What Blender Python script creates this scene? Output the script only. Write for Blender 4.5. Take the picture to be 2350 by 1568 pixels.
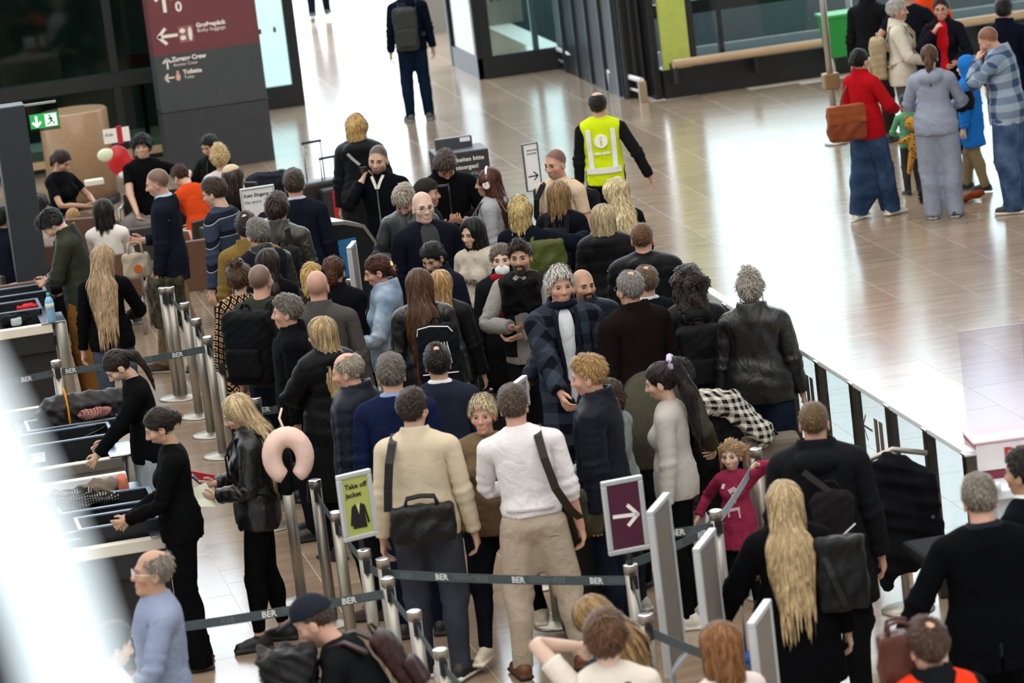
import bpy, bmesh, math, random
import numpy as np
from mathutils import Vector, Matrix

for o in list(bpy.data.objects):
    bpy.data.objects.remove(o, do_unlink=True)
SC = bpy.context.scene
COL = SC.collection
rnd = random.Random(7)

# ------------------------------------------------------------------ camera
# world axes = the hall's own axes (X along the tile rows, Y along the tile columns)
IW, IH, FPX = 2350.0, 1568.0, 8812.0
PITCH, ROLL, YAW, CAMZ = 0.19673, 0.11795, 0.18252, 6.632
def _cam_axes():
    f = np.array([math.sin(YAW)*math.cos(PITCH), math.cos(YAW)*math.cos(PITCH), -math.sin(PITCH)])
    r0 = np.array([math.cos(YAW), -math.sin(YAW), 0.0])
    u0 = np.cross(r0, f)
    r = r0*math.cos(ROLL) - u0*math.sin(ROLL)
    u = r0*math.sin(ROLL) + u0*math.cos(ROLL)
    return r, u, f
CR, CU, CF = _cam_axes()
CAM = np.array([0.0, 0.0, CAMZ])
def ray(px, py):
    return CR*(px-IW/2) + CU*(IH/2-py) + CF*FPX
def gp(px, py, z=0.0):
    """point of height z seen at a photo pixel"""
    d = ray(px, py); t = (z-CAMZ)/d[2]
    return CAM + d*t
def on_y(px, py, Y):
    """point seen at a photo pixel on the vertical plane y = Y"""
    d = ray(px, py); return CAM + d*(Y/d[1])
def on_x(px, py, X):
    d = ray(px, py); return CAM + d*(X/d[0])
def proj(P):
    q = np.asarray(P)-CAM; d = q@CF
    return np.array([IW/2+FPX*(q@CR)/d, IH/2-FPX*(q@CU)/d])

cam_d = bpy.data.cameras.new('camera'); cam_o = bpy.data.objects.new('camera', cam_d)
COL.objects.link(cam_o)
cam_d.sensor_width = 36.0; cam_d.lens = FPX/IW*36.0
cam_d.clip_start = 0.1; cam_d.clip_end = 500
mw = Matrix.Identity(4)
for i in range(3):
    mw[i][0] = CR[i]; mw[i][1] = CU[i]; mw[i][2] = -CF[i]; mw[i][3] = CAM[i]
cam_o.matrix_world = mw
cam_d.dof.use_dof = True; cam_d.dof.focus_distance = 28.5; cam_d.dof.aperture_fstop = 3.2
SC.camera = cam_o

# ------------------------------------------------------------------ light
W = bpy.data.worlds.new('hall_daylight'); SC.world = W; W.use_nodes = True
bgn = W.node_tree.nodes['Background']
bgn.inputs[0].default_value = (0.80, 0.905, 1.0, 1); bgn.inputs[1].default_value = 4.6
SC.view_settings.view_transform = 'Standard'; SC.view_settings.look = 'None'
SC.view_settings.gamma = 1.0; SC.view_settings.exposure = 0.0
SC.view_settings.use_curve_mapping = False
def area_light(name, loc, target, size, sizey, power, color):
    l = bpy.data.lights.new(name, 'AREA'); l.shape = 'RECTANGLE'; l.size = size; l.size_y = sizey
    l.energy = power; l.color = color
    o = bpy.data.objects.new(name, l); COL.objects.link(o); o.location = loc
    o.rotation_euler = (Vector(target)-Vector(loc)).to_track_quat('-Z', 'Y').to_euler()
    return o
area_light('ceiling_light_field', (3.5, 24, 10.9), (3.5, 24, 0), 17, 40, 3900, (1.0, 0.945, 0.88))

# ------------------------------------------------------------------ object helpers
def link(o, parent=None):
    COL.objects.link(o)
    if parent is not None: o.parent = parent
    return o
def tag(o, label=None, cat=None, group=None, kind=None):
    if label: o['label'] = label
    if cat: o['category'] = cat
    if group: o['group'] = group
    if kind: o['kind'] = kind
    return o
def empty(name, loc, rz=0.0, label=None, cat=None, group=None):
    o = bpy.data.objects.new(name, None); link(o)
    o.location = tuple(float(c) for c in loc); o.rotation_euler = (0, 0, rz); o.empty_display_size = 0.1
    return tag(o, label, cat, group)
class MB:
    """collects shapes, then links them as ONE mesh object"""
    def __init__(s): s.v = []; s.f = []; s.smooth = []
    def add(s, vs, fs, sm=False):
        n = len(s.v); s.v += [tuple(float(c) for c in v) for v in vs]
        s.f += [tuple(i+n for i in f) for f in fs]; s.smooth += [sm]*len(fs); return s
    def box(s, x0, x1, y0, y1, z0, z1):
        vs = [(x, y, z) for z in (z0, z1) for y in (y0, y1) for x in (x0, x1)]
        return s.add(vs, [(0, 2, 3, 1), (4, 5, 7, 6), (0, 1, 5, 4), (2, 6, 7, 3), (0, 4, 6, 2), (1, 3, 7, 5)])
    def bbox(s, x0, x1, y0, y1, z0, z1, b=0.01):
        """box with bevelled edges (chamfered)"""
        bm = bmesh.new(); bmesh.ops.create_cube(bm, size=1)
        for v in bm.verts:
            v.co = Vector(((x0+x1)/2+v.co.x*(x1-x0), (y0+y1)/2+v.co.y*(y1-y0), (z0+z1)/2+v.co.z*(z1-z0)))
        bmesh.ops.bevel(bm, geom=list(bm.edges), offset=b, segments=2, affect='EDGES', profile=0.5)
        bm.verts.index_update()
        s.add([v.co for v in bm.verts], [[v.index for v in f.verts] for f in bm.faces], False); bm.free(); return s
    def prism(s, pts, axis, a0, a1):
        """polygon pts (2D) pushed along an axis: 'x': (y,z) pts, 'y': (x,z), 'z': (x,y)"""
        def mk(p, a): return {'x': (a, p[0], p[1]), 'y': (p[0], a, p[1]), 'z': (p[0], p[1], a)}[axis]
        n = len(pts); vs = [mk(p, a0) for p in pts]+[mk(p, a1) for p in pts]
        fs = [tuple(range(n))[::-1], tuple(range(n, 2*n))]+[(i, (i+1) % n, n+(i+1) % n, n+i) for i in range(n)]
        return s.add(vs, fs)
    def tube(s, pts, r, n=8, caps=True, flat=1.0, up=(0, 0, 1)):
        pts = [Vector([float(c) for c in p]) for p in pts]; m = len(pts)
        rs = r if isinstance(r, (list, tuple)) else [r]*m
        vs = []; upv = Vector(up)
        for i, p in enumerate(pts):
            t = (pts[min(i+1, m-1)]-pts[max(i-1, 0)]).normalized()
            a = t.cross(upv)
            if a.length < 1e-3: a = t.cross(Vector((1, 0, 0)))
            a.normalize(); b = t.cross(a).normalized()
            for k in range(n):
                th = 2*math.pi*k/n
                vs.append(p+a*(math.cos(th)*rs[i])+b*(math.sin(th)*rs[i]*flat))
        fs = [(i*n+k, i*n+(k+1) % n, (i+1)*n+(k+1) % n, (i+1)*n+k) for i in range(m-1) for k in range(n)]
        s.add(vs, fs, True)
        if caps:
            b0 = len(s.v)-len(vs)
            s.f += [tuple(b0+k for k in range(n))[::-1], tuple(b0+(m-1)*n+k for k in range(n))]; s.smooth += [False, False]
        return s
    def lathe(s, prof, n=16, c=(0, 0, 0), ax=1.0, ay=1.0):
        vs = []
        for r, z in prof:
            for k in range(n):
                th = 2*math.pi*k/n; vs.append((c[0]+r*ax*math.cos(th), c[1]+r*ay*math.sin(th), c[2]+z))
        m = len(prof)
        fs = [(i*n+k, i*n+(k+1) % n, (i+1)*n+(k+1) % n, (i+1)*n+k) for i in range(m-1) for k in range(n)]
        s.add(vs, fs, True); b0 = len(s.v)-len(vs)
        s.f += [tuple(b0+k for k in range(n))[::-1], tuple(b0+(m-1)*n+k for k in range(n))]; s.smooth += [False, False]
        return s
    def strip(s, pts, w, th=0.002, up=(0, 0, 1)):
        """flat band along pts, width w in the up direction, thickness th"""
        pts = [Vector([float(c) for c in p]) for p in pts]; upv = Vector(up); vs = []
        m = len(pts)
        for i, p in enumerate(pts):
            t = (pts[min(i+1, m-1)]-pts[max(i-1, 0)]).normalized(); nn = t.cross(upv).normalized(); wv = nn.cross(t).normalized()
            for a, b in ((-1, -1), (1, -1), (1, 1), (-1, 1)):
                vs.append(p+nn*(a*th/2)+wv*(b*w/2))
        fs = [(i*4+k, i*4+(k+1) % 4, (i+1)*4+(k+1) % 4, (i+1)*4+k) for i in range(m-1) for k in range(4)]
        fs += [(3, 2, 1, 0), tuple((m-1)*4+k for k in range(4))]
        return s.add(vs, fs)
    def xf(s, M):
        s.v = [tuple(M @ Vector(v)) for v in s.v]; return s
    def mesh(s, name):
        me = bpy.data.meshes.new(name); me.from_pydata(s.v, [], s.f)
        me.polygons.foreach_set('use_smooth', s.smooth); me.update(); return me
    def build(s, name, mat, parent=None, loc=None, rz=None):
        me = s.mesh(name); me.materials.append(mat)
        bm = bmesh.new(); bm.from_mesh(me); bmesh.ops.recalc_face_normals(bm, faces=list(bm.faces)); bm.to_mesh(me); bm.free()
        o = bpy.data.objects.new(name, me); link(o, parent)
        if loc is not None: o.location = tuple(float(c) for c in loc)
        if rz is not None: o.rotation_euler = (0, 0, rz)
        return o

# ------------------------------------------------------------------ materials
MATS = {}
def srgb(c):
    if isinstance(c, str):
        c = [int(c[i:i+2], 16)/255 for i in (0, 2, 4)]
    return tuple((x/12.92 if x <= 0.04045 else ((x+0.055)/1.055)**2.4) for x in c)
def mat(color, rough=0.7, kind='plain', metal=0.0, scale=1.0, c2=None, alpha=None, spec=0.5):
    if spec == 0.5 and kind in ('bagcloth', 'camo', 'plaid', 'dots', 'checks', 'lattice', 'spots', 'cloth'): spec = .1
    if spec == 0.5 and kind == 'bagleather': spec = .2
    key = (color, rough, kind, metal, scale, c2, alpha, spec)
    if key in MATS: return MATS[key]
    m = bpy.data.materials.new(kind+'_'+str(color)); MATS[key] = m; m.use_nodes = True
    nt = m.node_tree; N = nt.nodes; L = nt.links; b = N['Principled BSDF']
    col = srgb(color)+(1,); b.inputs['Base Color'].default_value = col
    b.inputs['Roughness'].default_value = rough; b.inputs['Metallic'].default_value = metal
    b.inputs['Specular IOR Level'].default_value = spec
    def node(t, **k):
        n = N.new(t)
        for a, v in k.items(): setattr(n, a, v)
        return n
    def noise(sc, det=2, vec=None, dims='3D'):
        n = node('ShaderNodeTexNoise'); n.inputs['Scale'].default_value = sc; n.inputs['Detail'].default_value = det
        if vec is not None: L.new(vec, n.inputs['Vector'])
        return n
    def bump(h, st, dist=0.01):
        n = node('ShaderNodeBump'); n.inputs['Strength'].default_value = st; n.inputs['Distance'].default_value = dist
        L.new(h, n.inputs['Height']); L.new(n.outputs[0], b.inputs['Normal'])
    def mixc(fac, a, bb):
        n = node('ShaderNodeMix', data_type='RGBA')
        if isinstance(fac, float): n.inputs[0].default_value = fac
        else: L.new(fac, n.inputs[0])
        for i, v in ((6, a), (7, bb)):
            if isinstance(v, tuple): n.inputs[i].default_value = v
            else: L.new(v, n.inputs[i])
        return n.outputs[2]
    def ramp(src, pts):
        n = node('ShaderNodeValToRGB'); L.new(src, n.inputs[0]); e = n.color_ramp.elements
        while len(e) < len(pts): e.new(0.5)
        for i, (p, c) in enumerate(pts): e[i].position = p; e[i].color = c
        return n.outputs[0]
    def math_(op, a, bb=None):
        n = node('ShaderNodeMath', operation=op)
        for i, v in ((0, a), (1, bb)):
            if v is None: continue
            if isinstance(v, (int, float)): n.inputs[i].default_value = v
            else: L.new(v, n.inputs[i])
        return n.outputs[0]
    def rest():
        n = node('ShaderNodeAttribute'); n.attribute_name = 'rest'; return n.outputs['Vector']
    def mapped(v, s):
        n = node('ShaderNodeMapping'); n.inputs['Scale'].default_value = s; L.new(v, n.inputs['Vector']); return n.outputs[0]
    def sep(v):
        n = node('ShaderNodeSeparateXYZ'); L.new(v, n.inputs[0]); return n.outputs
    def dark(f): return tuple(x*f for x in col[:3])+(1,)
    if kind == 'skin':
        a = node('ShaderNodeAttribute'); a.attribute_name = 'tint'
        L.new(a.outputs['Color'], b.inputs['Base Color'])
        b.inputs['Subsurface Weight'].default_value = 0.08; b.inputs['Subsurface Radius'].default_value = (0.01, 0.004, 0.002)
    elif kind in ('cloth', 'knit', 'wool'):
        v = rest(); n1 = noise(6, 3, v); n2 = noise({'cloth': 420, 'knit': 160, 'wool': 110}[kind], 2, v)
        c = mixc(n1.outputs[0], dark(0.86), dark(1.12)); L.new(c, b.inputs['Base Color'])
        if kind == 'wool' and max(col[:3]) > .03:
            c = mixc(n2.outputs[0], dark(0.6), dark(1.4)); L.new(c, b.inputs['Base Color'])
        n3 = noise(11, 2, v); n3.inputs['Distortion'].default_value = 1.2
        bump(math_('ADD', math_('MULTIPLY', n3.outputs[0], {'cloth': 4.0, 'knit': 2.0, 'wool': 1.5}[kind]), math_('MULTIPLY', n2.outputs[0], {'cloth': .15, 'knit': .3, 'wool': .45}[kind])), .28, 0.012)
    elif kind == 'denim':
        v = rest(); n1 = noise(7, 4, v); n2 = noise(300, 2, mapped(v, (1, 1, .25)))
        c = mixc(ramp(n1.outputs[0], [(.35, (0, 0, 0, 1)), (.7, (1, 1, 1, 1))]), col, srgb(c2)+(1,) if c2 else dark(1.7))
        L.new(c, b.inputs['Base Color']); bump(n2.outputs[0], 0.4, 0.004)
    elif kind == 'leather':
        v = rest(); n1 = noise(9, 2, mapped(v, (1, 1, .4))); n1.inputs['Distortion'].default_value = 1.0; n2 = noise(130, 3, v)
        bump(math_('ADD', math_('MULTIPLY', n1.outputs[0], 5.0), math_('MULTIPLY', n2.outputs[0], .3)), 0.5, 0.012)
        c = mixc(n1.outputs[0], dark(0.75), dark(1.25)); L.new(c, b.inputs['Base Color'])
    elif kind == 'nylon':
        v = rest(); n1 = noise(45, 3, v); bump(n1.outputs[0], 0.35, 0.012)
    elif kind == 'hair':
        a = node('ShaderNodeAttribute'); a.attribute_name = 'strand'
        n1 = noise(1.0, 3, mapped(a.outputs['Vector'], (26*scale, 3, 1))); n2 = noise(1.0, 2, mapped(a.outputs['Vector'], (90*scale, 5, 1)))
        f = math_('ADD', math_('MULTIPLY', n1.outputs[0], 0.6), math_('MULTIPLY', n2.outputs[0], 0.5))
        cc2 = srgb(c2)+(1,) if c2 else dark(1.55)
        c = mixc(ramp(f, [(.35, (0, 0, 0, 1)), (.72, (1, 1, 1, 1))]), dark(0.62), cc2); L.new(c, b.inputs['Base Color'])
        bump(f, 0.9, 0.012)
    elif kind == 'plaid':
        x, y, z = sep(rest())
        def band(s, k, t):
            return math_('GREATER_THAN', math_('FRACT', math_('ADD', math_('MULTIPLY', s, k), 10.25)), t)
        h = math_('ADD', x, math_('MULTIPLY', y, 0.5))
        f = math_('MULTIPLY', math_('ADD', band(h, scale, .5), band(z, scale, .5)), 0.5)
        n2 = noise(150, 2, rest())
        c = mixc(f, col, srgb(c2)+(1,)); c = mixc(math_('MULTIPLY', n2.outputs[0], 0.35), c, (0.01, 0.01, 0.015, 1))
        L.new(c, b.inputs['Base Color']); bump(n2.outputs[0], .6, .004)
    elif kind == 'stripes':
        x, y, z = sep(rest()); fr = math_('FRACT', math_('ADD', math_('MULTIPLY', z, scale), 10.0))
        c = ramp(fr, [(0, col), (.30, col), (.31, srgb('c8ccd0')+(1,)), (.345, srgb('12151f')+(1,)), (.62, srgb('12151f')+(1,)), (.63, col)])
        fr_n = c.node.color_ramp; fr_n.interpolation = 'CONSTANT'
        n2 = noise(160, 2, rest()); c = mixc(math_('MULTIPLY', n2.outputs[0], .4), c, dark(.6))
        L.new(c, b.inputs['Base Color']); bump(n2.outputs[0], .5, .004)
    elif kind == 'lattice':
        x, y, z = sep(rest())
        u = math_('MULTIPLY', math_('ADD', math_('ADD', x, math_('MULTIPLY', y, .6)), math_('MULTIPLY', z, .7)), scale)
        w = math_('MULTIPLY', math_('SUBTRACT', math_('ADD', x, math_('MULTIPLY', y, .6)), math_('MULTIPLY', z, .7)), scale)
        fu = math_('ABSOLUTE', math_('SUBTRACT', math_('FRACT', math_('ADD', u, 40.0)), .5)); fw = math_('ABSOLUTE', math_('SUBTRACT', math_('FRACT', math_('ADD', w, 40.0)), .5))
        edge = math_('GREATER_THAN', math_('MAXIMUM', fu, fw), .36)
        dot = math_('LESS_THAN', math_('ADD', math_('MULTIPLY', fu, fu), math_('MULTIPLY', fw, fw)), .022)
        L.new(mixc(math_('MAXIMUM', edge, dot), col, srgb(c2)+(1,)), b.inputs['Base Color'])
    elif kind == 'dots':
        vo = node('ShaderNodeTexVoronoi'); vo.inputs['Scale'].default_value = 42*scale; L.new(rest(), vo.inputs['Vector'])
        L.new(mixc(math_('LESS_THAN', vo.outputs['Distance'], .22), col, srgb(c2)+(1,)), b.inputs['Base Color'])
    elif kind == 'checks':
        x, y, z = sep(rest())
        g = lambda s: math_('LESS_THAN', math_('ABSOLUTE', math_('SUBTRACT', math_('FRACT', math_('ADD', math_('MULTIPLY', s, scale), 20.0)), .5)), .2)
        L.new(mixc(math_('MULTIPLY', g(x), g(z)), col, srgb(c2)+(1,)), b.inputs['Base Color'])
    elif kind == 'spots':
        vo = node('ShaderNodeTexVoronoi'); vo.inputs['Scale'].default_value = 34*scale
        tc = node('ShaderNodeTexCoord'); L.new(tc.outputs['Object'], vo.inputs['Vector'])
        L.new(mixc(math_('LESS_THAN', vo.outputs['Distance'], .3), col, srgb(c2)+(1,)), b.inputs['Base Color'])
    elif kind == 'brushed':
        tc = node('ShaderNodeTexCoord'); n1 = noise(1.0, 2, mapped(tc.outputs['Object'], (160, 160, 3)))
        L.new(mixc(n1.outputs[0], dark(.8), dark(1.15)), b.inputs['Base Color']); bump(n1.outputs[0], .08, .004)
    elif kind == 'grain':
        tc = node('ShaderNodeTexCoord'); n1 = noise(14*scale, 4, tc.outputs['Object']); n2 = noise(200*scale, 2, tc.outputs['Object'])
        L.new(mixc(n1.outputs[0], dark(.82), dark(1.15)), b.inputs['Base Color']); bump(n2.outputs[0], .15, .004)
    elif kind == 'bagleather':
        tc = node('ShaderNodeTexCoord'); n1 = noise(9, 4, tc.outputs['Object']); n2 = noise(120, 3, tc.outputs['Object'])
        L.new(mixc(n1.outputs[0], dark(.7), dark(1.3)), b.inputs['Base Color']); bump(math_('ADD', math_('MULTIPLY', n1.outputs[0], 4.), n2.outputs[0]), .4, .01)
    elif kind == 'bagcloth':
        tc = node('ShaderNodeTexCoord'); n1 = noise(10, 4, tc.outputs['Object']); n2 = noise(300, 2, tc.outputs['Object'])
        L.new(mixc(n1.outputs[0], dark(.75), dark(1.25)), b.inputs['Base Color']); bump(math_('ADD', math_('MULTIPLY', n1.outputs[0], 5.), n2.outputs[0]), .4, .01)
    elif kind == 'camo':
        tc = node('ShaderNodeTexCoord'); n1 = noise(18, 3, tc.outputs['Object'])
        L.new(ramp(n1.outputs[0], [(.4, col), (.55, srgb(c2)+(1,)), (.7, dark(.4))]), b.inputs['Base Color'])
    elif kind == 'wood':
        tc = node('ShaderNodeTexCoord'); n1 = noise(4, 5, mapped(tc.outputs['Object'], (1, 12, 12)))
        L.new(mixc(n1.outputs[0], dark(.7), dark(1.25)), b.inputs['Base Color'])
    elif kind == 'glass':
        # thin pane: mostly clear, tinted, mirror reflections at grazing angles
        N.remove(b); out = N['Material Output']
        tr = node('ShaderNodeBsdfTransparent'); tr.inputs[0].default_value = col
        gl = node('ShaderNodeBsdfGlossy'); gl.inputs['Roughness'].default_value = rough; gl.inputs[0].default_value = (1, 1, 1, 1)
        lw = node('ShaderNodeLayerWeight'); lw.inputs[0].default_value = .5
        fz = math_('ADD', math_('MULTIPLY', math_('POWER', lw.outputs['Facing'], 5.0), .85*scale), .03)
        mx = node('ShaderNodeMixShader'); L.new(fz, mx.inputs[0]); L.new(tr.outputs[0], mx.inputs[1]); L.new(gl.outputs[0], mx.inputs[2])
        L.new(mx.outputs[0], out.inputs[0])
    elif kind == 'emit':
        b.inputs['Emission Color'].default_value = col; b.inputs['Emission Strength'].default_value = scale
    return m
# ------------------------------------------------------------------ distance fields -> meshes
def _grid(lo, hi, vox):
    return [np.arange(lo[i], hi[i]+vox, vox, dtype=np.float32) for i in range(3)]
def _prim(p, X, Y, Z):
    t = p[0]
    if t in ('cap', 'cyl'):
        a, b, ra, rb = np.array(p[1], np.float32), np.array(p[2], np.float32), p[3], p[4]
        s = np.array(p[6] if len(p) > 6 and p[6] is not None else (1, 1, 1), np.float32)
        ax, bx = a/s, b/s; d = bx-ax; L2 = float(d@d)+1e-9
        px, py, pz = X/s[0]-ax[0], Y/s[1]-ax[1], Z/s[2]-ax[2]
        h = np.clip((px*d[0]+py*d[1]+pz*d[2])/L2, 0, 1)
        r = np.sqrt((px-d[0]*h)**2+(py-d[1]*h)**2+(pz-d[2]*h)**2)-(ra+(rb-ra)*h)
        r = r*float(s.min())
        if t == 'cyl':
            n = (b-a)/np.linalg.norm(b-a)
            r = np.maximum(r, (X-b[0])*n[0]+(Y-b[1])*n[1]+(Z-b[2])*n[2])
        return r
    if t == 'ell':
        c, rr = p[1], p[2]
        qx, qy, qz = X-c[0], Y-c[1], Z-c[2]
        if len(p) > 4 and p[4] is not None:
            R = p[4]; qx, qy, qz = (R[0][0]*qx+R[1][0]*qy+R[2][0]*qz, R[0][1]*qx+R[1][1]*qy+R[2][1]*qz, R[0][2]*qx+R[1][2]*qy+R[2][2]*qz)
        k0 = np.sqrt((qx/rr[0])**2+(qy/rr[1])**2+(qz/rr[2])**2)
        k1 = np.sqrt((qx/rr[0]**2)**2+(qy/rr[1]**2)**2+(qz/rr[2]**2)**2)+1e-9
        return k0*(k0-1)/k1
    if t == 'box':
        c, rr, rd = p[1], p[2], p[4] if len(p) > 4 else 0.01
        qx, qy, qz = np.abs(X-c[0])-rr[0]+rd, np.abs(Y-c[1])-rr[1]+rd, np.abs(Z-c[2])-rr[2]+rd
        o = np.sqrt(np.maximum(qx, 0)**2+np.maximum(qy, 0)**2+np.maximum(qz, 0)**2)
        return o+np.minimum(np.maximum(np.maximum(qx, qy), qz), 0)-rd
def _bbox(p):
    if p[0] in ('cap', 'cyl'):
        s = np.array(p[6] if len(p) > 6 and p[6] is not None else (1, 1, 1)); R = max(p[3], p[4])*s
        return np.minimum(p[1], p[2])-R, np.maximum(p[1], p[2])+R
    rr = np.array(p[2]); 
    if p[0] == 'ell' and len(p) > 4 and p[4] is not None: rr = np.array([rr.max()]*3)
    return np.array(p[1])-rr, np.array(p[1])+rr
def sdf_mesh(ops, vox):
    """ops: ('add'|'sub', prim, k) and ('clip', point, normal). -> verts, quads"""
    lo = np.array([9., 9, 9]); hi = -lo
    for o in ops:
        if o[0] == 'add':
            a, b = _bbox(o[1]); lo = np.minimum(lo, a); hi = np.maximum(hi, b)
    lo = lo-3*vox; hi = hi+3*vox
    gx, gy, gz = _grid(lo, hi, vox); F = np.full((len(gx), len(gy), len(gz)), 1.0, np.float32)
    for o in ops:
        if o[0] == 'clip':
            pt, n = o[1], np.array(o[2], float); n = n/np.linalg.norm(n)
            d = ((gx-pt[0])*n[0])[:, None, None]+((gy-pt[1])*n[1])[None, :, None]+((gz-pt[2])*n[2])[None, None, :]
            F = np.maximum(F, d.astype(np.float32)); continue
        k = o[2]; a, b = _bbox(o[1]); pad = k+2.5*vox
        i0 = [max(0, int((a[i]-pad-lo[i])/vox)) for i in range(3)]
        i1 = [min(F.shape[i], int((b[i]+pad-lo[i])/vox)+2) for i in range(3)]
        if any(i1[i] <= i0[i] for i in range(3)): continue
        sl = tuple(slice(i0[i], i1[i]) for i in range(3))
        d = _prim(o[1], gx[sl[0]][:, None, None], gy[sl[1]][None, :, None], gz[sl[2]][None, None, :]).astype(np.float32)
        A = F[sl]
        if o[0] == 'sub': d = -d; A, d = -A, -d
        h = np.maximum(k-np.abs(A-d), 0)/max(k, 1e-6)
        m = np.minimum(A, d)-h*h*k*0.25
        F[sl] = -m if o[0] == 'sub' else m
    return surface_nets(F, lo, vox)
def surface_nets(F, lo, vox):
    S = F < 0
    c = S[:-1, :-1, :-1].astype(np.int8)
    for dx, dy, dz in ((1,0,0),(0,1,0),(0,0,1),(1,1,0),(1,0,1),(0,1,1),(1,1,1)):
        nx, ny, nz = F.shape
        c = c+S[dx:nx-1+dx, dy:ny-1+dy, dz:nz-1+dz]
    act = (c > 0) & (c < 8); idx = np.argwhere(act); n = len(idx)
    vid = np.full(act.shape, -1, np.int64); vid[act] = np.arange(n)
    acc = np.zeros((n, 3)); cnt = np.zeros(n)
    corners = [(i, j, k) for i in (0, 1) for j in (0, 1) for k in (0, 1)]
    for a in corners:
        for ax in range(3):
            if a[ax]: continue
            b = list(a); b[ax] = 1
            fa = F[idx[:, 0]+a[0], idx[:, 1]+a[1], idx[:, 2]+a[2]]; fb = F[idx[:, 0]+b[0], idx[:, 1]+b[1], idx[:, 2]+b[2]]
            m = (fa < 0) != (fb < 0); t = fa[m]/(fa[m]-fb[m])
            p = np.array(a, float)[None, :].repeat(m.sum(), 0); p[:, ax] = t
            acc[m] += p; cnt[m] += 1
    V = lo+(idx+acc/cnt[:, None])*vox
    Q = []
    for ax in range(3):
        u, w = (ax+1) % 3, (ax+2) % 3
        s0 = [slice(None)]*3; s1 = [slice(None)]*3; s0[ax] = slice(0, -1); s1[ax] = slice(1, None)
        A, B = S[tuple(s0)], S[tuple(s1)]; e = np.argwhere(A != B)
        e = e[(e[:, u] > 0) & (e[:, w] > 0) & (e[:, u] < F.shape[u]-1) & (e[:, w] < F.shape[w]-1)]
        fl = A[e[:, 0], e[:, 1], e[:, 2]]
        q = []
        for du, dw in ((-1, -1), (0, -1), (0, 0), (-1, 0)):
            t = e.copy(); t[:, u] += du; t[:, w] += dw; q.append(vid[t[:, 0], t[:, 1], t[:, 2]])
        q = np.stack(q, 1); q[~fl] = q[~fl][:, ::-1]; Q.append(q)
    return V, np.concatenate(Q)
def raw_mesh(name, V, Q):
    me = bpy.data.meshes.new(name)
    me.vertices.add(len(V)); me.vertices.foreach_set('co', np.ascontiguousarray(V, np.float32).ravel())
    k = Q.shape[1]; me.loops.add(Q.size); me.loops.foreach_set('vertex_index', np.ascontiguousarray(Q, np.int32).ravel())
    me.polygons.add(len(Q)); me.polygons.foreach_set('loop_start', np.arange(0, Q.size, k, dtype=np.int32))
    try: me.polygons.foreach_set('loop_total', np.full(len(Q), k, np.int32))
    except Exception: pass
    me.polygons.foreach_set('use_smooth', np.ones(len(Q), bool))
    me.update(calc_edges=True); me.validate(); return me
def decimated(V, Q, ratio, keep=None):
    """collapse-decimate; keep = per vertex weight of being simplified (0 = leave)"""
    me = raw_mesh('tmp', V, Q); o = bpy.data.objects.new('tmp', me); COL.objects.link(o)
    m = o.modifiers.new('d', 'DECIMATE'); m.ratio = ratio
    if keep is not None:
        vg = o.vertex_groups.new(name='w')
        vg.add([int(i) for i in np.nonzero(keep > 0.5)[0]], 1.0, 'REPLACE'); m.vertex_group = 'w'
    dg = bpy.context.evaluated_depsgraph_get(); e = o.evaluated_get(dg)
    r = bpy.data.meshes.new_from_object(e)
    bpy.data.objects.remove(o, do_unlink=True); bpy.data.meshes.remove(me)
    r.polygons.foreach_set('use_smooth', np.ones(len(r.polygons), bool))
    for g in list(r.attributes):
        if g.name not in ('position', 'sharp_face', 'material_index') and not g.is_required and not g.is_internal:
            try: r.attributes.remove(g)
            except Exception: pass
    return r
def get_co(me):
    a = np.empty(len(me.vertices)*3, np.float32); me.vertices.foreach_get('co', a); return a.reshape(-1, 3).astype(float)
def get_no(me):
    a = np.empty(len(me.vertices)*3, np.float32); me.vertices.foreach_get('normal', a); return a.reshape(-1, 3).astype(float)
def set_vec(me, name, A):
    at = me.attributes.get(name) or me.attributes.new(name, 'FLOAT_VECTOR', 'POINT'); at.data.foreach_set('vector', np.ascontiguousarray(A, np.float32).ravel())

# ------------------------------------------------------------------ skeleton (1.75 m, arms lowered 50 degrees, facing +Y)
AD = np.array([math.cos(math.radians(52)), 0, -math.sin(math.radians(52))])
def skeleton(sex):
    sx = 0.182 if sex == 'm' else 0.160
    J = dict(pelvis=(0, 0, .95), spine=(0, 0, 1.06), chest=(0, 0, 1.20), neck=(0, -.015, 1.475), head=(0, 0, 1.545))
    for s, n in ((1, 'R'), (-1, 'L')):
        m = np.array([s, 1, 1.])
        sh = np.array([sx, -.01, 1.405]); el = sh+AD*.285; wr = el+AD*.255
        J['ua'+n] = sh*m; J['fa'+n] = el*m; J['ha'+n] = wr*m; J['fi'+n] = (wr+AD*.09)*m; J['ft'+n] = (wr+AD*.135)*m
        J['th'+n] = np.array([.092, 0, .915])*m; J['sh'+n] = np.array([.095, .005, .49])*m; J['fo'+n] = np.array([.098, -.015, .08])*m
    return {k: np.array(v, float) for k, v in J.items()}
BONES = ['pelvis', 'spine', 'chest', 'neck', 'head'] + [b+n for n in 'RL' for b in ('ua', 'fa', 'ha', 'fi', 'ft', 'th', 'sh', 'fo')]
BI = {b: i for i, b in enumerate(BONES)}
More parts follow.
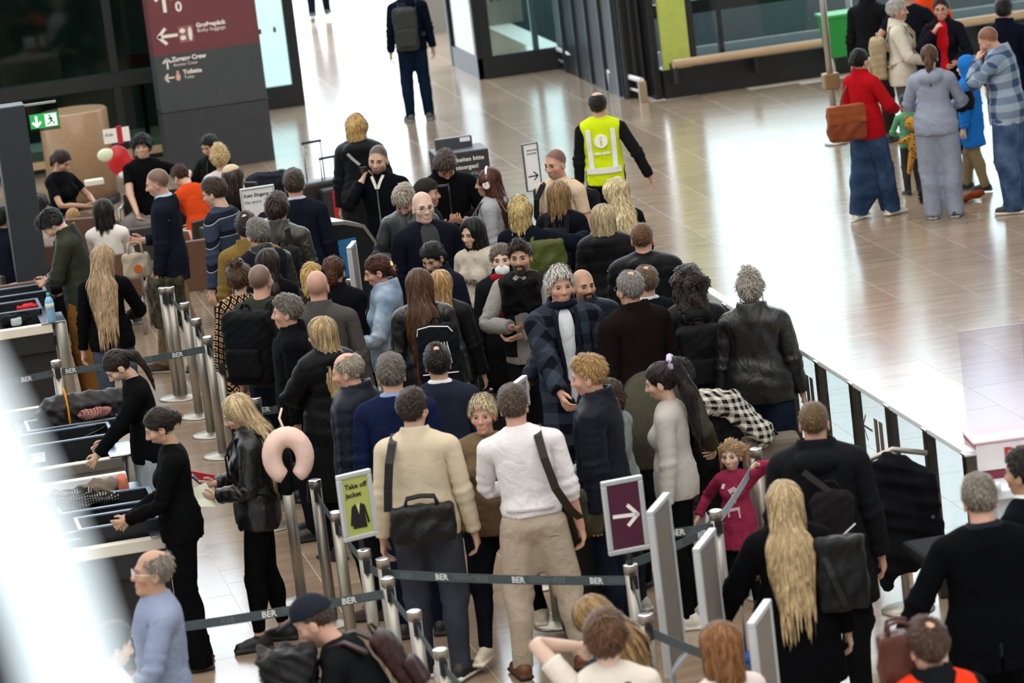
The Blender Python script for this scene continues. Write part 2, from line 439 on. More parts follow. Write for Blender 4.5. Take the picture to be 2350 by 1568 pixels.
def bone_segs(J):
    S = {'pelvis': ((0, 0, .93), (0, 0, 1.0), .15), 'spine': ((0, 0, 1.04), (0, 0, 1.15), .14), 'chest': ((0, 0, 1.2), (0, -.01, 1.42), .14),
         'neck': ((0, -.01, 1.47), (0, 0, 1.54), .055), 'head': ((0, 0, 1.60), (0, -.01, 1.68), .09)}
    for n, s in (('R', 1), ('L', -1)):
        a = AD*np.array([s, 1, 1])
        S['ua'+n] = (J['ua'+n]+a*.03, J['fa'+n], .042); S['fa'+n] = (J['fa'+n], J['ha'+n], .034); S['ha'+n] = (J['ha'+n], J['fi'+n], .03)
        S['fi'+n] = (J['fi'+n], J['ft'+n], .02); S['ft'+n] = (J['ft'+n], J['ft'+n]+a*.06, .015)
        S['th'+n] = (J['th'+n]-np.array([0, 0, .06]), J['sh'+n], .07); S['sh'+n] = (J['sh'+n], J['fo'+n], .048)
        S['fo'+n] = (J['fo'+n]+np.array([0, 0, -.03]), J['fo'+n]+np.array([0, .16, -.04]), .035)
    return S
def weights(V, J, only=None):
    S = bone_segs(J); D = np.full((len(V), len(BONES)), 9.0)
    for b, (a, c, r) in S.items():
        if only and b not in only: continue
        a = np.array(a, float); c = np.array(c, float); d = c-a
        h = np.clip(((V-a)@d)/(d@d), 0, 1); D[:, BI[b]] = np.linalg.norm(V-a-h[:, None]*d, axis=1)-r
    Wt = np.exp(-(D-D.min(1, keepdims=True))/.011); Wt[Wt < .01] = 0
    return Wt/Wt.sum(1, keepdims=True)

# ------------------------------------------------------------------ body and garment fields
def torso_ops(sex, t=0.0, k=.06):
    if sex == 'm':
        E = [((0, -.005, 1.31), (.158+t, .108+t, .20+t)), ((0, 0, 1.12), (.142+t, .10+t, .17+t)), ((0, -.005, .97), (.152+t, .108+t, .14+t))]
        sh = .145
    else:
        E = [((0, -.01, 1.31), (.138+t, .098+t, .19+t)), ((0, 0, 1.12), (.122+t, .092+t, .16+t)), ((0, -.01, .96), (.165+t, .118+t, .15+t))]
        sh = .125
    o = [('add', ('ell', c, r), k) for c, r in E]
    o.append(('add', ('cap', (-sh, -.015, 1.405), (sh, -.015, 1.405), .05+t, .05+t), k))
    o.append(('add', ('cap', (-sh*.5, -.02, 1.43), (sh*.5, -.02, 1.43), .045+t, .045+t), k))
    if sex == 'f':
        for s in (1, -1): o.append(('add', ('ell', (.068*s, .075, 1.275), (.058+t*.8, .052+t*.7, .06+t*.8)), .04))
    return o
def leg_ops(sex, t0, t1, t2, z_end=None, k=.035):
    o = []
    for s in (1, -1):
        hip = (.085*s, 0, .90); kn = (.095*s, .008, .49); an = (.098*s, -.012, z_end if z_end is not None else .09)
        r0 = .088 if sex == 'm' else .092
        o.append(('add', ('cap', hip, kn, r0+t0, .058+t1), k))
        o.append(('add', ('cap' if z_end is None else 'cyl', kn, an, .056+t1, .040+t2), k))
        o.append(('add', ('ell', (.097*s, -.022, .37), (.05+t1, .055+t1, .13)), k))
    return o
def body_template(sex):
    J = skeleton(sex); o = torso_ops(sex, -.012); o += leg_ops(sex, -.012, -.008, -.006)
    o.append(('add', ('cap', (0, -.03, 1.42), (0, -.005, 1.57), .056 if sex == 'm' else .047, .054 if sex == 'm' else .045), .03))
    for s in (1, -1):
        m = np.array([s, 1, 1.]); n = 'R' if s > 0 else 'L'
        sh, el, wr = J['ua'+n], J['fa'+n], J['ha'+n]; a = AD*m; pn = np.array([-.79*s, 0, -.61]); y = np.array([0, 1., 0])
        q = 1.0 if sex == 'm' else .88
        o.append(('add', ('cap', sh, el, .046*q, .037*q), .03)); o.append(('add', ('cap', el, wr, .038*q, .026*q), .02))
        def hp(u, v, w): return tuple(wr+a*u*q+y*v*q+pn*w*q)
        o.append(('add', ('cap', hp(.01, .0, 0), hp(.075, .017, .0), .019*q, .018*q), .012))
        o.append(('add', ('cap', hp(.01, -.0, 0), hp(.075, -.02, .0), .018*q, .016*q), .012))
        for v, L in ((.032, .072), (.011, .082), (-.011, .076), (-.031, .058)):
            o.append(('add', ('cap', hp(.083, v, .002), hp(.083+L*.55, v*1.08, .008), .0098*q, .0088*q), .006))
            o.append(('add', ('cap', hp(.083+L*.55, v*1.08, .008), hp(.083+L, v*1.1, .024), .0088*q, .0072*q), .004))
        o.append(('add', ('cap', hp(.02, .03, .004), hp(.055, .052, .016), .0125*q, .0108*q), .01)); o.append(('add', ('cap', hp(.055, .052, .016), hp(.09, .056, .028), .0105*q, .0085*q), .004))
        o.append(('add', ('cap', (.098*s, -.05, .045), (.103*s, .12, .03), .036, .026), .03))
    # head
    jw = .060 if sex == 'm' else .054
    o += [('add', ('ell', (0, -.012, 1.662), (.075, .094, .088)), .02), ('add', ('ell', (0, .022, 1.60), (jw, .070, .080)), .03),
          ('add', ('ell', (0, .055, 1.538), (.030 if sex == 'm' else .024, .027, .022)), .025),
          ('add', ('cap', (-.036, .073, 1.652), (.036, .073, 1.652), .012, .012), .02),
          ('add', ('cap', (0, .088, 1.640), (0, .107, 1.602), .0085, .0125), .012), ('add', ('cap', (-.012, .098, 1.597), (.012, .098, 1.597), .009, .009), .008),
          ('add', ('cap', (-.017, .085, 1.567), (.017, .085, 1.567), .0075, .0075), .006), ('add', ('cap', (-.014, .084, 1.556), (.014, .084, 1.556), .0075, .0075), .004)]
    for s in (1, -1):
        o += [('add', ('ell', (.045*s, .058, 1.605), (.022, .022, .022)), .02),
              ('sub', ('ell', (.032*s, .096, 1.632), (.018, .018, .011)), .012),
              ('add', ('ell', (.076*s, -.006, 1.615), (.010, .022, .033)), .006), ('sub', ('ell', (.088*s, .0, 1.618), (.006, .012, .018)), .006)]
    V, Q = sdf_mesh(o, .0065)
    keep = ((V[:, 2] < 1.50) & (np.abs(V[:, 0]) < .47)).astype(float)
    me = decimated(V, Q, .20, keep); V = get_co(me); F_ = np.array([(p.vertices[0], p.vertices[1], p.vertices[2], p.vertices[-1]) if len(p.vertices) > 3 else tuple(p.vertices)+(p.vertices[2],) for p in me.polygons])
    bpy.data.meshes.remove(me); m1 = bpy.data.meshes.new('tmp')
    m1.from_pydata([tuple(v) for v in V], [], [tuple(int(i) for i in (f[:3] if f[2] == f[3] else f)) for f in F_]); m1.update()
    ob = bpy.data.objects.new('tmp', m1); COL.objects.link(ob); ob.modifiers.new('d', 'DECIMATE').ratio = .46
    r = bpy.data.meshes.new_from_object(ob.evaluated_get(bpy.context.evaluated_depsgraph_get())); bpy.data.objects.remove(ob, do_unlink=True); bpy.data.meshes.remove(m1)
    return r, J
def eye_parts():
    """eyeballs (rows of a small sphere, front looks along +Y) and brows, as extra islands of the head"""
    vs, fs, kind = [], [], []
    for s in (1, -1):
        b = len(vs); n, m = 10, 9
        for i in range(m):
            th = math.pi*i/(m-1)
            for k in range(n):
                ph = 2*math.pi*k/n; r = .0130
                vs.append((.032*s+r*math.sin(th)*math.cos(ph), .0728+r*math.cos(th), 1.632+.72*r*math.sin(th)*math.sin(ph)))
                kind.append(2 if i < 3 else 1)
        fs += [(b+i*n+k, b+i*n+(k+1) % n, b+(i+1)*n+(k+1) % n, b+(i+1)*n+k) for i in range(m-1) for k in range(n)]
        b = len(vs); pts = [(.015, .0925, 1.6515), (.032, .0890, 1.6560), (.049, .076, 1.6520)]
        for i, p in enumerate(pts):
            h = (.003, .0034, .0018)[i]
            for dy, dz in ((-.006, -h), (.003, -h), (.003, h), (-.006, h)): vs.append((p[0]*s, p[1]+dy, p[2]+dz)); kind.append(3)
        fs += [(b+i*4+k, b+i*4+(k+1) % 4, b+(i+1)*4+(k+1) % 4, b+(i+1)*4+k) for i in range(2) for k in range(4)]
    return np.array(vs), np.array(fs), np.array(kind)
TPL = {}
def finish_template(me, J, only=None):
    V = get_co(me); set_vec(me, 'rest', V)
    return dict(me=me, V=V, N=get_no(me), W=weights(V, J, only))
def body_tpl(sex):
    if ('body', sex) in TPL: return TPL['body', sex]
    me, J = body_template(sex); V = get_co(me)
    F = []
    ev, ef, ek = eye_parts()
    polys = [list(p.vertices) for p in me.polygons]+[[int(i)+len(V) for i in f] for f in ef]
    m2 = bpy.data.meshes.new('body_'+sex); m2.from_pydata([tuple(v) for v in V]+[tuple(v) for v in ev], [], polys)
    m2.polygons.foreach_set('use_smooth', np.ones(len(polys), bool)); m2.update(); bpy.data.meshes.remove(me)
    t = finish_template(m2, J); t['kind'] = np.concatenate([np.zeros(len(V), int), ek]); 
    hb = np.zeros(len(BONES)); hb[BI['head']] = 1
    hd = t['V'][:, 2] > 1.552+.0; 
    t['W'][len(V):] = hb; t['J'] = J
    m2.attributes.new('tint', 'FLOAT_COLOR', 'POINT'); m2.materials.append(mat('c8a080', .5, 'skin'))
    TPL['body', sex] = t; return t
def cyl_sleeve(J, n, t, end, k=.03):
    o = []; sh, el, wr = J['ua'+n], J['fa'+n], J['ha'+n]
    if end <= 1:
        o.append(('add', ('cyl', sh, sh+(el-sh)*end, .047+t, .043+t*1.3), k)); return o
    o.append(('add', ('cap', sh, el, .047+t, .041+t), k)); e = el+(wr-el)*(end-1)
    o.append(('add', ('cyl', el, e, .041+t, .031+t*.9), k)); return o
def garment_tpl(sex, kind):
    """kind names a cut; all of them hug the same body with their own ease, hem, sleeve and collar"""
    if (kind, sex) in TPL: return TPL[kind, sex]
    J = skeleton(sex)
    C = dict(tee=(.016, .010, .90, .62, 1.455, None), shirt=(.014, .012, .87, 1.93, 1.528, None), rolled=(.016, .018, .94, 1.30, 1.515, None), tucked=(.012, .018, .985, 1.35, 1.52, None),
             sweater=(.014, .016, .87, 1.97, 1.47, None), polo=(.014, .016, .87, 1.97, 1.53, None), hoodie=(.022, .022, .86, 1.95, 1.47, 'hood'), blazer=(.022, .020, .80, 1.93, 1.475, None), blazero=(.022, .020, .80, 1.93, 1.475, 'open'),
             jacket=(.026, .026, .84, 1.96, 1.53, None), jacketo=(.026, .026, .84, 1.96, 1.50, 'open'), puffer=(.040, .034, .84, 1.97, 1.54, 'quilt'), pufferh=(.040, .034, .80, 1.97, 1.50, 'quilthood'), puffero=(.038, .032, .83, 1.97, 1.52, 'quiltopen'),
             coat=(.032, .030, .62, 1.97, 1.53, None), coato=(.034, .034, .58, 1.95, 1.49, 'open'), coath=(.036, .032, .60, 1.97, 1.50, 'hood'), longpuffer=(.048, .040, .45, 1.98, 1.53, 'quilthood'),
             tunic=(.020, .018, .66, 1.95, 1.46, None), dress=(.016, .012, .40, 1.95, 1.46, None), vest=(.030, .0, .90, 0, 1.44, None), gilet=(.030, .0, .92, 0, 1.50, 'open'), hoodieo=(.026, .026, .85, 1.95, 1.48, 'openhood'), vneck=(.018, .014, .84, 1.96, 1.44, None))[kind]
    t, ta, hem, sl, col, ext = C; ext = ext or ''
    o = torso_ops(sex, t)
    if hem < .93:
        rx, ry = ((.166, .118) if sex == 'm' else (.176, .125)); fl = (1.0-hem)*.07
        o.append(('add', ('cap', (0, -.005, 1.02), (0, -.005, hem-.12), 1+(t)/rx-.04, 1+(t+fl)/rx, 0, (rx, ry, rx)), .05))
    if sl:
        for n in 'RL': o += cyl_sleeve(J, n, ta, sl)
    else:
        for s in (1, -1): o.append(('add', ('cap', (.13*s, -.012, 1.405), (.165*s, -.012, 1.40), .052+t*.6, .05+t*.6), .04))
    ct = .062 if sex == 'm' else .055
    o.append(('add', ('cyl', (0, -.03, 1.42), (0, -.012, col), ct+t*.7+.004, ct+t*.35), .03))
    if 'hood' in ext:
        o += [('add', ('ell', (0, -.115, 1.445), (.105, .055, .075)), .03), ('add', ('cap', (-.075, -.05, 1.485), (.075, -.05, 1.485), .035, .035), .03),
              ('add', ('cap', (.085, -.04, 1.48), (.06, .07, 1.44), .028, .022), .02), ('add', ('cap', (-.085, -.04, 1.48), (-.06, .07, 1.44), .028, .022), .02)]
    if kind in ('jacket', 'coat', 'jacketo', 'coato', 'puffer'):
        o += [('add', ('cap', (.07, -.05, 1.50), (-.07, -.05, 1.50), .022, .022), .02), ('add', ('cap', (.075, -.045, 1.50), (.05, .065, 1.45), .02, .016), .02), ('add', ('cap', (-.075, -.045, 1.50), (-.05, .065, 1.45), .02, .016), .02)]
    if kind in ('jacket', 'coat', 'jacketo', 'coato', 'puffer', 'puffero', 'polo'):
        cz = 1.555 if kind != 'polo' else 1.54; fl_ = .030 if kind != 'polo' else .014
        o += [('add', ('cyl', (0, -.04, 1.43), (0, -.018, cz), ct+fl_+.004, ct+fl_), .012), ('sub', ('cap', (0, -.012, cz-.012), (0, -.005, cz+.08), ct+fl_-.014, ct+fl_), .004)]
    if kind in ('blazer', 'blazero'):
        o += [('add', ('cyl', (0, -.045, 1.44), (0, -.030, 1.512), ct+.030, ct+.020), .012), ('sub', ('cap', (0, -.020, 1.50), (0, -.010, 1.58), ct+.012, ct+.018), .004)]
        o.append(('sub', ('box', (0, -.18, .80), (.004, .08, .16), 0, .003), .004))
    if kind == 'vest' or kind == 'gilet':
        for s in (1, -1): o.append(('clip', (.178*s if sex == 'm' else .16*s, 0, 1.2), (s, 0, 0)))
    o.append(('clip', (0, 0, hem), (0, 0, -1)))
    if 'open' in ext:
        w = .075 if kind != 'coato' else .06
        a = (0, .20, 1.50); b = (0, .20, hem-.1)
        o.append(('sub', ('cap', (0, .16, 1.47), (0, .20, 1.05), w/.6, .05/.6, 0, (.6, 1.05, 1)), .008))
        o.append(('sub', ('cap', (0, .20, 1.10), (0, .22, hem-.2), .06, .075, 0, (1, 1.2 if kind == 'coato' else 1.75, 1)), .008))
    if kind == 'vneck':
        o.append(('sub', ('cap', (0, .13, 1.48), (0, .125, 1.34), .062, .01), .008))
    V, Q = sdf_mesh(o, .0125); me = decimated(V, Q, .40)
    t_ = finish_template(me, J, [b for b in BONES if b[:2] not in ('ha', 'fi', 'ft', 'fo') and b not in ('neck', 'head')]); V = t_['V']
    # quilting: soft bulges between horizontal seams, across the torso and along the sleeves
    if 'quilt' in ext:
        R = np.abs(V[:, 0]) > (.215 if sex == 'm' else .195); per = .085 if kind != 'longpuffer' else .11
        if kind == 'puffero': per = .045
        sx = J['uaR'][0]; s_arm = (np.abs(V[:, 0])-sx)*AD[0]+(V[:, 2]-1.405)*AD[2]
        c = np.where(R, s_arm, V[:, 2]); b = np.abs(np.sin(np.pi*c/per))**.6
        t_['bulge'] = (b-.6)*(.011 if per > .06 else .007)
    TPL[kind, sex] = t_; return t_
def legs_tpl(sex, kind):
    if (kind, sex) in TPL: return TPL[kind, sex]
    J = skeleton(sex)
    t0, t1, t2, ze = dict(slim=(.004, .006, .006, .075), regular=(.012, .018, .022, .05), wide=(.022, .036, .048, .03), flare=(.012, .014, .045, .03), cropped=(.004, .006, .005, .13))[kind]
    o = [('add', ('ell', (0, -.004, .965), ((.150, .108, .125) if sex == 'm' else (.160, .117, .135))), .05)]
    o.append(('add', ('ell', (0, -.03, .93), ((.145, .095, .11) if sex == 'm' else (.15, .106, .12))), .04))
    o += leg_ops(sex, t0, t1, t2, ze, .03); o.append(('clip', (0, 0, 1.055), (0, 0, 1)))
    V, Q = sdf_mesh(o, .0125); me = decimated(V, Q, .25)
    t = finish_template(me, J, ['pelvis', 'spine', 'thR', 'thL', 'shR', 'shL']); TPL[kind, sex] = t; return t
def shoe_tpl(side, kind):
    if ('shoe', side, kind) in TPL: return TPL['shoe', side, kind]
    s = 1 if side == 'R' else -1; J = skeleton('m'); x = .10*s
    o = [('add', ('cap', (x, -.055, .045), (x+.006*s, .13, .036), .044, .034, 0, (1, 1, 1)), .02), ('add', ('cap', (x, -.03, .06), (x, -.02, .115 if kind != 'boot' else .2), .043, .042 if kind != 'boot' else .05), .03),
         ('add', ('ell', (x, .03, .062), (.036, .07, .03)), .02), ('add', ('box', (x+.002*s, .035, .014), (.045, .138, .014), 0, .012), .006), ('clip', (0, 0, 0), (0, 0, -1)), ('clip', (0, 0, .108 if kind != 'boot' else .21), (0, 0, 1))]
    V, Q = sdf_mesh(o, .009); me = decimated(V, Q, .34); t = finish_template(me, J, ['fo'+side]); TPL['shoe', side, kind] = t
    t['sole'] = [i for i, p in enumerate(me.polygons) if p.center[2] < .027]
    return t
# ------------------------------------------------------------------ hair (head coordinates of the 1.75 m figure)
def hair_tpl(style):
    if ('hair', style) in TPL: return TPL['hair', style]
    HC = (0, -.014, 1.664); vox = .0075
    def cap(t, back=0.): return ('add', ('ell', (0, -.014-back*.5, 1.664), (.077+t, .097+t+back*.5, .088+t)), .01)
    face = [('sub', ('ell', (0, .115, 1.60), (.074, .085, .098)), .012)]
    line = [('clip', (0, .0, 1.622), (0, 1.0, -1)), ('clip', (0, -.05, 1.56), (0, -.2, -1))]   # temples down to the nape
    earcut = [('sub', ('ell', (.09*s, .0, 1.612), (.03, .030, .040)), .008) for s in (1, -1)]
    long_only = None; J = skeleton('m')
    if style == 'buzz': o = [cap(.003), ('clip', (0, .0, 1.632), (0, 1.1, -1)), ('clip', (0, -.05, 1.56), (0, -.2, -1))]+face
    elif style == 'short': o = [cap(.010), ('add', ('ell', (0, .01, 1.70), (.066, .08, .066)), .02)]+line+face
    elif style == 'full': o = [cap(.016), ('add', ('ell', (0, .02, 1.705), (.072, .085, .072)), .02)]+line+face
    elif style == 'quiff': o = [cap(.007), ('add', ('ell', (0, .035, 1.722), (.058, .062, .052)), .02), ('add', ('ell', (0, .01, 1.705), (.064, .08, .066)), .02)]+line+face
    elif style == 'mop': o = [cap(.024), ('add', ('ell', (.01, .03, 1.705), (.08, .085, .07)), .02)]+[('clip', (0, -.02, 1.585), (0, .85, -1))]+[('sub', ('ell', (0, .13, 1.58), (.07, .08, .09)), .012)]
    elif style == 'spiky': o = [cap(.012), ('add', ('ell', (0, -.005, 1.715), (.075, .09, .075)), .02)]+line+face
    elif style == 'fringe': o = [cap(.009)]+line+face+[('sub', ('ell', (0, .035, 1.745), (.068, .115, .092)), .01)]
    elif style == 'spot': o = [cap(.011), ('add', ('ell', (0, .02, 1.70), (.066, .08, .066)), .02)]+line+face+[('sub', ('ell', (.0, -.058, 1.772), (.034, .042, .046)), .012)]
    elif style == 'thin': o = [cap(.008)]+line+face+[('sub', ('ell', (0, .09, 1.745), (.060, .075, .07)), .012), ('sub', ('ell', (.0, -.05, 1.775), (.04, .05, .042)), .012)]
    elif style in ('bob', 'wavybob'):
        o = [cap(.02), ('add', ('cap', (0, -.025, 1.66), (0, -.03, 1.52), .098, .098, 0, (1, 1, 1)), .03), ('sub', ('cap', (0, .12, 1.665), (0, .13, 1.45), .068, .075), .015), ('clip', (0, 0, 1.495), (0, .25, -1))]
    elif style in ('long', 'wavylong'):
        o = [cap(.016), ('add', ('cap', (0, -.035, 1.65), (0, -.075, 1.40), .088, .075, 0, (1.08, .9, 1)), .03), ('add', ('cap', (0, -.115, 1.42), (0, -.145, 1.20), .075, .05, 0, (1.45, .62, 1)), .04),
             ('sub', ('cap', (0, .115, 1.665), (0, .13, 1.40), .070, .08), .015)]
    elif style == 'verylong':
        o = [cap(.016), ('add', ('cap', (0, -.035, 1.65), (0, -.085, 1.40), .09, .085, 0, (1.1, .9, 1)), .03), ('add', ('cap', (0, -.12, 1.42), (0, -.165, 1.08), .085, .06, 0, (1.5, .62, 1)), .04),
             ('sub', ('cap', (0, .115, 1.665), (0, .13, 1.40), .070, .08), .015)]
    elif style == 'frontlong':      # long hair brought forward over both shoulders
        o = [cap(.015), ('add', ('cap', (0, -.03, 1.65), (0, -.06, 1.46), .086, .08, 0, (1.05, .9, 1)), .03), ('sub', ('cap', (0, .115, 1.665), (0, .13, 1.38), .066, .07), .015)]
        for s in (1, -1): o += [('add', ('cap', (.075*s, .03, 1.56), (.085*s, .115, 1.36), .030, .034), .03), ('add', ('cap', (.085*s, .115, 1.36), (.08*s, .15, 1.18), .034, .016), .02)]
    elif style == 'curly':
        o = [cap(.04), ('add', ('cap', (0, -.04, 1.67), (0, -.07, 1.46), .115, .105, 0, (1.1, .9, 1)), .03), ('sub', ('cap', (0, .135, 1.655), (0, .14, 1.45), .070, .08), .015), ('clip', (0, 0, 1.36), (0, 0, -1))]
    elif style in ('bun', 'topbun', 'pony', 'highpony', 'tied'):
        o = [cap(.009)]+[('clip', (0, .0, 1.60), (0, 1.1, -1))]+face+[('sub', ('ell', (.088*s, .0, 1.612), (.022, .026, .034)), .008) for s in (1, -1)]
        if style == 'bun': o += [('add', ('ell', (0, -.125, 1.635), (.042, .034, .04)), .008)]
        if style == 'topbun': o += [('add', ('ell', (0, -.07, 1.775), (.045, .042, .035)), .01), ('add', cap(.02)[1], .01), ('clip', (0, .0, 1.60), (0, 1.1, -1))]+face
        if style == 'tied': o += [('add', ('ell', (0, -.108, 1.60), (.05, .03, .06)), .02)]
        if style == 'pony': o += [('add', ('cap', (0, -.105, 1.655), (0, -.135, 1.60), .022, .034), .008), ('add', ('cap', (0, -.135, 1.60), (0, -.14, 1.42), .036, .016), .02)]
        if style == 'highpony': o += [('add', ('cap', (0, -.09, 1.735), (0, -.13, 1.72), .024, .03), .008), ('add', ('cap', (0, -.13, 1.72), (.0, -.155, 1.52), .042, .048), .03), ('add', ('cap', (0, -.155, 1.52), (0, -.165, 1.22), .05, .016), .03)]
    elif style == 'pigtails':
        o = [cap(.010)]+[('clip', (0, .0, 1.60), (0, 1.1, -1))]+face
        for s in (1, -1): o += [('add', ('cap', (.075*s, -.06, 1.68), (.10*s, -.075, 1.67), .02, .024), .01), ('add', ('cap', (.10*s, -.075, 1.67), (.11*s, -.06, 1.52), .028, .010), .02)]
    elif style == 'beanie': o = [cap(.016), ('add', ('ell', (0, -.03, 1.73), (.075, .085, .06)), .03), ('clip', (0, 0, 1.655), (0, .25, -1))]
    elif style == 'cap':
        o = [cap(.012), ('add', ('ell', (0, .0, 1.70), (.083, .10, .078)), .01), ('clip', (0, 0, 1.672), (0, .12, -1)), ('add', ('ell', (0, .125, 1.690), (.066, .075, .010)), .008), ]
    elif style == 'hoodup':
        o = [cap(.026), ('add', ('cap', (0, -.03, 1.66), (0, -.03, 1.50), .10, .10), .03), ('sub', ('cap', (0, .12, 1.665), (0, .14, 1.45), .072, .075), .012), ('clip', (0, 0, 1.47), (0, .1, -1))]
    elif style == 'goatee': o = [('add', ('ell', (0, .064, 1.533), (.034, .030, .024)), .01), ('add', ('cap', (-.024, .082, 1.577), (.024, .082, 1.577), .010, .010), .006), ('add', ('cap', (-.031, .077, 1.57), (-.027, .072, 1.54), .009, .010), .006), ('add', ('cap', (.031, .077, 1.57), (.027, .072, 1.54), .009, .010), .006), ('sub', ('ell', (0, .10, 1.561), (.02, .03, .009)), .004)]
    V, Q = sdf_mesh(o, vox if style != 'goatee' else .005)
    me = decimated(V, Q, .42)
    t = finish_template(me, J, ['head'] if style not in ('long', 'wavylong', 'verylong', 'frontlong', 'curly') else ['head', 'chest', 'neck'])
    V = t['V']
    if style in ('long', 'wavylong', 'verylong', 'frontlong', 'curly'):
        f = np.clip((V[:, 2]-1.36)/.20, 0, 1); f = f*f*(3-2*f); t['W'][:] = 0; t['W'][:, BI['head']] = f; t['W'][:, BI['chest']] = 1-f
    if style == 'pony':
        f = np.clip((V[:, 2]-1.46)/.14, .1, 1); f = np.where(V[:, 1] < -.10, f, 1); t['W'][:] = 0; t['W'][:, BI['head']] = f; t['W'][:, BI['chest']] = 1-f
    if style == 'highpony':
        f = np.clip((V[:, 2]-1.30)/.25, .35, 1); t['W'][:] = 0; t['W'][:, BI['head']] = f; t['W'][:, BI['chest']] = 1-f
    amp = dict(curly=(.013, 62), spiky=(.007, 70), mop=(.005, 40), wavybob=(.010, 38), wavylong=(.012, 30), full=(.004, 45), short=(.0025, 60), quiff=(.004, 50), topbun=(.004, 60)).get(style)
    r = np.random.RandomState(len(style)*7+3); N = t['N']
    if amp:
        d = np.zeros(len(V))
        for i in range(14):
            kv = r.normal(size=3); kv /= np.linalg.norm(kv); kv *= amp[1]*(.6+.8*r.rand())
            if style.startswith('wavy'): kv[2] *= 1.0
            d += np.sin(V@kv+r.rand()*6.3)
        V = V+N*(d*amp[0]/3.2)[:, None]
    if style in ('long', 'bob', 'verylong', 'frontlong', 'wavylong', 'highpony', 'pony'):
        az = np.arctan2(V[:, 0], -(V[:, 1]+.0)); low = np.clip((1.66-V[:, 2])/.1, 0, 1)
        d = np.zeros(len(V))
        for i in range(7): d += np.sin(az*r.uniform(9, 26)+V[:, 2]*r.uniform(-14, 14)+r.rand()*6.3)
        V = V+N*(d*low*.0026)[:, None]
    q = V-np.array(HC); az = np.arctan2(q[:, 0], -q[:, 1]); el = np.arctan2(q[:, 2], np.hypot(q[:, 0], q[:, 1]))
    sv = np.stack([az*np.clip(np.cos(el), .25, 1), np.where(q[:, 2] > 0, el*.09, q[:, 2])*4, el*0], 1)
    tf = dict(buzz=(260, .010, .25, .0035), short=(560, .019, .2, .004), full=(620, .034, .2, .005), quiff=(560, .028, .22, .004), mop=(760, .040, .16, .0042), spiky=(900, .024, .6, .0038), fringe=(260, .020, .22, .004), spot=(500, .018, .2, .004), thin=(400, .018, .2, .0035),
              bob=(420, .10, .05, .006), wavybob=(480, .08, .16, .008), long=(460, .13, .05, .007), wavylong=(520, .11, .12, .008), verylong=(520, .15, .05, .008), frontlong=(460, .12, .05, .007), curly=(1000, .03, .3, .006), bun=(260, .04, .04, .005), topbun=(360, .035, .25, .005), pony=(320, .06, .06, .006), highpony=(420, .09, .06, .007), tied=(320, .045, .05, .005), pigtails=(300, .05, .1, .005), goatee=(150, .012, .3, .003)).get(style)
    if tf:
        n_, L0, lift, w0 = tf; N = t['N']; Vs = V.copy(); Ns = N; zlow = V[:, 2].min(); cand = np.nonzero(np.einsum('ij,ij->i', N, V-np.array([0, -.02, 1.6])) > .01)[0] if style not in ('long', 'verylong', 'wavylong', 'frontlong', 'goatee') else np.arange(len(V))
        pick = cand[r.randint(0, len(cand), n_)]; nv, nf, nsv, nw = [], [], [], []; base = len(V); seg = 2 if L0 < .06 else 4
        crown = np.array([0, -.045, 1.80]); wave = style in ('wavybob', 'wavylong', 'curly', 'topbun')
        for i in pick:
            p = V[i]; nn = N[i]; f = p-crown; low = np.clip((1.66-p[2])/.08, 0, 1)
            if style in ('bun', 'tied', 'pony', 'highpony', 'pigtails') and p[2] > 1.58: f = np.array([0, -.11, 1.64 if style != 'highpony' else 1.74])-p
            f = f/np.linalg.norm(f)*(1-low)+np.array([0, 0, -1.])*low*(1 if L0 >= .06 or style == 'goatee' else .7)+r.normal(size=3)*(.12 if not wave else .3)
            if style in ('spiky', 'mop', 'quiff'): f = f+r.normal(size=3)*(.35 if style == 'spiky' else .16)
            f = f-nn*(f@nn); f /= np.linalg.norm(f)+1e-9; bt = np.cross(nn, f); L = L0*(.6+.8*r.rand()); w = w0*(.5+r.rand()); b0 = base+len(nv)
            q_ = p+nn*.0015; long_ = L0 >= .06; side0 = bt
            for k in range(seg+1):
                u = k/seg
                if not long_: q_ = p+f*L*u+nn*(lift*L*u+.0015+.004*math.sin(math.pi*u))
                elif k:
                    q_ = q_+f*(L/seg)
                    if q_[2] < zlow+.045: f = np.array([.03*math.sin(i*2.3), .03*math.cos(i*1.9), -1.]); nv += ([q_-bt*w*(1-u*.6), q_+bt*w*(1-u*.6)] if k < seg else [q_]); m_ = 2 if k < seg else 1; nsv += [sv[i]+np.array([0, u*L*4, 0])]*m_; nw += [t['W'][i]]*m_; continue
                    j = int(np.argmin(((Vs-q_)**2).sum(1))); nj = Ns[j]
                    q_ = q_-nj*((q_-Vs[j])@nj-(.0025+lift*.05*u)); g_ = np.array([0, 0, -1.])+side0*.10*math.sin(i*1.7)+(nj*.0)
                    if Vs[j][2] > 1.68: g_ = f
                    f = g_-nj*(g_@nj); f /= np.linalg.norm(f)+1e-9; bt = np.cross(nj, f)
                if wave: q_ = q_+bt*math.sin(u*7+i)*.008
                if k < seg: nv += [q_-bt*w*(1-u*.6), q_+bt*w*(1-u*.6)]
                else: nv += [q_]
                m_ = 2 if k < seg else 1; jit = r.rand()*1.5; nsv += [sv[i]+np.array([jit*0, u*L*4, 0])]*m_; nw += [t['W'][i]]*m_
            for k in range(seg-1): nf.append((b0+2*k, b0+2*k+1, b0+2*k+3, b0+2*k+2))
            nf.append((b0+2*seg-2, b0+2*seg-1, b0+2*seg))
        ncl = 0
        polys = [list(p.vertices) for p in me.polygons]+nf; V = np.concatenate([V, np.array(nv)])
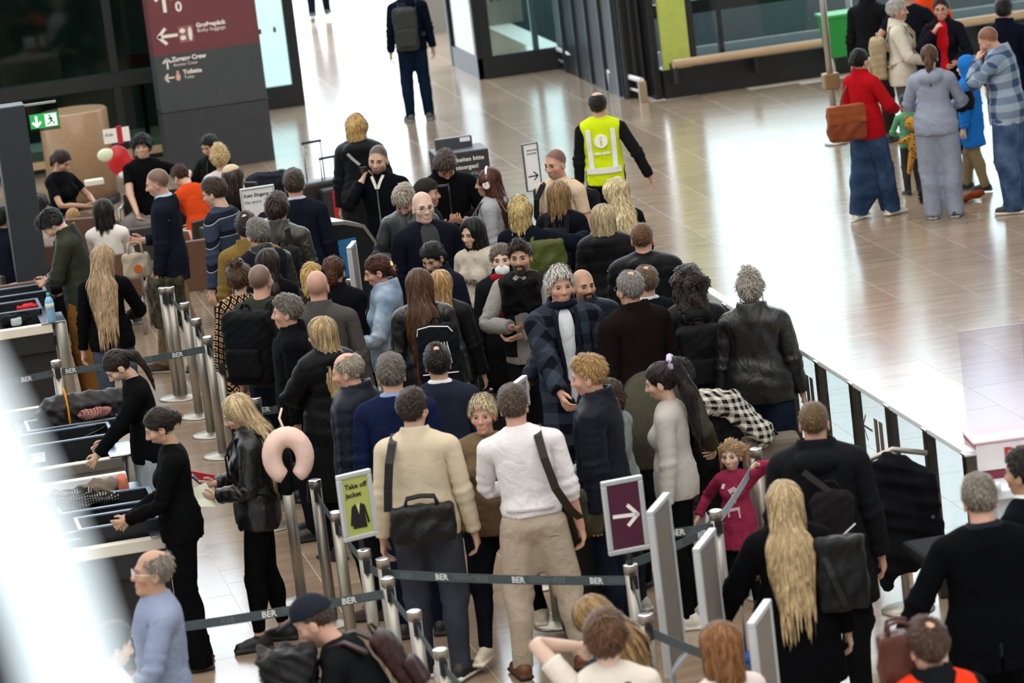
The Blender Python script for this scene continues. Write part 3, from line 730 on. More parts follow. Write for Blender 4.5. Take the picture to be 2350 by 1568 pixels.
        m2 = bpy.data.meshes.new('hair_'+style); m2.from_pydata([tuple(v) for v in V], [], polys); m2.polygons.foreach_set('use_smooth', np.ones(len(polys), bool)); m2.update()
        bpy.data.meshes.remove(me); me = m2; t['me'] = me; t['W'] = np.concatenate([t['W'], np.array(nw)]); sv = np.concatenate([sv, np.array(nsv)]); set_vec(me, 'rest', V)
    t['V'] = V; set_vec(me, 'strand', sv)
    TPL['hair', style] = t; return t

# ------------------------------------------------------------------ posing
def rot(axis, ang):
    return np.array(Matrix.Rotation(ang, 3, Vector(axis)))
def between(a, b):
    a = a/np.linalg.norm(a); b = b/np.linalg.norm(b)
    q = Vector(a).rotation_difference(Vector(b)); return np.array(q.to_matrix())
def ik(root, target, pole, l1, l2):
    d = target-root; L = np.linalg.norm(d); Lc = min(max(L, abs(l1-l2)+.02), (l1+l2)*.998); u = d/L
    a = (l1*l1-l2*l2+Lc*Lc)/(2*Lc); h = math.sqrt(max(l1*l1-a*a, 0))
    p = pole-u*(pole@u); p /= np.linalg.norm(p)+1e-9
    mid = root+u*a+p*h; return mid, root+u*Lc
ARMS = dict(  # hand target (x out, y forward, z up), elbow pole (x out, y, z), grip, palm twist in degrees
    down=((.27, .02, .80), (.4, -1, -.2), .35, 0), back=((.24, -.16, .84), (.5, -1, .2), .4, 0), fwd=((.24, .16, .84), (.5, -1, -.2), .4, 0),
    pocket=((.22, .08, .93), (.9, -.8, 0), .3, 0), bent=((.14, .30, 1.08), (.8, -.5, -.6), .5, 40), phone=((.11, .24, 1.14), (.8, -.4, -.8), .6, 60), ear=((.135, .10, 1.46), (.6, .5, -1), .7, 0),
    cross=((.03, .25, 1.17), (.9, .0, -.5), .35, 60), crosslow=((.02, .22, 1.10), (.9, -.1, -.5), .35, 60), strap=((.12, .16, 1.33), (.9, -.3, -.7), .8, 20), chin=((.06, .17, 1.37), (.6, .3, -1), .7, 0), mouth=((.07, .20, 1.42), (.7, .3, -1), .8, 0),
    hip=((.20, .02, 1.00), (1, -.6, 0), .4, 0), reach=((.20, .50, 1.05), (.5, -.2, -1), .5, 30), reachlow=((.22, .42, .86), (.5, -.4, -.6), .5, 20), side=((.48, .08, .82), (.3, -1, .1), .7, 0), out=((.42, .28, 1.12), (.3, -.6, -1), .5, 0), up=((.30, .10, 1.75), (1, -.2, 0), .6, 0),
    carry=((.22, .10, .74), (.4, -1, 0), .9, 0), swing=((.30, -.22, .86), (.6, -1, 0), .6, 0), point=((.16, .34, 1.02), (.9, -.6, -.3), .35, 20), lap=((.10, .33, 1.0), (.8, -.3, -.4), .4, 40), laphi=((.08, .34, 1.14), (.8, -.3, -.4), .5, 40), clasp=((.03, .26, .96), (.9, -.4, -.3), .45, 40), neckhold=((.10, -.02, 1.52), (1, .3, -.1), .5, 0))
def pose_matrices(J, S):
    R = {}; P = {}
    pel = np.array([0, S.get('py', 0), S.get('pz', 0)]); R['pelvis'] = rot((0, 0, 1), math.radians(S.get('hips', 0)))@rot((1, 0, 0), -math.radians(S.get('tilt', 0))); P['pelvis'] = J['pelvis']+pel
    ln, sd, tw = (math.radians(S.get(k, 0)) for k in ('lean', 'side', 'twist'))
    half = rot((0, 0, 1), -tw*.5)@rot((0, 1, 0), sd*.5)@rot((1, 0, 0), -ln*.5)
    def child(b, p, loc): R[b] = R[p]@loc; P[b] = P[p]+R[p]@(J[b]-J[p])
    child('spine', 'pelvis', half); child('chest', 'spine', half)
    hp, hy, hr = (math.radians(S.get(k, 0)) for k in ('nod', 'turn', 'roll'))
    def hd(f): return rot((0, 0, 1), -hy*f)@rot((1, 0, 0), -hp*f)@rot((0, 1, 0), hr*f)
    child('neck', 'chest', hd(.4)); child('head', 'neck', hd(.6))
    for n, s in (('R', 1), ('L', -1)):
        sp = S.get('arm'+n, 'down')
        if isinstance(sp, str): tgt, pole, grip, twist = ARMS[sp]
        elif isinstance(sp[0], (int, float)): tgt, pole, grip, twist = (sp[:3],)+tuple(sp[3:])+ARMS['fwd'][len(sp)-2:]
        else: tgt, pole, grip, twist = sp
        m = np.array([s, 1, 1.]); tgt = np.array(tgt)*m; pole = np.array(pole, float)*m
        Rc = R['chest'] if S.get('armspace') else np.eye(3)
        if S.get('armspace'): tgt = P['chest']+Rc@(tgt-J['chest']); pole = Rc@pole
        elif 'pz' in S and not S.get('armabs'): tgt = tgt+np.array([0, S.get('py', 0), S.get('pz', 0)])
        a0 = AD*m; sh = P['chest']+R['chest']@(J['ua'+n]-J['chest']); mid, end = ik(sh, tgt, pole, .285, .255)
        Rb = R['chest']; Ru = between(Rb@a0, mid-sh)@Rb; Rf = between(Ru@a0, end-mid)@Ru
        R['ua'+n] = Ru; P['ua'+n] = sh; R['fa'+n] = Rf; P['fa'+n] = mid
        Rh = rot(Rf@a0, math.radians(twist)*s)@Rf; R['ha'+n] = Rh; P['ha'+n] = end
        g = rot((0, 1, 0), s*grip*1.35); R['fi'+n] = Rh@g; P['fi'+n] = end+Rh@(J['fi'+n]-J['ha'+n])
        R['ft'+n] = R['fi'+n]@g; P['ft'+n] = P['fi'+n]+R['fi'+n]@(J['ft'+n]-J['fi'+n])
        fp = np.array(S.get('foot'+n, (.115, 0, 0)), float); an = np.array([fp[0]*s, fp[1]-.015, .08+fp[2]]); toe = math.radians(S.get('toe', 8))*-s
        hip = P['pelvis']+R['pelvis']@(J['th'+n]-J['pelvis']); l1 = np.linalg.norm(J['sh'+n]-J['th'+n]); l2 = np.linalg.norm(J['fo'+n]-J['sh'+n])
        kp = np.array([s*S.get('knee', .12), 1., 0.2]); mid, end = ik(hip, an, kp, l1, l2)
        Rt = between(R['pelvis']@(J['sh'+n]-J['th'+n]), mid-hip)@R['pelvis']; Rs = between(Rt@(J['fo'+n]-J['sh'+n]), end-mid)@Rt
        R['th'+n] = Rt; P['th'+n] = hip; R['sh'+n] = Rs; P['sh'+n] = mid
        R['fo'+n] = rot((0, 0, 1), toe)@rot((1, 0, 0), math.radians(-S.get('heel'+n, 0))); P['fo'+n] = end
    return R, P
def skin(V, Wt, J, R, P):
    out = np.zeros_like(V)
    for b, i in BI.items():
        w = Wt[:, i]; nz = w > 0
        if nz.any(): out[nz] += w[nz, None]*((V[nz]-J[b])@R[b].T+P[b])
    return out
def wrinkles(V, seed, amp, arms=True):
    r = np.random.RandomState(seed); x, y, z = V[:, 0], V[:, 1], V[:, 2]; ax = np.abs(x); sg = np.sign(x)
    def nz(f, n=4):
        d = np.zeros(len(V))
        for i in range(n): d += np.sin(V@(r.normal(size=3)*f)+r.rand()*6.3)
        return d/n**.5
    def ridge(p): return 1-2*np.abs(np.sin(p*.5))
    def g(v, c, w): return np.exp(-((v-c)/w)**2)
    warp = nz(9)*1.6; d = nz(14, 6)*.5
    arm = np.clip((ax-.19)/.04, 0, 1)*(z > .85)
    s = (ax-.17)*AD[0]+(z-1.405)*AD[2]
    d += arm*(g(s, .28, .10)*1.3+g(s, .50, .06)*.8)*ridge(s*95+warp+y*22*sg)
    tor = 1-arm
    d += tor*g(z, 1.06, .13)*1.1*ridge(z*62+x*16*r.choice([-1, 1])+warp*1.4)
    d += tor*g(z, 1.30, .10)*.7*ridge(z*26+ax*58+warp)
    az = np.arctan2(x, y); d += tor*np.clip((1.0-z)/.35, 0, 1)*.9*np.sin(az*7+warp)*(z > .60)
    d += (g(z, .50, .09)*1.0+g(z, .14, .09)*1.4)*ridge(z*105+warp*1.3+x*20)*(z < .8)
    d += g(z, .86, .06)*.8*ridge(ax*60+z*60+warp)*(z < .95)
    return d*amp
PID = [0]
SKIN = dict(fair=(.55, .345, .255), pale=(.60, .41, .32), tan=(.44, .25, .165), red=(.53, .29, .21), olive=(.46, .28, .19), dark=(.20, .11, .075))
def body_tint(t, sk, hair, lips, stub, shaved=0.0):
    V = t['V']; c = np.tile(np.array(SKIN[sk]), (len(V), 1)); k = t['kind']
    z, y, x = V[:, 2], V[:, 1], np.abs(V[:, 0])
    lip = np.exp(-(((z-1.5615)/.008)**2+(x/.022)**2))*(y > .07)*(k == 0); lc = np.array(SKIN[sk])*np.array([.85, .50, .50])
    c += lip[:, None]*(lc-c)*lips
    ck = np.exp(-(((z-1.59)/.025)**2+((x-.045)/.02)**2))*(y > .03)*(k == 0); c *= 1-ck[:, None]*np.array([0, .12, .12])
    if stub:
        b = np.clip((1.585-z)/.03, 0, 1)*np.clip((z-1.50)/.02, 0, 1)*(y > .0)*(k == 0); c += b[:, None]*(np.array(srgb(hair))-c)*stub
    if shaved:
        b = np.clip((z-(1.628+1.05*y))/.018, 0, 1)*np.clip((z-1.565)/.03, 0, 1)*(k == 0); c += b[:, None]*(np.array(srgb(hair))-c)*shaved
    c[k == 1] = (.30, .26, .235); c[k == 2] = (.03, .02, .015); c[k == 3] = np.array(srgb(hair))*.7
    return np.concatenate([c, np.ones((len(c), 1))], 1)
def add_part(name, tpl, V, material, parent, extra=None):
    me = tpl['me'].copy(); me.name = name; me.vertices.foreach_set('co', np.ascontiguousarray(V, np.float32).ravel())
    if material is not None: me.materials.clear(); me.materials.append(material)
    if extra is not None:
        me.materials.append(extra[0]); mi = np.zeros(len(me.polygons), np.int32); mi[extra[1]] = 1; me.polygons.foreach_set('material_index', mi)
    me.update(); o = bpy.data.objects.new(name, me); link(o, parent); return o
def person(px, py, h, face, label, sex='m', top=('jacket', '15161a', 'cloth'), under=None, legs=('regular', '1a1d26', 'denim'), shoes=('shoe', '15151a', '15151a'),
           hair=('short', '2a1c14'), skin_='fair', fat=1.0, hs=1.0, stub=0.0, beard=None, glasses=None, loc=None, group=None, feet=True, hairname='hair', seed=None, extra=None, **S):
    PID[0] += 1; sd = seed or PID[0]*13
    B = body_tpl(sex); J = dict(B['J']); sc = h/1.75; R, P = pose_matrices(J, S)
    # place: the middle of the head is seen at (px, py); the feet are on the floor
    hc = (P['head']+R['head']@(np.array([0, -.005, 1.645])-J['head'])*hs)*sc
    if loc is None:
        g = gp(px, py, hc[2]); v = g-CAM; az = math.atan2(v[1], v[0])-math.radians(face)
        rz = az-math.pi/2; c, s = math.cos(rz), math.sin(rz)
        base = np.array([g[0]-(c*hc[0]-s*hc[1]), g[1]-(s*hc[0]+c*hc[1]), 0])
    else:
        base = np.array(loc, float); v = base-CAM; rz = math.atan2(v[1], v[0])-math.radians(face)-math.pi/2
    root = empty('person', base, rz, label, 'person', group)
    def put(V, Wt):
        tw = Wt[:, [BI['pelvis'], BI['spine'], BI['chest'], BI['thR'], BI['thL']]].sum(1) if fat != 1 else None
        V = V.copy()
        if fat != 1:
            V[:, 0] *= 1+(fat-1)*tw; V[:, 1] *= 1+(fat-1)*tw*1.15
            aw = Wt[:, [BI[b+n] for b in ('ua', 'fa', 'ha', 'fi', 'ft') for n in 'RL']].sum(1); V[:, 0] += np.sign(V[:, 0])*aw*.16*(fat-1)
        if hs != 1:
            hw = Wt[:, BI['head']]; V += hw[:, None]*(V-J['head'])*(hs-1)
        return skin(V, Wt, J, R, P)*sc
    ob = add_part('body', B, put(B['V'], B['W']), None, root)
    ob.data.attributes['tint'].data.foreach_set('color', np.ascontiguousarray(body_tint(B, skin_, hair[1] if hair else '3a2a20', .9 if sex == 'f' else .5, stub, (.9 if hair and hair[0] == 'shaved' else .2 if hair and hair[0] == 'none' else 0)), np.float32).ravel())
    parts = {'body': ob}
    zips = []
    def zipline(kind, nm): zips.append((kind, nm))
    def garment(spec, name=None):
        kind, colr, mk = spec[:3]; kw = spec[3] if len(spec) > 3 else {}
        t = garment_tpl(sex, kind); V = t['V']; d = wrinkles(V, sd, .0056 if mk not in ('knit', 'wool') else .0036)
        if 'bulge' in t: d = d*.6+t['bulge']
        V = V+t['N']*d[:, None]
        rough = dict(leather=.36, nylon=.5, cloth=.85, denim=.9, knit=.95, wool=.95).get(mk, .85)
        nm = name or dict(tee='t_shirt', shirt='shirt', rolled='shirt', tucked='shirt', sweater='sweater', polo='sweater', vneck='top', hoodie='hoodie', hoodieo='hoodie', tunic='dress', dress='dress', vest='safety_vest', gilet='vest', blazer='blazer', blazero='blazer').get(kind, 'coat' if 'coat' in kind or kind == 'longpuffer' else 'jacket')
        if kind in ('jacket', 'puffer', 'pufferh', 'coat', 'coath', 'longpuffer') and abs(((face+180) % 360)-180) > 50:
            zipline(kind, nm)
        parts[nm] = add_part(nm, t, put(V, t['W']), mat(colr, rough, mk, spec=.5 if mk == 'leather' else .10 if mk == 'nylon' else .04, **kw), root)
    if legs:
        t = legs_tpl(sex, legs[0]); V = t['V']+t['N']*wrinkles(t['V'], sd+5, .0045 if legs[0] not in ('slim', 'cropped') else .002)[:, None]
        kw = legs[3] if len(legs) > 3 else {}
        parts['trousers'] = add_part('trousers', t, put(V, t['W']), mat(legs[1], .9, legs[2], spec=.04, **kw), root)
    if under: garment(under)
    if top: garment(top)
    if extra:
        for e in extra: garment(e)
    for kind, nm in zips:      # front zip lying on the garment
        tv = TPL[kind, sex]['V']; hem = tv[:, 2].min(); zz = np.linspace(hem+.03, 1.46, 12); vs = []
        for z in zz:
            k = (np.abs(tv[:, 0]) < .02) & (np.abs(tv[:, 2]-z) < .03) & (tv[:, 1] > 0); yy = tv[k, 1].max() if k.any() else .12
            vs += [(-.007, yy+.009, z), (.007, yy+.009, z), (.007, yy-.01, z), (-.007, yy-.01, z)]
        fs = [(i*4+a, i*4+(a+1) % 4, i*4+4+(a+1) % 4, i*4+4+a) for i in range(11) for a in range(4)]; vs = np.array(vs)
        mb = MB(); mb.v = [tuple(v) for v in put(vs, weights(vs, J))]; mb.f = fs; mb.smooth = [False]*len(fs); mb.build('zip', mat('33363a', .35, 'plain', .6), parts[nm])
    if shoes and feet:
        for n in 'RL':
            t = shoe_tpl(n, shoes[0]); add_part('shoe', t, skin(t['V'], t['W'], J, R, P)*sc, mat(shoes[1], .5, 'grain'), root, (mat(shoes[2], .6), t['sole']))
    if hair and hair[0] not in ('none', 'shaved'):
        t = hair_tpl(hair[0]); kw = hair[2] if len(hair) > 2 else {}
        hm = mat(hair[1], .46, 'hair', spec=.3, **kw) if hair[0] not in ('beanie', 'cap', 'hoodup') else mat(hair[1], .9, 'cloth')
        parts['hair'] = add_part({'beanie': 'beanie', 'cap': 'cap', 'hoodup': 'hood'}.get(hair[0], 'hair'), t, put(t['V'], t['W']), hm, root)
        if hair[0] in ('cap', 'beanie') and len(hair) > 3:
            t = hair_tpl(hair[3][0]); add_part('hair', t, put(t['V'], t['W']), mat(hair[3][1], .42, 'hair'), root)
    if beard:
        t = hair_tpl('goatee'); add_part('beard', t, put(t['V'], t['W']), mat(beard, .6, 'hair'), root)
    def headpt(p): return ((P['head']+R['head']@((np.array(p)-J['head'])*hs))*sc)
    if glasses:
        mb = MB()
        for s in (1, -1):
            ring = [headpt((.033*s+.024*math.cos(a), .106, 1.630+.018*math.sin(a))) for a in np.linspace(0, 2*math.pi, 15)]
            mb.tube(ring, .0016, 5); mb.tube([headpt((.056*s, .104, 1.635)), headpt((.079*s, .06, 1.636)), headpt((.083*s, -.01, 1.632))], .0016, 5)
        mb.tube([headpt((-.01, .107, 1.634)), headpt((.01, .107, 1.634))], .0016, 5); mb.build('glasses', mat(glasses, .3, 'plain'), root)
    M = Matrix.Translation(Vector(base))@Matrix.Rotation(rz, 4, 'Z')
    info = dict(put=put, root=root, parts=parts, sc=sc, J=J, R=R, P=P, M=M, base=base, rz=rz, headpt=headpt, sex=sex, fat=fat)
    info['w'] = lambda q: np.array(M@Vector([float(c) for c in q]))                       # own frame -> world
    info['hand'] = lambda n: info['w']((P['ha'+n]+R['ha'+n]@(AD*np.array([1 if n == 'R' else -1, 1, 1])*.08))*sc)
    info['chest'] = lambda q: info['w']((P['chest']+R['chest']@(np.array(q, float)-J['chest']))*sc)   # rest point carried by the chest -> world
    return info
# ------------------------------------------------------------------ lettering and small builders
def V3(p): return Vector([float(c) for c in p])
def frame(origin, right, up):
    r = V3(right).normalized(); u = V3(up).normalized(); n = r.cross(u)
    M = Matrix.Identity(4)
    for i in range(3): M[i][0] = r[i]; M[i][1] = u[i]; M[i][2] = n[i]; M[i][3] = float(origin[i])
    return M
def text(s, size, origin, right, up, m, parent, name='lettering', align='LEFT', bold=0.0, depth=.001, flipx=False):
    cu = bpy.data.curves.new(name, 'FONT'); cu.body = s; cu.size = size; cu.align_x = align; cu.offset = bold; cu.extrude = depth; cu.resolution_u = 2
    o = bpy.data.objects.new(name, cu); COL.objects.link(o)
    me = bpy.data.meshes.new_from_object(o.evaluated_get(bpy.context.evaluated_depsgraph_get())); bpy.data.objects.remove(o, do_unlink=True)
    M = frame(origin, right, up)
    if flipx: M = M@Matrix.Scale(-1, 4, (1, 0, 0))
    if parent is not None: M = parent_mw(parent).inverted()@M
    me.transform(M); me.materials.clear(); me.materials.append(m); me.name = name
    r = bpy.data.objects.new(name, me); link(r, parent); return r
def parent_mw(o):
    M = Matrix.Translation(o.location)@o.rotation_euler.to_matrix().to_4x4()
    return (parent_mw(o.parent)@M) if o.parent else M
def plate(polys, origin, right, up, m, parent, name, depth=.001):
    """flat shapes given as 2D polygons in the plane (right, up)"""
    mb = MB()
    for pl in polys: mb.prism(pl, 'z', 0, depth)
    M = frame(origin, right, up)
    if parent is not None: M = parent_mw(parent).inverted()@M
    mb.xf(M); return mb.build(name, m, parent)
def arrow2(cx, cy, s, ang, w=.16):
    """arrow outline as three bars, pointing along ang"""
    out = []
    def bar(x0, y0, x1, y1):
        d = math.hypot(x1-x0, y1-y0); nx, ny = -(y1-y0)/d*w*s/2, (x1-x0)/d*w*s/2
        return [(x0-nx, y0-ny), (x1-nx, y1-ny), (x1+nx, y1+ny), (x0+nx, y0+ny)]
    for b in (bar(-.5*s, 0, .46*s, 0), bar(.5*s, -.03*s, .08*s, .40*s), bar(.5*s, .03*s, .08*s, -.40*s)):
        out.append([(cx+x*math.cos(ang)-y*math.sin(ang), cy+x*math.sin(ang)+y*math.cos(ang)) for x, y in b])
    return out
UP = (0, 0, 1); XR = (1, 0, 0)
BLACK = mat('0e0f12', .5); BLACKM = mat('131519', .35, 'grain'); STEEL = mat('aaa59c', .42, 'brushed', .85); CHROME = mat('d8d8da', .18, 'plain', 1.0); WHITE = mat('e9ebee', .45); ALU = mat('c4c8cc', .35, 'brushed', .35); DARKG = mat('33373b', .6, 'grain'); GREYP = mat('77716a', .7, 'grain')

# ------------------------------------------------------------------ floor of stone tiles
def tile_mat(k):
    m = bpy.data.materials.new('stone_tile'); m.use_nodes = True; nt = m.node_tree; N, L = nt.nodes, nt.links; b = N['Principled BSDF']
    g = N.new('ShaderNodeNewGeometry'); mp = N.new('ShaderNodeMapping'); mp.inputs['Scale'].default_value = (1.1, 5.5, 1); mp.inputs['Location'].default_value = (k*7, k*3, 0); L.new(g.outputs['Position'], mp.inputs['Vector'])
    n = N.new('ShaderNodeTexNoise'); n.inputs['Scale'].default_value = 1.6; n.inputs['Detail'].default_value = 5; n.inputs['Distortion'].default_value = .4; L.new(mp.outputs[0], n.inputs['Vector'])
    r = N.new('ShaderNodeValToRGB'); L.new(n.outputs[0], r.inputs[0]); t = (1.0, .93, 1.06, .88, 1.0)[k]
    a = [c*t for c in srgb('8d7a67')]; c = [x*t for x in srgb('9f8b77')]
    r.color_ramp.elements[0].position = .3; r.color_ramp.elements[0].color = (*a, 1); r.color_ramp.elements[1].position = .72; r.color_ramp.elements[1].color = (*c, 1)
    L.new(r.outputs[0], b.inputs['Base Color']); b.inputs['IOR'].default_value = 1.7; b.inputs['Specular IOR Level'].default_value = .5
    rr = N.new('ShaderNodeMapRange'); L.new(n.outputs[0], rr.inputs[0]); rr.inputs[3].default_value = .14; rr.inputs[4].default_value = .22; L.new(rr.outputs[0], b.inputs['Roughness'])
    return m
TM = [tile_mat(k) for k in range(5)]
FX0, FX1, FY0, FY1 = -7.0, 22.0, 9.0, 66.0
floor = MB().box(FX0, FX1, FY0, 50.85, -.25, -.0012).box(5.7, 11.0, 50.85, FY1, -.25, -.0012).build('floor', mat('cfc6ba', .5, 'grain')); tag(floor, kind='structure')
tiles = []; PW = .6196; rt = random.Random(3)
for i in range(-9, 20):
    x0 = 2.565+i*PW
    if x0 < -5 or x0 > 18: continue
    y = 14.0+rt.random()*.8
    while y < 60:
        L_ = rt.choice([.4, .8, .8, 1.2]); y1 = y+L_
        if abs(x0+.3-7.5-(y-30)*.184) < 9 and y1 < (62 if 5.7 < x0 < 10.3 else 50.8 if x0 < 5.7 else 46.3): tiles.append((x0, y, L_))
        y = y1
def tile_vis(t):
    q = proj((t[0]+.3, t[1]+t[2]/2, 0)); ins = -20 < q[0] < IW+20 and -20 < q[1] < IH+20
    dp = math.hypot(t[0], t[1]); return (t[2]/dp**3)*(1 if ins else .02)
tiles.sort(key=tile_vis, reverse=True)
TME = {}
for L_ in (.4, .8, 1.2):
    for k in range(5):
        TME[L_, k] = MB().box(.002, PW-.002, .002, L_-.002, -.004, .0).mesh('tile'); TME[L_, k].materials.append(TM[k])
for t in tiles[:300]:
    o = bpy.data.objects.new('tile', TME[t[2], rt.randrange(5)]); link(o, floor); o.location = (t[0], t[1], 0)
mbs = [MB() for _ in range(5)]; rest_ = MB(); mi = []
for t in tiles[300:]:
    rest_.box(t[0]+.002, t[0]+PW-.002, t[1]+.002, t[1]+t[2]-.002, -.004, .0); mi += [rt.randrange(5)]*6
o = rest_.build('tile', TM[0], floor); o['kind'] = 'stuff'
for m in TM[1:]: o.data.materials.append(m)
o.data.polygons.foreach_set('material_index', mi)
ground = MB().box(-40, 60, 50.9, 160, -.06, -.012).build('floor_outside', mat('2b3031', .95, 'grain', spec=.0)); tag(ground, kind='structure')

# ------------------------------------------------------------------ far facade
GL_DARK = mat('e3ebea', .05, 'glass', scale=1.0); GL_CLEAR = mat('c9d8d6', .04, 'glass', scale=1.0); FRAME = mat('1b1d21', .45, 'grain')
def wall(name, mb, m, parent=None):
    o = mb.build(name, m, parent)
    if parent is None: tag(o, kind='structure')
    return o
YR = 46.3                                                     # right-hand glazed wall
xg0, xg1 = on_y(1527, 195, YR)[0], on_y(1588, 180, YR)[0]     # green panel
w = wall('wall_right', MB().box(xg0-.02, 22, YR-.05, YR+.35, 0, .36), mat('101114', .5, 'grain'))
MB().box(xg0, xg1, YR-.03, YR+.05, .36, 4.3).build('green_panel', mat('b4c25c', .55, 'grain'), w)
xm = xg1+.02; k = 0
while xm < 21.5:
    x2 = xm+2.35
    MB().box(xm, xm+.07, YR-.02, YR+.12, .36, 4.3).build('mullion', FRAME, w)
    MB().box(xm+.07, x2, YR+.03, YR+.042, .36, 4.3).build('pane', GL_DARK, w)
    MB().box(xm+.07, x2, YR-.01, YR+.09, .36, .40).build('sill_profile', mat('8d949a', .4, 'brushed', 1.0), w)
    xm = x2; k += 1
rail = empty('rail', (xg0+.05, YR-.32, 0), 0, 'beige rounded kerb rail running along the foot of the glazed wall', 'rail')
MB().tube([(0, 0, .46), (9.5, 0, .46)], .055, 10).build('bar', mat('b89c7c', .4, 'wood'), rail)
for i in range(10): MB().box(i*1.02+.02, i*1.02+.05, -.02, .28, .2, .44).build('bracket', FRAME, rail)
# inside the glazed wall: low dark barrier, white strips standing for daylight patches
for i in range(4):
    b = empty('daylight_strip', (11.6+i*2.3, YR+2.6+.0*i, 0), 0, 'pale strip standing for a daylight patch on the dark floor behind the glazed wall', 'strip', 'daylight patch strips behind the glass')
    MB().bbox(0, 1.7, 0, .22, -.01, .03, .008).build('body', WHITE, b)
bb = empty('barrier', (10.95, YR+3.2, 0), 0, 'dark low barrier with posts behind the glazed wall', 'barrier')
MB().box(0, 9, 0, .08, .62, .80).build('rail_board', FRAME, bb)
for i in range(7): MB().box(i*1.45, i*1.45+.07, 0, .08, 0, .62).build('post', FRAME, bb)
inner = MB().box(10.9, 22, YR+.36, 50.8, -.011, .002).build('floor_inner', mat('1b2628', .8, 'grain', spec=.1)); tag(inner, kind='structure')
# black portal between the wall and the doors
XP = on_y(1525, 222, 46.3)[0]
port = wall('wall_portal', MB().box(XP-.40, XP-.02, 46.80, 50.6, 0, 5.0).box(XP-.10, XP-.02, 46.32, 46.8, 0, 5.0), mat('0f1013', .42, 'grain'))
for i, yy in enumerate((46.75, 47.5, 48.3, 49.1, 49.9)):
    MB().box(XP-.44, XP-.40, yy+.15, yy+.21, .02, 4.6).build('edge_strip', mat('59636b', .3, 'brushed', .8), port)
for i, (xx) in enumerate((XP-.38, XP-.26, XP-.16)):
    MB().box(xx, xx+.04, 46.74, 46.80, .02, 4.8).build('seam_profile', mat('2c2f34', .4, 'grain'), port)
def u_rail(p0, p1, label):
    a = V3(gp(*p0)); b = V3(gp(p1[0], p1[1], .26)); b.z = 0; d = b-a; r = empty('guard_rail', a, 0, label, 'rail')
    MB().bbox(-.05, .05, -.03, .03, 0, .26, .006).build('post', mat('b9a48c', .35, 'brushed', .7), r)
    MB().tube([d, d+Vector((0, 0, .26))], .03, 8).build('post', ALU, r)
    MB().tube([(0, 0, .27), d+Vector((0, 0, .27))], .035, 8).build('top_bar', WHITE, r)
    MB().tube([(0, 0, .12), d+Vector((0, 0, .12))], .02, 8).build('lower_bar', ALU, r)
u_rail((1478, 234), (1398, 165), 'short white guard rail in front of the black portal beside the green panel')
u_rail((1334, 176), (1276, 113), 'short white guard rail at the far end of the black portal')
# sliding doors (plane y = 50.6)
YD = 50.6
def door(n, x0, x1, side=None, dots=0):
    d = wall('door_%d' % n, MB().box(x0, x1, YD-.04, YD+.04, 0, .30).box(x0, x0+.14, YD-.05, YD+.05, .30, 4.4).box(x1-.14, x1, YD-.05, YD+.05, .30, 4.4), FRAME)
    MB().box(x0+.14, x1-.14, YD-.006, YD+.006, .30, 4.4).build('pane', GL_CLEAR, d)
    for i in range(dots):
        MB().box(x0+.2+i*(x1-x0-.5)/max(dots-1, 1), x0+.235+i*(x1-x0-.5)/max(dots-1, 1), YD-.012, YD-.007, 1.02, 1.09).build('marking', mat('3a342e', .6), d)
    return d
xa, xb = on_y(1112, 183, YD)[0], on_y(1310, 150, YD)[0]
d1 = door(1, xa, xb, dots=8)
MB().box((xa+xb)/2+.12, (xa+xb)/2+.20, YD+.02, YD+.07, .30, 4.4).build('leaf_edge', mat('cfd8dc', .3, 'brushed', .4), d1)
xc, xd = on_y(600, 245, YD)[0], on_y(700, 236, YD)[0]
d2 = door(2, xc-.9, xd, dots=6)
d3 = wall('door_3', MB().box(xa-.06, xa+.0, YD, YD+2.0, 0, .28).box(xa-.07, xa+.01, YD+1.9, YD+2.02, 0, 4.4).box(xa-.07, xa+.01, YD-.0, YD+.14, 0, 4.4), FRAME)
MB().box(xa-.036, xa-.026, YD+.12, YD+1.9, .28, 4.4).build('pane', GL_CLEAR, d3)
wall('wall_vestibule', MB().box(xa+.25, 11.2, 56.6, 56.9, 0, 3.4), mat('8c8378', .7, 'grain'))
# left-hand dark glazed front
YL = 47.6
xl1 = on_y(392, 395, 45.9)[0]
wl = wall('wall_left', MB().box(-4, xl1+.9, YL, YL+.25, 0, .12).box(-4, xl1+.9, YL-.05, YL+.2, .95, 1.12).box(-4, xl1+.9, YL, YL+.2, 4.4, 4.6), mat('15191a', .5, 'grain'))
for i in range(6):
    xx = -3.6+i*1.55
    MB().box(xx, xx+.10, YL-.02, YL+.15, .12, 4.4).build('mullion', FRAME, wl)
    for z0, z1 in ((.14, .95), (1.12, 4.4)):
        MB().box(xx+.10, xx+1.55, YL+.05, YL+.062, z0, z1).build('pane', mat('9fbab2', .05, 'glass'), wl)
MB().box(-4, xl1+.9, YL-.30, YL-.18, .10, .18).build('ledge', mat('b89c7c', .45, 'wood'), wl)
back = wall('wall_back', MB().box(-6, xl1+1.2, 50.6, 50.9, 0, 4.6), mat('1d2c2b', .5, 'grain'))
bm_ = MB(); cc = on_y(190, 330, 49.0)
cq = gp(196, 470); rc = empty('round_column', (cq[0], cq[1], 0), 0, 'brown brushed round kiosk standing before the dark glazed front', 'kiosk')
MB().lathe([(.40, 0), (.40, 1.10), (.38, 1.12)], 40).build('shaft', mat('9a7d60', .28, 'wood'), rc)
MB().lathe([(.42, 0), (.42, .08)], 40).build('base_ring', FRAME, rc)
tp = empty('fire_notice', (cc[0]+.75, YL+.35, 0), 0, 'small red square notice behind the dark glazed front', 'notice')
MB().box(-.03, .03, 0, .05, 0, 1.0).build('stand', FRAME, tp); MB().box(-.16, .16, -.02, .0, 1.0, 1.3).build('board', mat('8a2a25', .6), tp)
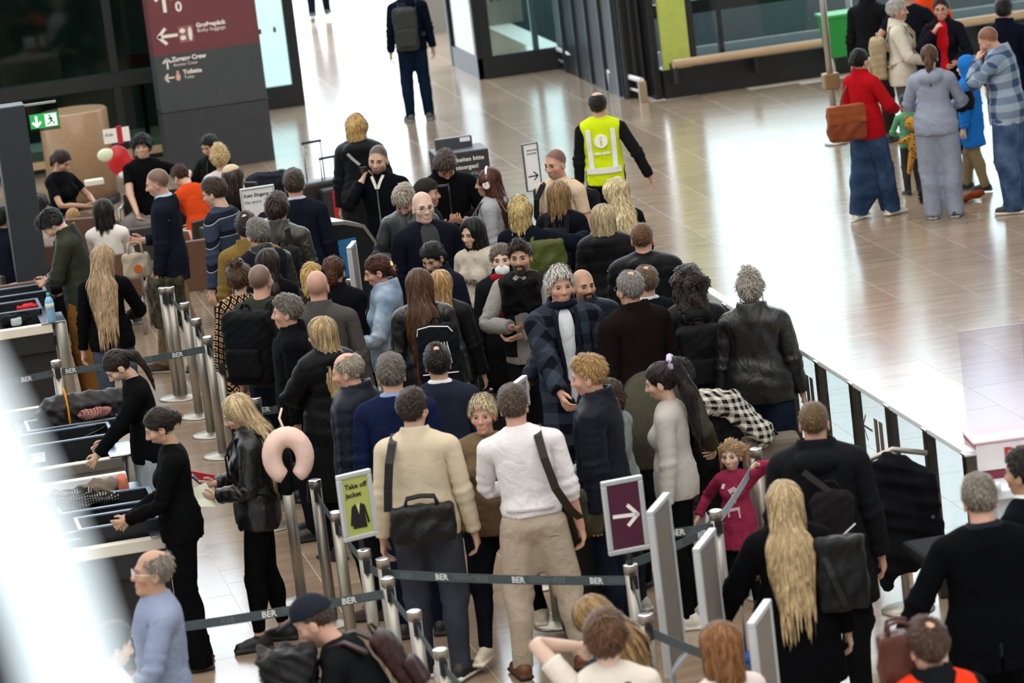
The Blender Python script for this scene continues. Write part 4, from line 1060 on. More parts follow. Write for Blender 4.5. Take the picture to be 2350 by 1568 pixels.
# big direction column
x0, x1 = on_y(390, 395, 45.9)[0], on_y(632, 365, 45.9)[0]
sc_ = empty('sign_column', ((x0+x1)/2, 45.9, 0), 0, 'tall dark grey and maroon direction column with white arrows', 'sign')
hw = (x1-x0)/2
zt = on_y(478, 113, 45.9)[2]; zs = on_y(495, 243, 45.9)[2]
MB().box(-hw, hw, 0, .55, 0, zs-.012).build('lower_panel', mat('32353a', .6, 'grain'), sc_)
MB().box(-hw-.015, hw+.015, .02, .53, zs-.012, zs).build('joint', BLACK, sc_)
MB().box(-hw, hw, 0, .55, zs, zt).build('middle_panel', mat('3b3f44', .6, 'grain'), sc_)
MB().box(-hw, hw, 0, .55, zt, 4.6).build('upper_panel', mat('6a3238', .6, 'grain'), sc_)
LET = mat('e6e0d6', .6)
def on_sign(px, py): return on_y(px, py, 45.9-.004)
def sign_arrow(px, py, s, ang): plate(arrow2(0, 0, s, ang), on_sign(px, py), XR, UP, LET, sc_, 'arrow')
sign_arrow(376, 4, .26, math.pi/2); sign_arrow(385, 83, .24, math.pi); sign_arrow(384, 147, .13, math.pi/2); sign_arrow(389, 179, .12, math.pi)
text('0', .17, on_sign(403, 27), XR, UP, LET, sc_, bold=.004)
text('Großgepäck', .072, on_sign(450, 63), XR, UP, LET, sc_, bold=.003); text('Bulky baggage', .062, on_sign(453, 74), XR, UP, LET, sc_)
text('Zugang Crew', .075, on_sign(395, 142), XR, UP, LET, sc_, bold=.003); text('Access Crew', .055, on_sign(398, 153), XR, UP, LET, sc_)
text('Toilette', .070, on_sign(421, 170), XR, UP, LET, sc_, bold=.003); text('Toilet', .052, on_sign(423, 181), XR, UP, LET, sc_)
ic = on_sign(427, 78)
plate([[(-.09, -.1), (.09, -.1), (.09, .1), (-.09, .1)]], ic, XR, UP, mat('8d5d63', .6), sc_, 'pictogram_field', .001)
ell = lambda cx, cy, a, b: [(cx+a*math.cos(t), cy+b*math.sin(t)) for t in np.linspace(0, 2*math.pi, 14)[:-1]]
plate([ell(.05, 0, .024, .085), ell(-.04, .045, .035, .03), ell(-.04, -.04, .035, .03)], np.array(ic)+np.array([0, -.004, 0]), XR, UP, LET, sc_, 'pictogram', .001)
plate([ell(0, -.01, .03, .045), ell(.0, .05, .016, .018)], on_sign(409, 175), XR, UP, mat('d8a79c', .6), sc_, 'pictogram', .001)
# dark post with exit sign
pb = gp(95, 790); ex = empty('dark_post', pb, 0, 'slim dark square post carrying the green emergency exit sign', 'post')
MB().bbox(-.15, .15, -.15, .15, 0, 2.30, .01).build('shaft', mat('1d242c', .5, 'grain'), ex); MB().bbox(-.17, .17, -.17, .17, 0, .06, .01).build('foot', FRAME, ex)
es = empty('exit_sign', (pb[0]+.15, pb[1]-.05, 2.02), 0, 'lit green emergency exit sign with white down arrow and running figure', 'sign')
MB().box(0, .30, -.012, .012, .25, .27).build('bracket', STEEL, es)
MB().box(.02, .31, -.006, .006, .0, .25).build('acrylic_plate', mat('b8c4c4', .05, 'glass'), es)
MB().box(.035, .30, -.016, -.007, .03, .165).build('green_field', mat('1f9a4a', .5, 'emit', scale=.55), es)
eo = np.array(es.location)
plate(arrow2(.095, .098, .10, -math.pi/2, .22), eo+np.array([0, -.018, 0]), XR, UP, mat('f2f6f2', .5, 'emit', scale=.7), es, 'arrow')
plate([[(.175, .04), (.285, .04), (.285, .155), (.175, .155)]], eo+np.array([0, -.018, 0]), XR, UP, mat('e8f2ea', .5, 'emit', scale=.6), es, 'door_field')
def bar2(x0, y0, x1, y1, w):
    d = math.hypot(x1-x0, y1-y0); nx, ny = -(y1-y0)/d*w/2, (x1-x0)/d*w/2
    return [(x0-nx, y0-ny), (x1-nx, y1-ny), (x1+nx, y1+ny), (x0+nx, y0+ny)]
plate([bar2(.225, .125, .235, .085, .022), bar2(.235, .088, .258, .072, .011), bar2(.258, .072, .252, .05, .011), bar2(.235, .088, .212, .066, .011), bar2(.212, .066, .192, .062, .011), bar2(.225, .12, .252, .105, .009), bar2(.225, .12, .203, .10, .009), ell(.222, .138, .01, .01)], eo+np.array([0, -.0195, 0]), XR, UP, mat('1f8a44', .5), es, 'running_figure')
# the hall's shell beyond the frame: ceiling, side walls, wall behind the gallery
SHELL = mat('a9a49c', .8, 'grain')
wall('ceiling', MB().box(-14, 26, -8, 47.2, 11.2, 11.5), mat('c9c5be', .8, 'grain'))
wall('wall_side_left', MB().box(-14.3, -14, -8, 51, 0, 11.2), SHELL); wall('wall_side_right', MB().box(26, 26.3, -8, 47, 0, 11.2), SHELL); wall('wall_behind', MB().box(-14, 26, -8.3, -8, 0, 11.2), SHELL)
gal = wall('floor_gallery', MB().box(-14, 26, -8, 1.2, 4.7, 5.0), SHELL)
# white curved gallery rail near the lens, out of focus; its glow is added
DR = 2.3
pts = []
for q in ((-180, 760), (-88, 930), (20, 1150), (98, 1330), (152, 1490), (190, 1640), (215, 1800)):
    d = ray(*q); pts.append(CAM+d/np.linalg.norm(d)*DR)
gr = empty('white_glow_rail', pts[3], 0, 'blurred white curved rail with added glow close in front of the view', 'light tube')
MB().tube([np.array(p)-pts[3] for p in pts], .025, 16).build('bar', mat('e8f3f8', .5, 'emit', scale=1.1), gr)
# ------------------------------------------------------------------ stanchions and belts
def stanchion_proto():
    r = empty('stanchion', (0, 0, 0), 0, 'x', 'post')
    MB().lathe([(.165, 0), (.165, .008), (.15, .016), (.05, .024), (.042, .03)], 20).build('base', STEEL, r)
    MB().lathe([(.038, .02), (.038, .93)], 14).build('tube', STEEL, r)
    MB().lathe([(.042, .93), (.042, .965), (.040, .972)], 14).build('head', STEEL, r)
    MB().lathe([(.043, .972), (.043, .980), (.030, .984)], 14).build('cap', CHROME, r)
    MB().box(-.022, .022, -.062, -.036, .845, .925).build('cassette', mat('191b1e', .5), r)
    return r
STN = [None]
def copy_tree(o, parent=None):
    c = o.copy(); link(c, parent)
    for ch in o.children: copy_tree(ch, c)
    return c
def stanchion(px, py, label, z=.98, group=None, rz=0.0, X=None):
    p = gp(px, py, z)
    if STN[0] is None: STN[0] = stanchion_proto(); o = STN[0]
    else: o = copy_tree(STN[0])
    o.location = (float(p[0] if X is None else X), float(p[1]), 0); o.rotation_euler = (0, 0, rz); tag(o, label, 'post', group)
    if not group and 'group' in o.keys(): del o['group']
    return o
G1 = 'steel belt posts in the lane beside the screening counters'
lane_posts = [(388, 659), (423, 695), (450, 732), (476, 773), (503, 815), (587, 913), (722, 1102), (770, 1175), (835, 1262), (878, 1282), (889, 1326), (950, 1402), (1010, 1490)]
LP = []
for i, q in enumerate(lane_posts):
    LP.append(stanchion(q[0], q[1], 'brushed steel belt post in the long row facing the screening counters', group=G1))
stanchion(374, 660, 'brushed steel belt post standing beside the hanging camouflage backpack')
for i_, l_ in ((0, 'brushed steel belt post behind the hanging camouflage backpack'), (3, 'brushed steel belt post where the printed belt from the far counter ends'), (5, 'brushed steel belt post with a belt stub behind the blonde woman with pillow'), (8, 'brushed steel belt post carrying the green take-off-jacket board'), (9, 'brushed steel belt post where the belt before the beige trousers starts'), (10, 'brushed steel belt post where the belt behind the pale blue shirt starts')):
    tag(LP[i_], l_); del LP[i_]['group']
P_c1 = stanchion(128, 828, 'brushed steel belt post right beside the screening counter with the water bottle')
P_far = stanchion(652, 1062, 'brushed steel belt post behind the blonde woman carrying the pink neck pillow', z=.98)
P_mid = stanchion(1243, 1095, 'brushed steel belt post behind the man in the white shirt')
P_girl = stanchion(1641, 1172, 'brushed steel belt post in front of the little girl in raspberry dress')
P_gh = stanchion(1733, 1030, 'brushed steel belt post that the little girl holds with her raised hand')
P_fr = stanchion(1481, 1410, 'brushed steel belt post between the arrow sign and the brown-haired heads')
P_pur = stanchion(1446, 1296, 'brushed steel belt post carrying the plum arrow sign')
P_np = stanchion(1236, 455, 'brushed steel belt post carrying the narrow white arrow sign')
P_term = stanchion(803, 640, 'brushed steel belt post beside the black terminal with blue panel', z=.98)
P_mid2 = stanchion(1010, 852, 'brushed steel belt post hidden among the suited men')
BELT = mat('3f4a4e', .7, 'grain'); BELTTXT = mat('d4d8d8', .6); BELTDIM = mat('59656a', .6)
def belt(a, b, label, texts=(), z=.885, sag=.015, color=None, w=.055, za=None, zb=None):
    """belt between two world points; texts = fractions where the printed name stands"""
    a = np.array([a[0], a[1], za if za is not None else z]); b = np.array([b[0], b[1], zb if zb is not None else z]); L_ = np.linalg.norm(b-a)
    o = empty('barrier_belt', a, 0, label, 'belt'); n = 9
    pts = [(b-a)*t-np.array([0, 0, sag*4*t*(1-t)]) for t in np.linspace(0, 1, n)]
    MB().strip(pts, w, .003).build('webbing', color or BELT, o)
    d = (b-a)/L_
    if proj(a)[0] > proj(b)[0]: rd = -d
    else: rd = d
    nrm = np.cross(rd, (0, 0, 1.)); 
    for i, t in enumerate(texts):
        q = a+(b-a)*t-np.array([0, 0, sag*4*t*(1-t)+.017])+nrm*.003
        text('BER', .052, q, rd, np.cross(nrm, rd), BELTTXT, o, bold=.0012, depth=.0004)
        for k in range(3): plate([[(.12, .008+k*.012), (.12+(.16, .20, .12)[k]*.8, .008+k*.012), (.12+(.16, .20, .12)[k]*.8, .013+k*.012), (.12, .013+k*.012)]], q, rd, np.cross(nrm, rd), BELTDIM, o, 'small_print', .0004)
        q2 = q-rd*.26; text('BER', .05, q2+rd*.1, rd, np.cross(nrm, rd), BELTDIM, o, bold=.0008, depth=.0004, flipx=True)
    return o
pl = lambda o: (o.location.x, o.location.y)
def frac(a, b, pxs, z=.885):
    """fractions along a belt that are seen at the given pixel columns"""
    a = np.array([*a, z]); b = np.array([*b, z]); out = []
    ts = np.linspace(0, 1, 200); q = [proj(a+(b-a)*t)[0] for t in ts]
    for p in pxs: out.append(float(ts[int(np.argmin(np.abs(np.array(q)-p)))]))
    return out
def belt_t(a, b, label, pxs, **k): return belt(a, b, label, frac(a, b, pxs), **k)
belt_t(pl(LP[9]), pl(P_pur), 'dark grey printed belt stretched in front of the man in beige trousers', (998, 1175, 1353))
belt_t(pl(LP[10]), (1.2, pl(LP[10])[1]+.1), 'dark grey printed belt passing behind the man in the pale blue shirt', (783, 599, 300))
belt_t(pl(LP[3]), pl(P_c1), 'dark grey printed belt in front of the jeans of the long-haired blonde woman', (394, 150))
belt_t(pl(P_c1), (.9, pl(P_c1)[1]-.05), 'dark grey printed belt across the dark front of the far screening counter', (48,))
for i, (a, b) in enumerate(((0, 1), (1, 2), (2, 3), (3, 4), (6, 7), (7, 8), (8, 9), (10, 11), (11, 12))):
    belt(pl(LP[a]), pl(LP[b]), 'short grey belt joining neighbouring posts of the long lane row')['group'] = 'belts between posts of the lane row'
belt(pl(LP[12]), (pl(LP[12])[0]+.05, pl(LP[12])[1]-.9), 'grey belt leaving the front post of the lane row toward the floor edge')
belt_t(pl(P_girl), (pl(P_pur)[0]+.05, pl(P_pur)[1]+.35), 'dark grey printed belt behind the grey panel signs', (1600,))
belt_t((pl(P_girl)[0]-.46, pl(P_girl)[1]+.10), pl(P_girl), 'dark grey printed belt in front of the black-haired woman in grey sweater', (1538,))
belt(pl(P_gh), pl(P_girl), 'pale grey belt slanting across the little girl in raspberry dress', color=mat('8f9aa4', .6), z=.90)
belt(pl(P_pur), pl(P_fr), 'grey belt sloping from the plum arrow sign post to the next post')
belt(pl(P_fr), (pl(P_fr)[0]+.35, pl(P_fr)[1]-1.2), 'grey belt leading from the front post toward the auburn-haired woman')
belt_t(pl(LP[5]), (pl(LP[5])[0]+.2, pl(LP[5])[1]-.02), 'stub of printed belt behind the blonde woman with pink neck pillow', (592,))
belt_t((pl(P_mid2)[0]-.6, pl(P_mid2)[1]-.05), pl(P_mid2), 'printed belt glimpsed between the heads of the suited men', (940,))
belt((2.12, 26.55), (2.98, 25.9), 'bright red barrier belt between the counter end and the blonde woman', color=mat('b01c2c', .6), z=.80, zb=.62)
# ------------------------------------------------------------------ signs on posts
def framed_sign(name, px, py, wpx, hpx, zc, field, frame_m, label, depth=.025, rz=0.0, Y=None, fw=.03):
    """upright framed board; centre seen at (px,py)"""
    c = gp(px, py, zc) if Y is None else on_y(px, py, Y)
    s = FPX/np.linalg.norm(c-CAM); w_, h_ = wpx/s/2, hpx/s/2
    o = empty(name, (c[0], c[1], c[2]-h_), rz, label, 'sign')
    MB().box(-w_+fw*.6, w_-fw*.6, 0.004, depth-.004, fw*.6, 2*h_-fw*.6).build('field', field, o)
    mb = MB()
    for x0_, x1_, z0_, z1_ in ((-w_, w_, 0, fw), (-w_, w_, 2*h_-fw, 2*h_), (-w_, -w_+fw, fw, 2*h_-fw), (w_-fw, w_, fw, 2*h_-fw)): mb.bbox(x0_, x1_, -.006, depth, z0_, z1_, min(.006, fw*.3))
    mb.build('frame', frame_m, o)
    return o, w_, h_
def sgn_o(o, x, z): 
    M = parent_mw(o); return np.array(M@Vector((x, .002, z)))
def sgn_r(o): 
    M = parent_mw(o).to_3x3(); return np.array(M@Vector((1, 0, 0)))
g1, w_, h_ = framed_sign('instruction_sign', 821, 1161, 88, 158, 1.26, mat('a5ae5c', .6), ALU, 'green board with a black jacket picture asking to take off jacket', rz=.30)
text('Take off', .044, sgn_o(g1, -w_+.045, 2*h_-.098), sgn_r(g1), UP, BLACK, g1, bold=.001); text('jacket', .044, sgn_o(g1, -w_+.045, 2*h_-.150), sgn_r(g1), UP, BLACK, g1, bold=.001)
jk = [(-.055, .0), (.06, -.005), (.052, .12), (.068, .02), (.085, .03), (.058, .165), (.022, .185), (.005, .10), (-.018, .185), (-.05, .165), (-.075, .03), (-.055, .02), (-.045, .12)]
jk = [(x*.82, z*.82) for x, z in jk]
plate([jk], sgn_o(g1, .0, .07), sgn_r(g1), UP, BLACK, g1, 'jacket_picture')
plate([[(.002, .086), (.015, .15), (-.01, .15)]], sgn_o(g1, .0, .0705)-np.array([0, .0015, 0]), sgn_r(g1), UP, mat('c2ca86', .6), g1, 'jacket_collar')
MB().tube([(0, .015, -.06), (0, .015, .02)], .016, 8).build('socket', BLACK, g1)
p1, w_, h_ = framed_sign('arrow_sign', 1436, 1184, 100, 176, 1.27, mat('4a1330', .55), ALU, 'plum framed board with a large white right-pointing arrow', rz=0.10)
plate(arrow2(0, 0, .155, -.06, .14), sgn_o(p1, .0, h_), sgn_r(p1), UP, mat('efeae6', .6), p1, 'arrow')
MB().tube([(0, .015, -.07), (0, .015, .02)], .018, 8).build('socket', BLACK, p1)
n1, w_, h_ = framed_sign('arrow_sign', 1224, 391, 40, 112, 1.28, mat('e4e5e8', .6), mat('6a6d72', .4, 'brushed', .8), 'narrow white board with a black arrow beside the man in cream shirt', rz=.25, fw=.010)
plate(arrow2(0, 0, .10, 0, .11), sgn_o(n1, .0, h_*.62), sgn_r(n1), UP, BLACK, n1, 'arrow')
text('Sicherheits-', .026, sgn_o(n1, -w_+.04, 2*h_-.075), sgn_r(n1), UP, DARKG, n1); text('kontrolle', .026, sgn_o(n1, -w_+.04, 2*h_-.107), sgn_r(n1), UP, DARKG, n1)
MB().tube([(0, .015, -.12), (0, .015, .02)], .016, 8).build('socket', BLACK, n1); n1.location.x = P_np.location.x-.03; n1.location.y = P_np.location.y-.03
k1, w_, h_ = framed_sign('entry_sign', 596, 482, 80, 108, 1.30, mat('d9dad8', .6), ALU, 'white board reading Kein Eingang No entry with a black round no-entry mark', rz=.05, fw=.018)
text('Kein Eingang', .044, sgn_o(k1, -w_+.03, 2*h_-.085), sgn_r(k1), UP, BLACK, k1, bold=.0006); text('No entry', .042, sgn_o(k1, -w_+.03, 2*h_-.145), sgn_r(k1), UP, mat('55585a', .6), k1)
plate([ell(0, 0, .075, .075)], sgn_o(k1, .035, h_*.55), sgn_r(k1), UP, BLACK, k1, 'no_entry_disc'); plate([[(-.05, -.013), (.05, -.013), (.05, .013), (-.05, .013)]], sgn_o(k1, .035, h_*.55)-np.array([0, .002, 0]), sgn_r(k1), UP, mat('e8e8e6', .6), k1, 'no_entry_bar')
st = MB().tube([(0, .02, -k1.location.z+.02), (0, .02, .02)], .022, 10); st.build('pole', STEEL, k1); MB().lathe([(.17, -k1.location.z), (.17, -k1.location.z+.012), (.03, -k1.location.z+.02)], 18).build('base', STEEL, k1)
# black liquids disposal stand
c = gp(1062, 372, 1.16); lq = empty('disposal_stand', (c[0], c[1], 0), -.04, 'black stand with white lettering about disposing of liquids', 'stand')
s = FPX/np.linalg.norm(c-CAM); w_ = 62/s
MB().bbox(-w_, w_, 0, .45, 0, 1.16+.10, .012).build('cabinet', mat('24272b', .5, 'grain'), lq)
MB().bbox(-w_+.06, w_-.10, .32, .40, 1.24, 1.36, .008).build('back_board', mat('3a3f44', .5, 'grain'), lq)
MB().box(w_-.22, w_-.12, .315, .322, 1.31, 1.35).build('white_tag', WHITE, lq)
so = lambda x, z: np.array(parent_mw(lq)@Vector((x, -.003, z))); sr = np.array(parent_mw(lq).to_3x3()@Vector((1, 0, 0)))
text('Flüssigkeiten bitte', .058, so(-w_+.05, 1.165), sr, UP, LET, lq, bold=.001); text('hier entsorgen!', .058, so(-w_+.05, 1.09), sr, UP, LET, lq, bold=.001); text('Please dispose of liquids', .044, so(-w_+.05, 1.025), sr, UP, mat('a9acae', .6), lq)
MB().box(-w_+.06, w_-.06, -.004, .0, .15, .92).build('door', mat('1c1f22', .5, 'grain'), lq)
# three grey boards seen edge-on, beside the plum sign
def edge_board(px, py, hpx, z_top, label, rz, wd=.42, foot=True, post=True):
    c = gp(px, py, z_top); s = FPX/np.linalg.norm(c-CAM); h_ = hpx/s
    o = empty('panel_sign', (c[0], c[1], 0), rz, label, 'sign')
    MB().box(-wd/2+.015, wd/2-.015, -.012, .012, z_top-h_+.02, z_top-.01).build('board', GREYP, o)
    mb = MB(); mb.bbox(-wd/2, wd/2, -.02, .02, z_top-.03, z_top, .005); mb.bbox(-wd/2, -wd/2+.03, -.02, .02, z_top-h_, z_top-.03, .005); mb.bbox(wd/2-.03, wd/2, -.02, .02, z_top-h_, z_top-.03, .005); mb.bbox(-wd/2, wd/2, -.02, .02, z_top-h_-.03, z_top-h_, .005)
    mb.build('frame', ALU, o)
    if post:
        MB().tube([(0, .03, 0.02), (0, .03, z_top-h_+.1)], .02, 8).build('pole', STEEL, o); MB().lathe([(.15, 0), (.15, .012), (.03, .02)], 16).build('base', STEEL, o)
    return o
edge_board(1510, 1152, 385, 1.50, 'tall grey framed board seen from its edge right beside the plum sign', math.radians(63))
edge_board(1616, 1235, 330, 1.50, 'middle grey framed board seen edge-on in front of the girl in raspberry', math.radians(63))
edge_board(1742, 1402, 300, 1.50, 'front grey framed board seen edge-on beside the blonde woman with tote', math.radians(63))
edge_board(806, 560, 165, 1.50, 'thin silver board seen edge-on beside the auburn woman in denim jacket', math.radians(72), .30)
edge_board(1189, 872, 60, 1.42, 'small silver board seen edge-on between the plaid coat and white shirt', math.radians(60), .28)
# black terminal with blue panel
c = gp(788, 515, 1.28); tm = empty('check_terminal', (c[0]+.05, c[1], 0), .25, 'black curved terminal with a blue panel beside the man in navy suit', 'terminal')
MB().prism([(-.24, 0), (.20, 0), (.22, 1.05), (.12, 1.22), (-.05, 1.28), (-.24, 1.30)], 'y', 0, .3).build('body', mat('14161a', .35, 'grain'), tm)
MB().prism([(-.24, 1.30), (-.05, 1.28), (.12, 1.22), (.22, 1.05), (.245, 1.06), (.14, 1.245), (-.04, 1.31), (-.24, 1.33)], 'y', -.01, .31).build('trim', STEEL, tm)
MB().box(-.18, .04, -.008, 0, .82, 1.15).build('blue_panel', mat('2b6fa6', .5), tm)
# ------------------------------------------------------------------ glass fence
fx = 6.73; fys = [21.78, 22.57, 23.37, 24.18, 25.00, 25.81, 26.63, 27.46, 28.28, 29.1, 29.9]
fen = empty('glass_fence', (fx, fys[0], 0), 0, 'glass fence with dark steel posts and pale top rail along the queue', 'fence')
PM = mat('4a443d', .32, 'brushed', .9)
for i, y in enumerate(fys):
    pst = MB().bbox(-.03, .035, -.035, .035, 0, 1.09, .006).build('post', PM, fen, (0, y-fys[0], 0)); MB().bbox(-.036, .042, -.04, .04, 1.09, 1.105, .004).build('post_cap', CHROME, pst)
    if i:
        y0, y1 = fys[i-1]-fys[0]+.04, y-fys[0]-.04
        pn = MB().box(-.006, .006, y0, y1, .08, 1.07).build('pane', mat('f3f9f9', .04, 'glass', scale=.7), fen)
        for k in range(12): 
            yy = y0+.03+k*(y1-y0-.06)/11; MB().box(-.009, -.0065, yy-.006, yy+.006, .30, .42).build('stripe_mark', mat('2e3236', .6), pn)
        if i in (3, 5):
            ym = (y0+y1)/2
            plate(arrow2(0, 0, .22, math.pi, .07), (fx-.008, fys[0]+ym+.14, .84), (0, -1, 0), UP, mat('5a5046', .6), pn, 'arrow_mark')
            for q in (-.02, -.13): plate([[(0, 0), (.085, 0), (.085, .26), (0, .26)]], (fx-.008, fys[0]+ym+q, .68), (0, -1, 0), UP, mat('5a5046', .6), pn, 'bag_mark')
MB().bbox(-.02, .05, 0, fys[-1]-fys[0], 1.075, 1.115, .008).build('top_rail', mat('dfe6ea', .3), fen)
# ------------------------------------------------------------------ screening counters with trays
TRAYM = mat('15181d', .38, 'grain'); RIM = mat('6b7a8c', .3, 'plain', .3)
def counter(y0, y1, label, front='white', rollers=True):
    o = empty('screening_counter', (0, y0, 0), 0, label, 'counter'); X1 = 2.10; D = y1-y0
    MB().box(-1.5, X1-.06, .05, D-.05, 0, .70).build('cabinet', mat('17171b', .55, 'grain'), o)
    MB().box(-1.5, X1-.02, .04, D-.04, .70, .74).build('bed', mat('22262b', .5, 'grain'), o)
    MB().bbox(-1.5, X1-.07, -.02, .06, .78, .86, .008).build('front_rail', mat('ded8cb', .45) if front == 'white' else STEEL, o)
    MB().bbox(-1.5, X1-.10, D-.08, D-.02, .78, .86, .008).build('back_rail', mat('d9dbd9', .4) if front == 'white' else STEEL, o)
    MB().bbox(-1.5, X1-.07, -.005, .04, .62, .78, .004).build('fascia', STEEL if front != 'white' else mat('1a1b1f', .5), o)
    MB().lathe([(.055, 0), (.055, .855), (.05, .86)], 18, (X1, .03, 0)).build('end_post', STEEL, o)
    MB().bbox(X1-.16, X1+.05, -.03, .42, .861, .873, .004).build('end_plate', mat('9aa3b0', .25, 'brushed', .9), o)
    MB().bbox(X1-.16, X1-.02, .42, D-.1, .75, .79, .004).build('side_rail', mat('8a94a2', .28, 'brushed', .9), o)
    if rollers:
        n = int((X1+1.2)/.075)
        for k in range(n):
            xx = X1-.22-k*.075
            if xx < .2: break
            MB().tube([(xx, .10, .765), (xx, D-.12, .765)], .026, 8).build('roller', mat('59616b', .3, 'brushed', .8), o)
    return o
counter(32.28, 34.0, 'far dark screening counter with cream rail and the water bottle on it')
counter(26.58, 28.86, 'middle screening counter with brushed steel front and two trays', 'steel')
counter(24.00, 26.12, 'near dark screening counter with cream front rail and open trays')
def tray(px, py, z, label, rz=0.0, L_=.62, W_=.40, H_=.13, tagged=False):
    p = gp(px, py, z+H_); o = empty('tray', (p[0], p[1], z), rz, label, 'tray')
    t = .012; mb = MB(); mb.box(-L_/2, L_/2, -W_/2, W_/2, 0, t)
    for x0_, x1_, y0_, y1_ in ((-L_/2, L_/2, -W_/2, -W_/2+t), (-L_/2, L_/2, W_/2-t, W_/2), (-L_/2, -L_/2+t, -W_/2, W_/2), (L_/2-t, L_/2, -W_/2, W_/2)): mb.box(x0_, x1_, y0_, y1_, t, H_)
    mb.build('shell', TRAYM, o); mr = MB()
    for x0_, x1_, y0_, y1_ in ((-L_/2-.012, L_/2+.012, -W_/2-.012, -W_/2+.014), (-L_/2-.012, L_/2+.012, W_/2-.014, W_/2+.012), (-L_/2-.012, -L_/2+.014, -W_/2, W_/2), (L_/2-.014, L_/2+.012, -W_/2, W_/2)): mr.bbox(x0_, x1_, y0_, y1_, H_-.004, H_+.010, .004)
    mr.build('rim', RIM, o)
    if tagged:
        lb = MB().box(-L_/2+.06, -L_/2+.16, -W_/2-.004, -W_/2, .03, .10).build('barcode_label', WHITE, o)
        text('S-14077764', .016, (p[0]-L_/2+.065, p[1]-W_/2-.005, z+.08), XR, UP, BLACK, o, depth=.0003)
    return o
TB = .79
t_a = tray(-10, 712, .79, 'dark tray with red and clear things on the far counter beside the bottle', L_=.75, W_=.5)
t_b = tray(20, 672, .79, 'second dark tray behind on the far counter')
t_c = tray(148, 1000, .79, 'black tray with brown straps and cables on the middle counter', .0, .66, .42, .15, True)
t_c2 = tray(165, 965, .79, 'black tray rear on the middle counter under the ponytailed woman hand', .0, .66, .36, .13)
t_d = tray(240, 1150, .79, 'near counter tray with knitted garment in it', .0, .62, .40, .12)
t_e = tray(270, 1190, .79, 'empty black tray with steel blue rim on near counter', .0, .52, .34, .16)
t_f = tray(150, 1235, .79, 'small tray corner at the front of the near counter', .0, .36, .22, .09)
# things in trays
def blob(name, loc, ops, m, label, cat, vox=.012, rz=0.0, group=None):
    V, Q = sdf_mesh(ops, vox); me = raw_mesh(name, V, Q); set_vec(me, 'rest', V); me.materials.append(m)
    o = bpy.data.objects.new(name, me); link(o); o.location = tuple(float(c) for c in loc); o.rotation_euler = (0, 0, rz); tag(o, label, cat, group); return o
def crumple(V, seed, amp, f=18):
    r = np.random.RandomState(seed); d = np.zeros(len(V))
    for i in range(8): d += 1-2*np.abs(np.sin(V@(r.normal(size=3)*f)+r.rand()*6))
    return d*amp/3
def soft(name, px, py, z, ops, m, label, cat, seed=1, amp=.01, vox=.012, rz=0.0):
    V, Q = sdf_mesh(ops, vox); me = raw_mesh(name, V, Q); N = get_no(me); V2 = get_co(me)+N*crumple(V, seed, amp)[:, None]; V2[:, 2] -= V2[:, 2].min()
    me.vertices.foreach_set('co', V2.astype(np.float32).ravel()); set_vec(me, 'rest', V); me.materials.append(m); me.update()
    p = gp(px, py, z+float(V2[:, 2].max())*.5)
    o = bpy.data.objects.new(name, me); link(o); o.location = (float(p[0]), float(p[1]), z); o.rotation_euler = (0, 0, rz); return tag(o, label, cat)
E_ = lambda c, r: ('add', ('ell', c, r), .03)
B_ = lambda c, r, rd=.02: ('add', ('box', c, r, 0, rd), .02)
soft('brown_straps', 100, 1000, .81, [E_((-.1, 0, .05), (.10, .06, .05)), E_((.05, .02, .06), (.07, .05, .06)), E_((.12, -.02, .04), (.06, .05, .04))], mat('8a6648', .7, 'bagcloth'), 'tan brown leather straps heaped in the tray on the middle counter', 'straps', 3, .018)
soft('camera_case', 178, 1000, .81, [B_((0, 0, .06), (.11, .05, .06))], mat('17181b', .5, 'bagcloth'), 'black camera case lying in the tray on the middle counter', 'case', 4, .006)
cb = gp(215, 995, .87); cbl = empty('cable_tangle', cb, 0, 'dark tangle of cables in the tray on the middle counter', 'cables')
rr_ = random.Random(5)
for k in range(7): MB().tube([(rr_.uniform(-.11, .11), rr_.uniform(-.1, .1), rr_.uniform(-.03, .08)) for _ in range(5)], .010, 6).build('cable', mat('1b1c20', .45), cbl)
soft('grey_garment', 190, 1130, .80, [E_((-.15, 0, .05), (.20, .14, .06)), E_((.12, .02, .07), (.20, .13, .07))], mat('6d6259', .9, 'bagcloth'), 'grey brown coat with salmon cuff laid over trays of the near counter', 'coat', 6, .02)
soft('salmon_cuff', 281, 1110, .86, [B_((0, 0, .05), (.035, .09, .06), .02)], mat('c0705a', .9, 'bagcloth'), 'salmon pink cuff of the coat on the near counter', 'cuff', 7, .01)
soft('knitted_garment', 185, 1152, .81, [E_((-.08, 0, .06), (.22, .13, .08)), E_((.14, .0, .05), (.14, .1, .05))], mat('1a1b1f', .9, 'checks', c2='9a958a', scale=55), 'black and white knitted garment in the tray of the near counter', 'garment', 8, .016)
soft('duffel_bag', 195, 945, .79, [('add', ('cap', (-.22, 0, .16), (.26, 0, .16), .15, .15), .03), B_((.02, 0, .08), (.3, .15, .08), .05)], mat('17161a', .45, 'bagleather'), 'black duffel bag with orange yellow band on the middle counter', 'bag', 9, .012)
pq = gp(156, 945, .98); bd = MB().tube([(math.cos(a)*0-.0, math.cos(a)*.165, math.sin(a)*.165) for a in np.linspace(-.9, 3.6, 16)], .04, 6, flat=.2, up=(1, 0, 0))
bdo = bd.build('orange_band', mat('d08a18', .6, 'bagcloth'), bpy.data.objects['duffel_bag'], (-.13, 0, .16))
soft('patterned_scarf', 212, 950, .93, [E_((0, 0, .05), (.12, .06, .05)), E_((.08, .03, .06), (.08, .05, .04))], mat('b08a7a', .9, 'lattice', c2='5a2230', scale=40), 'red and cream patterned scarf held over the middle counter tray', 'scarf', 10, .012)
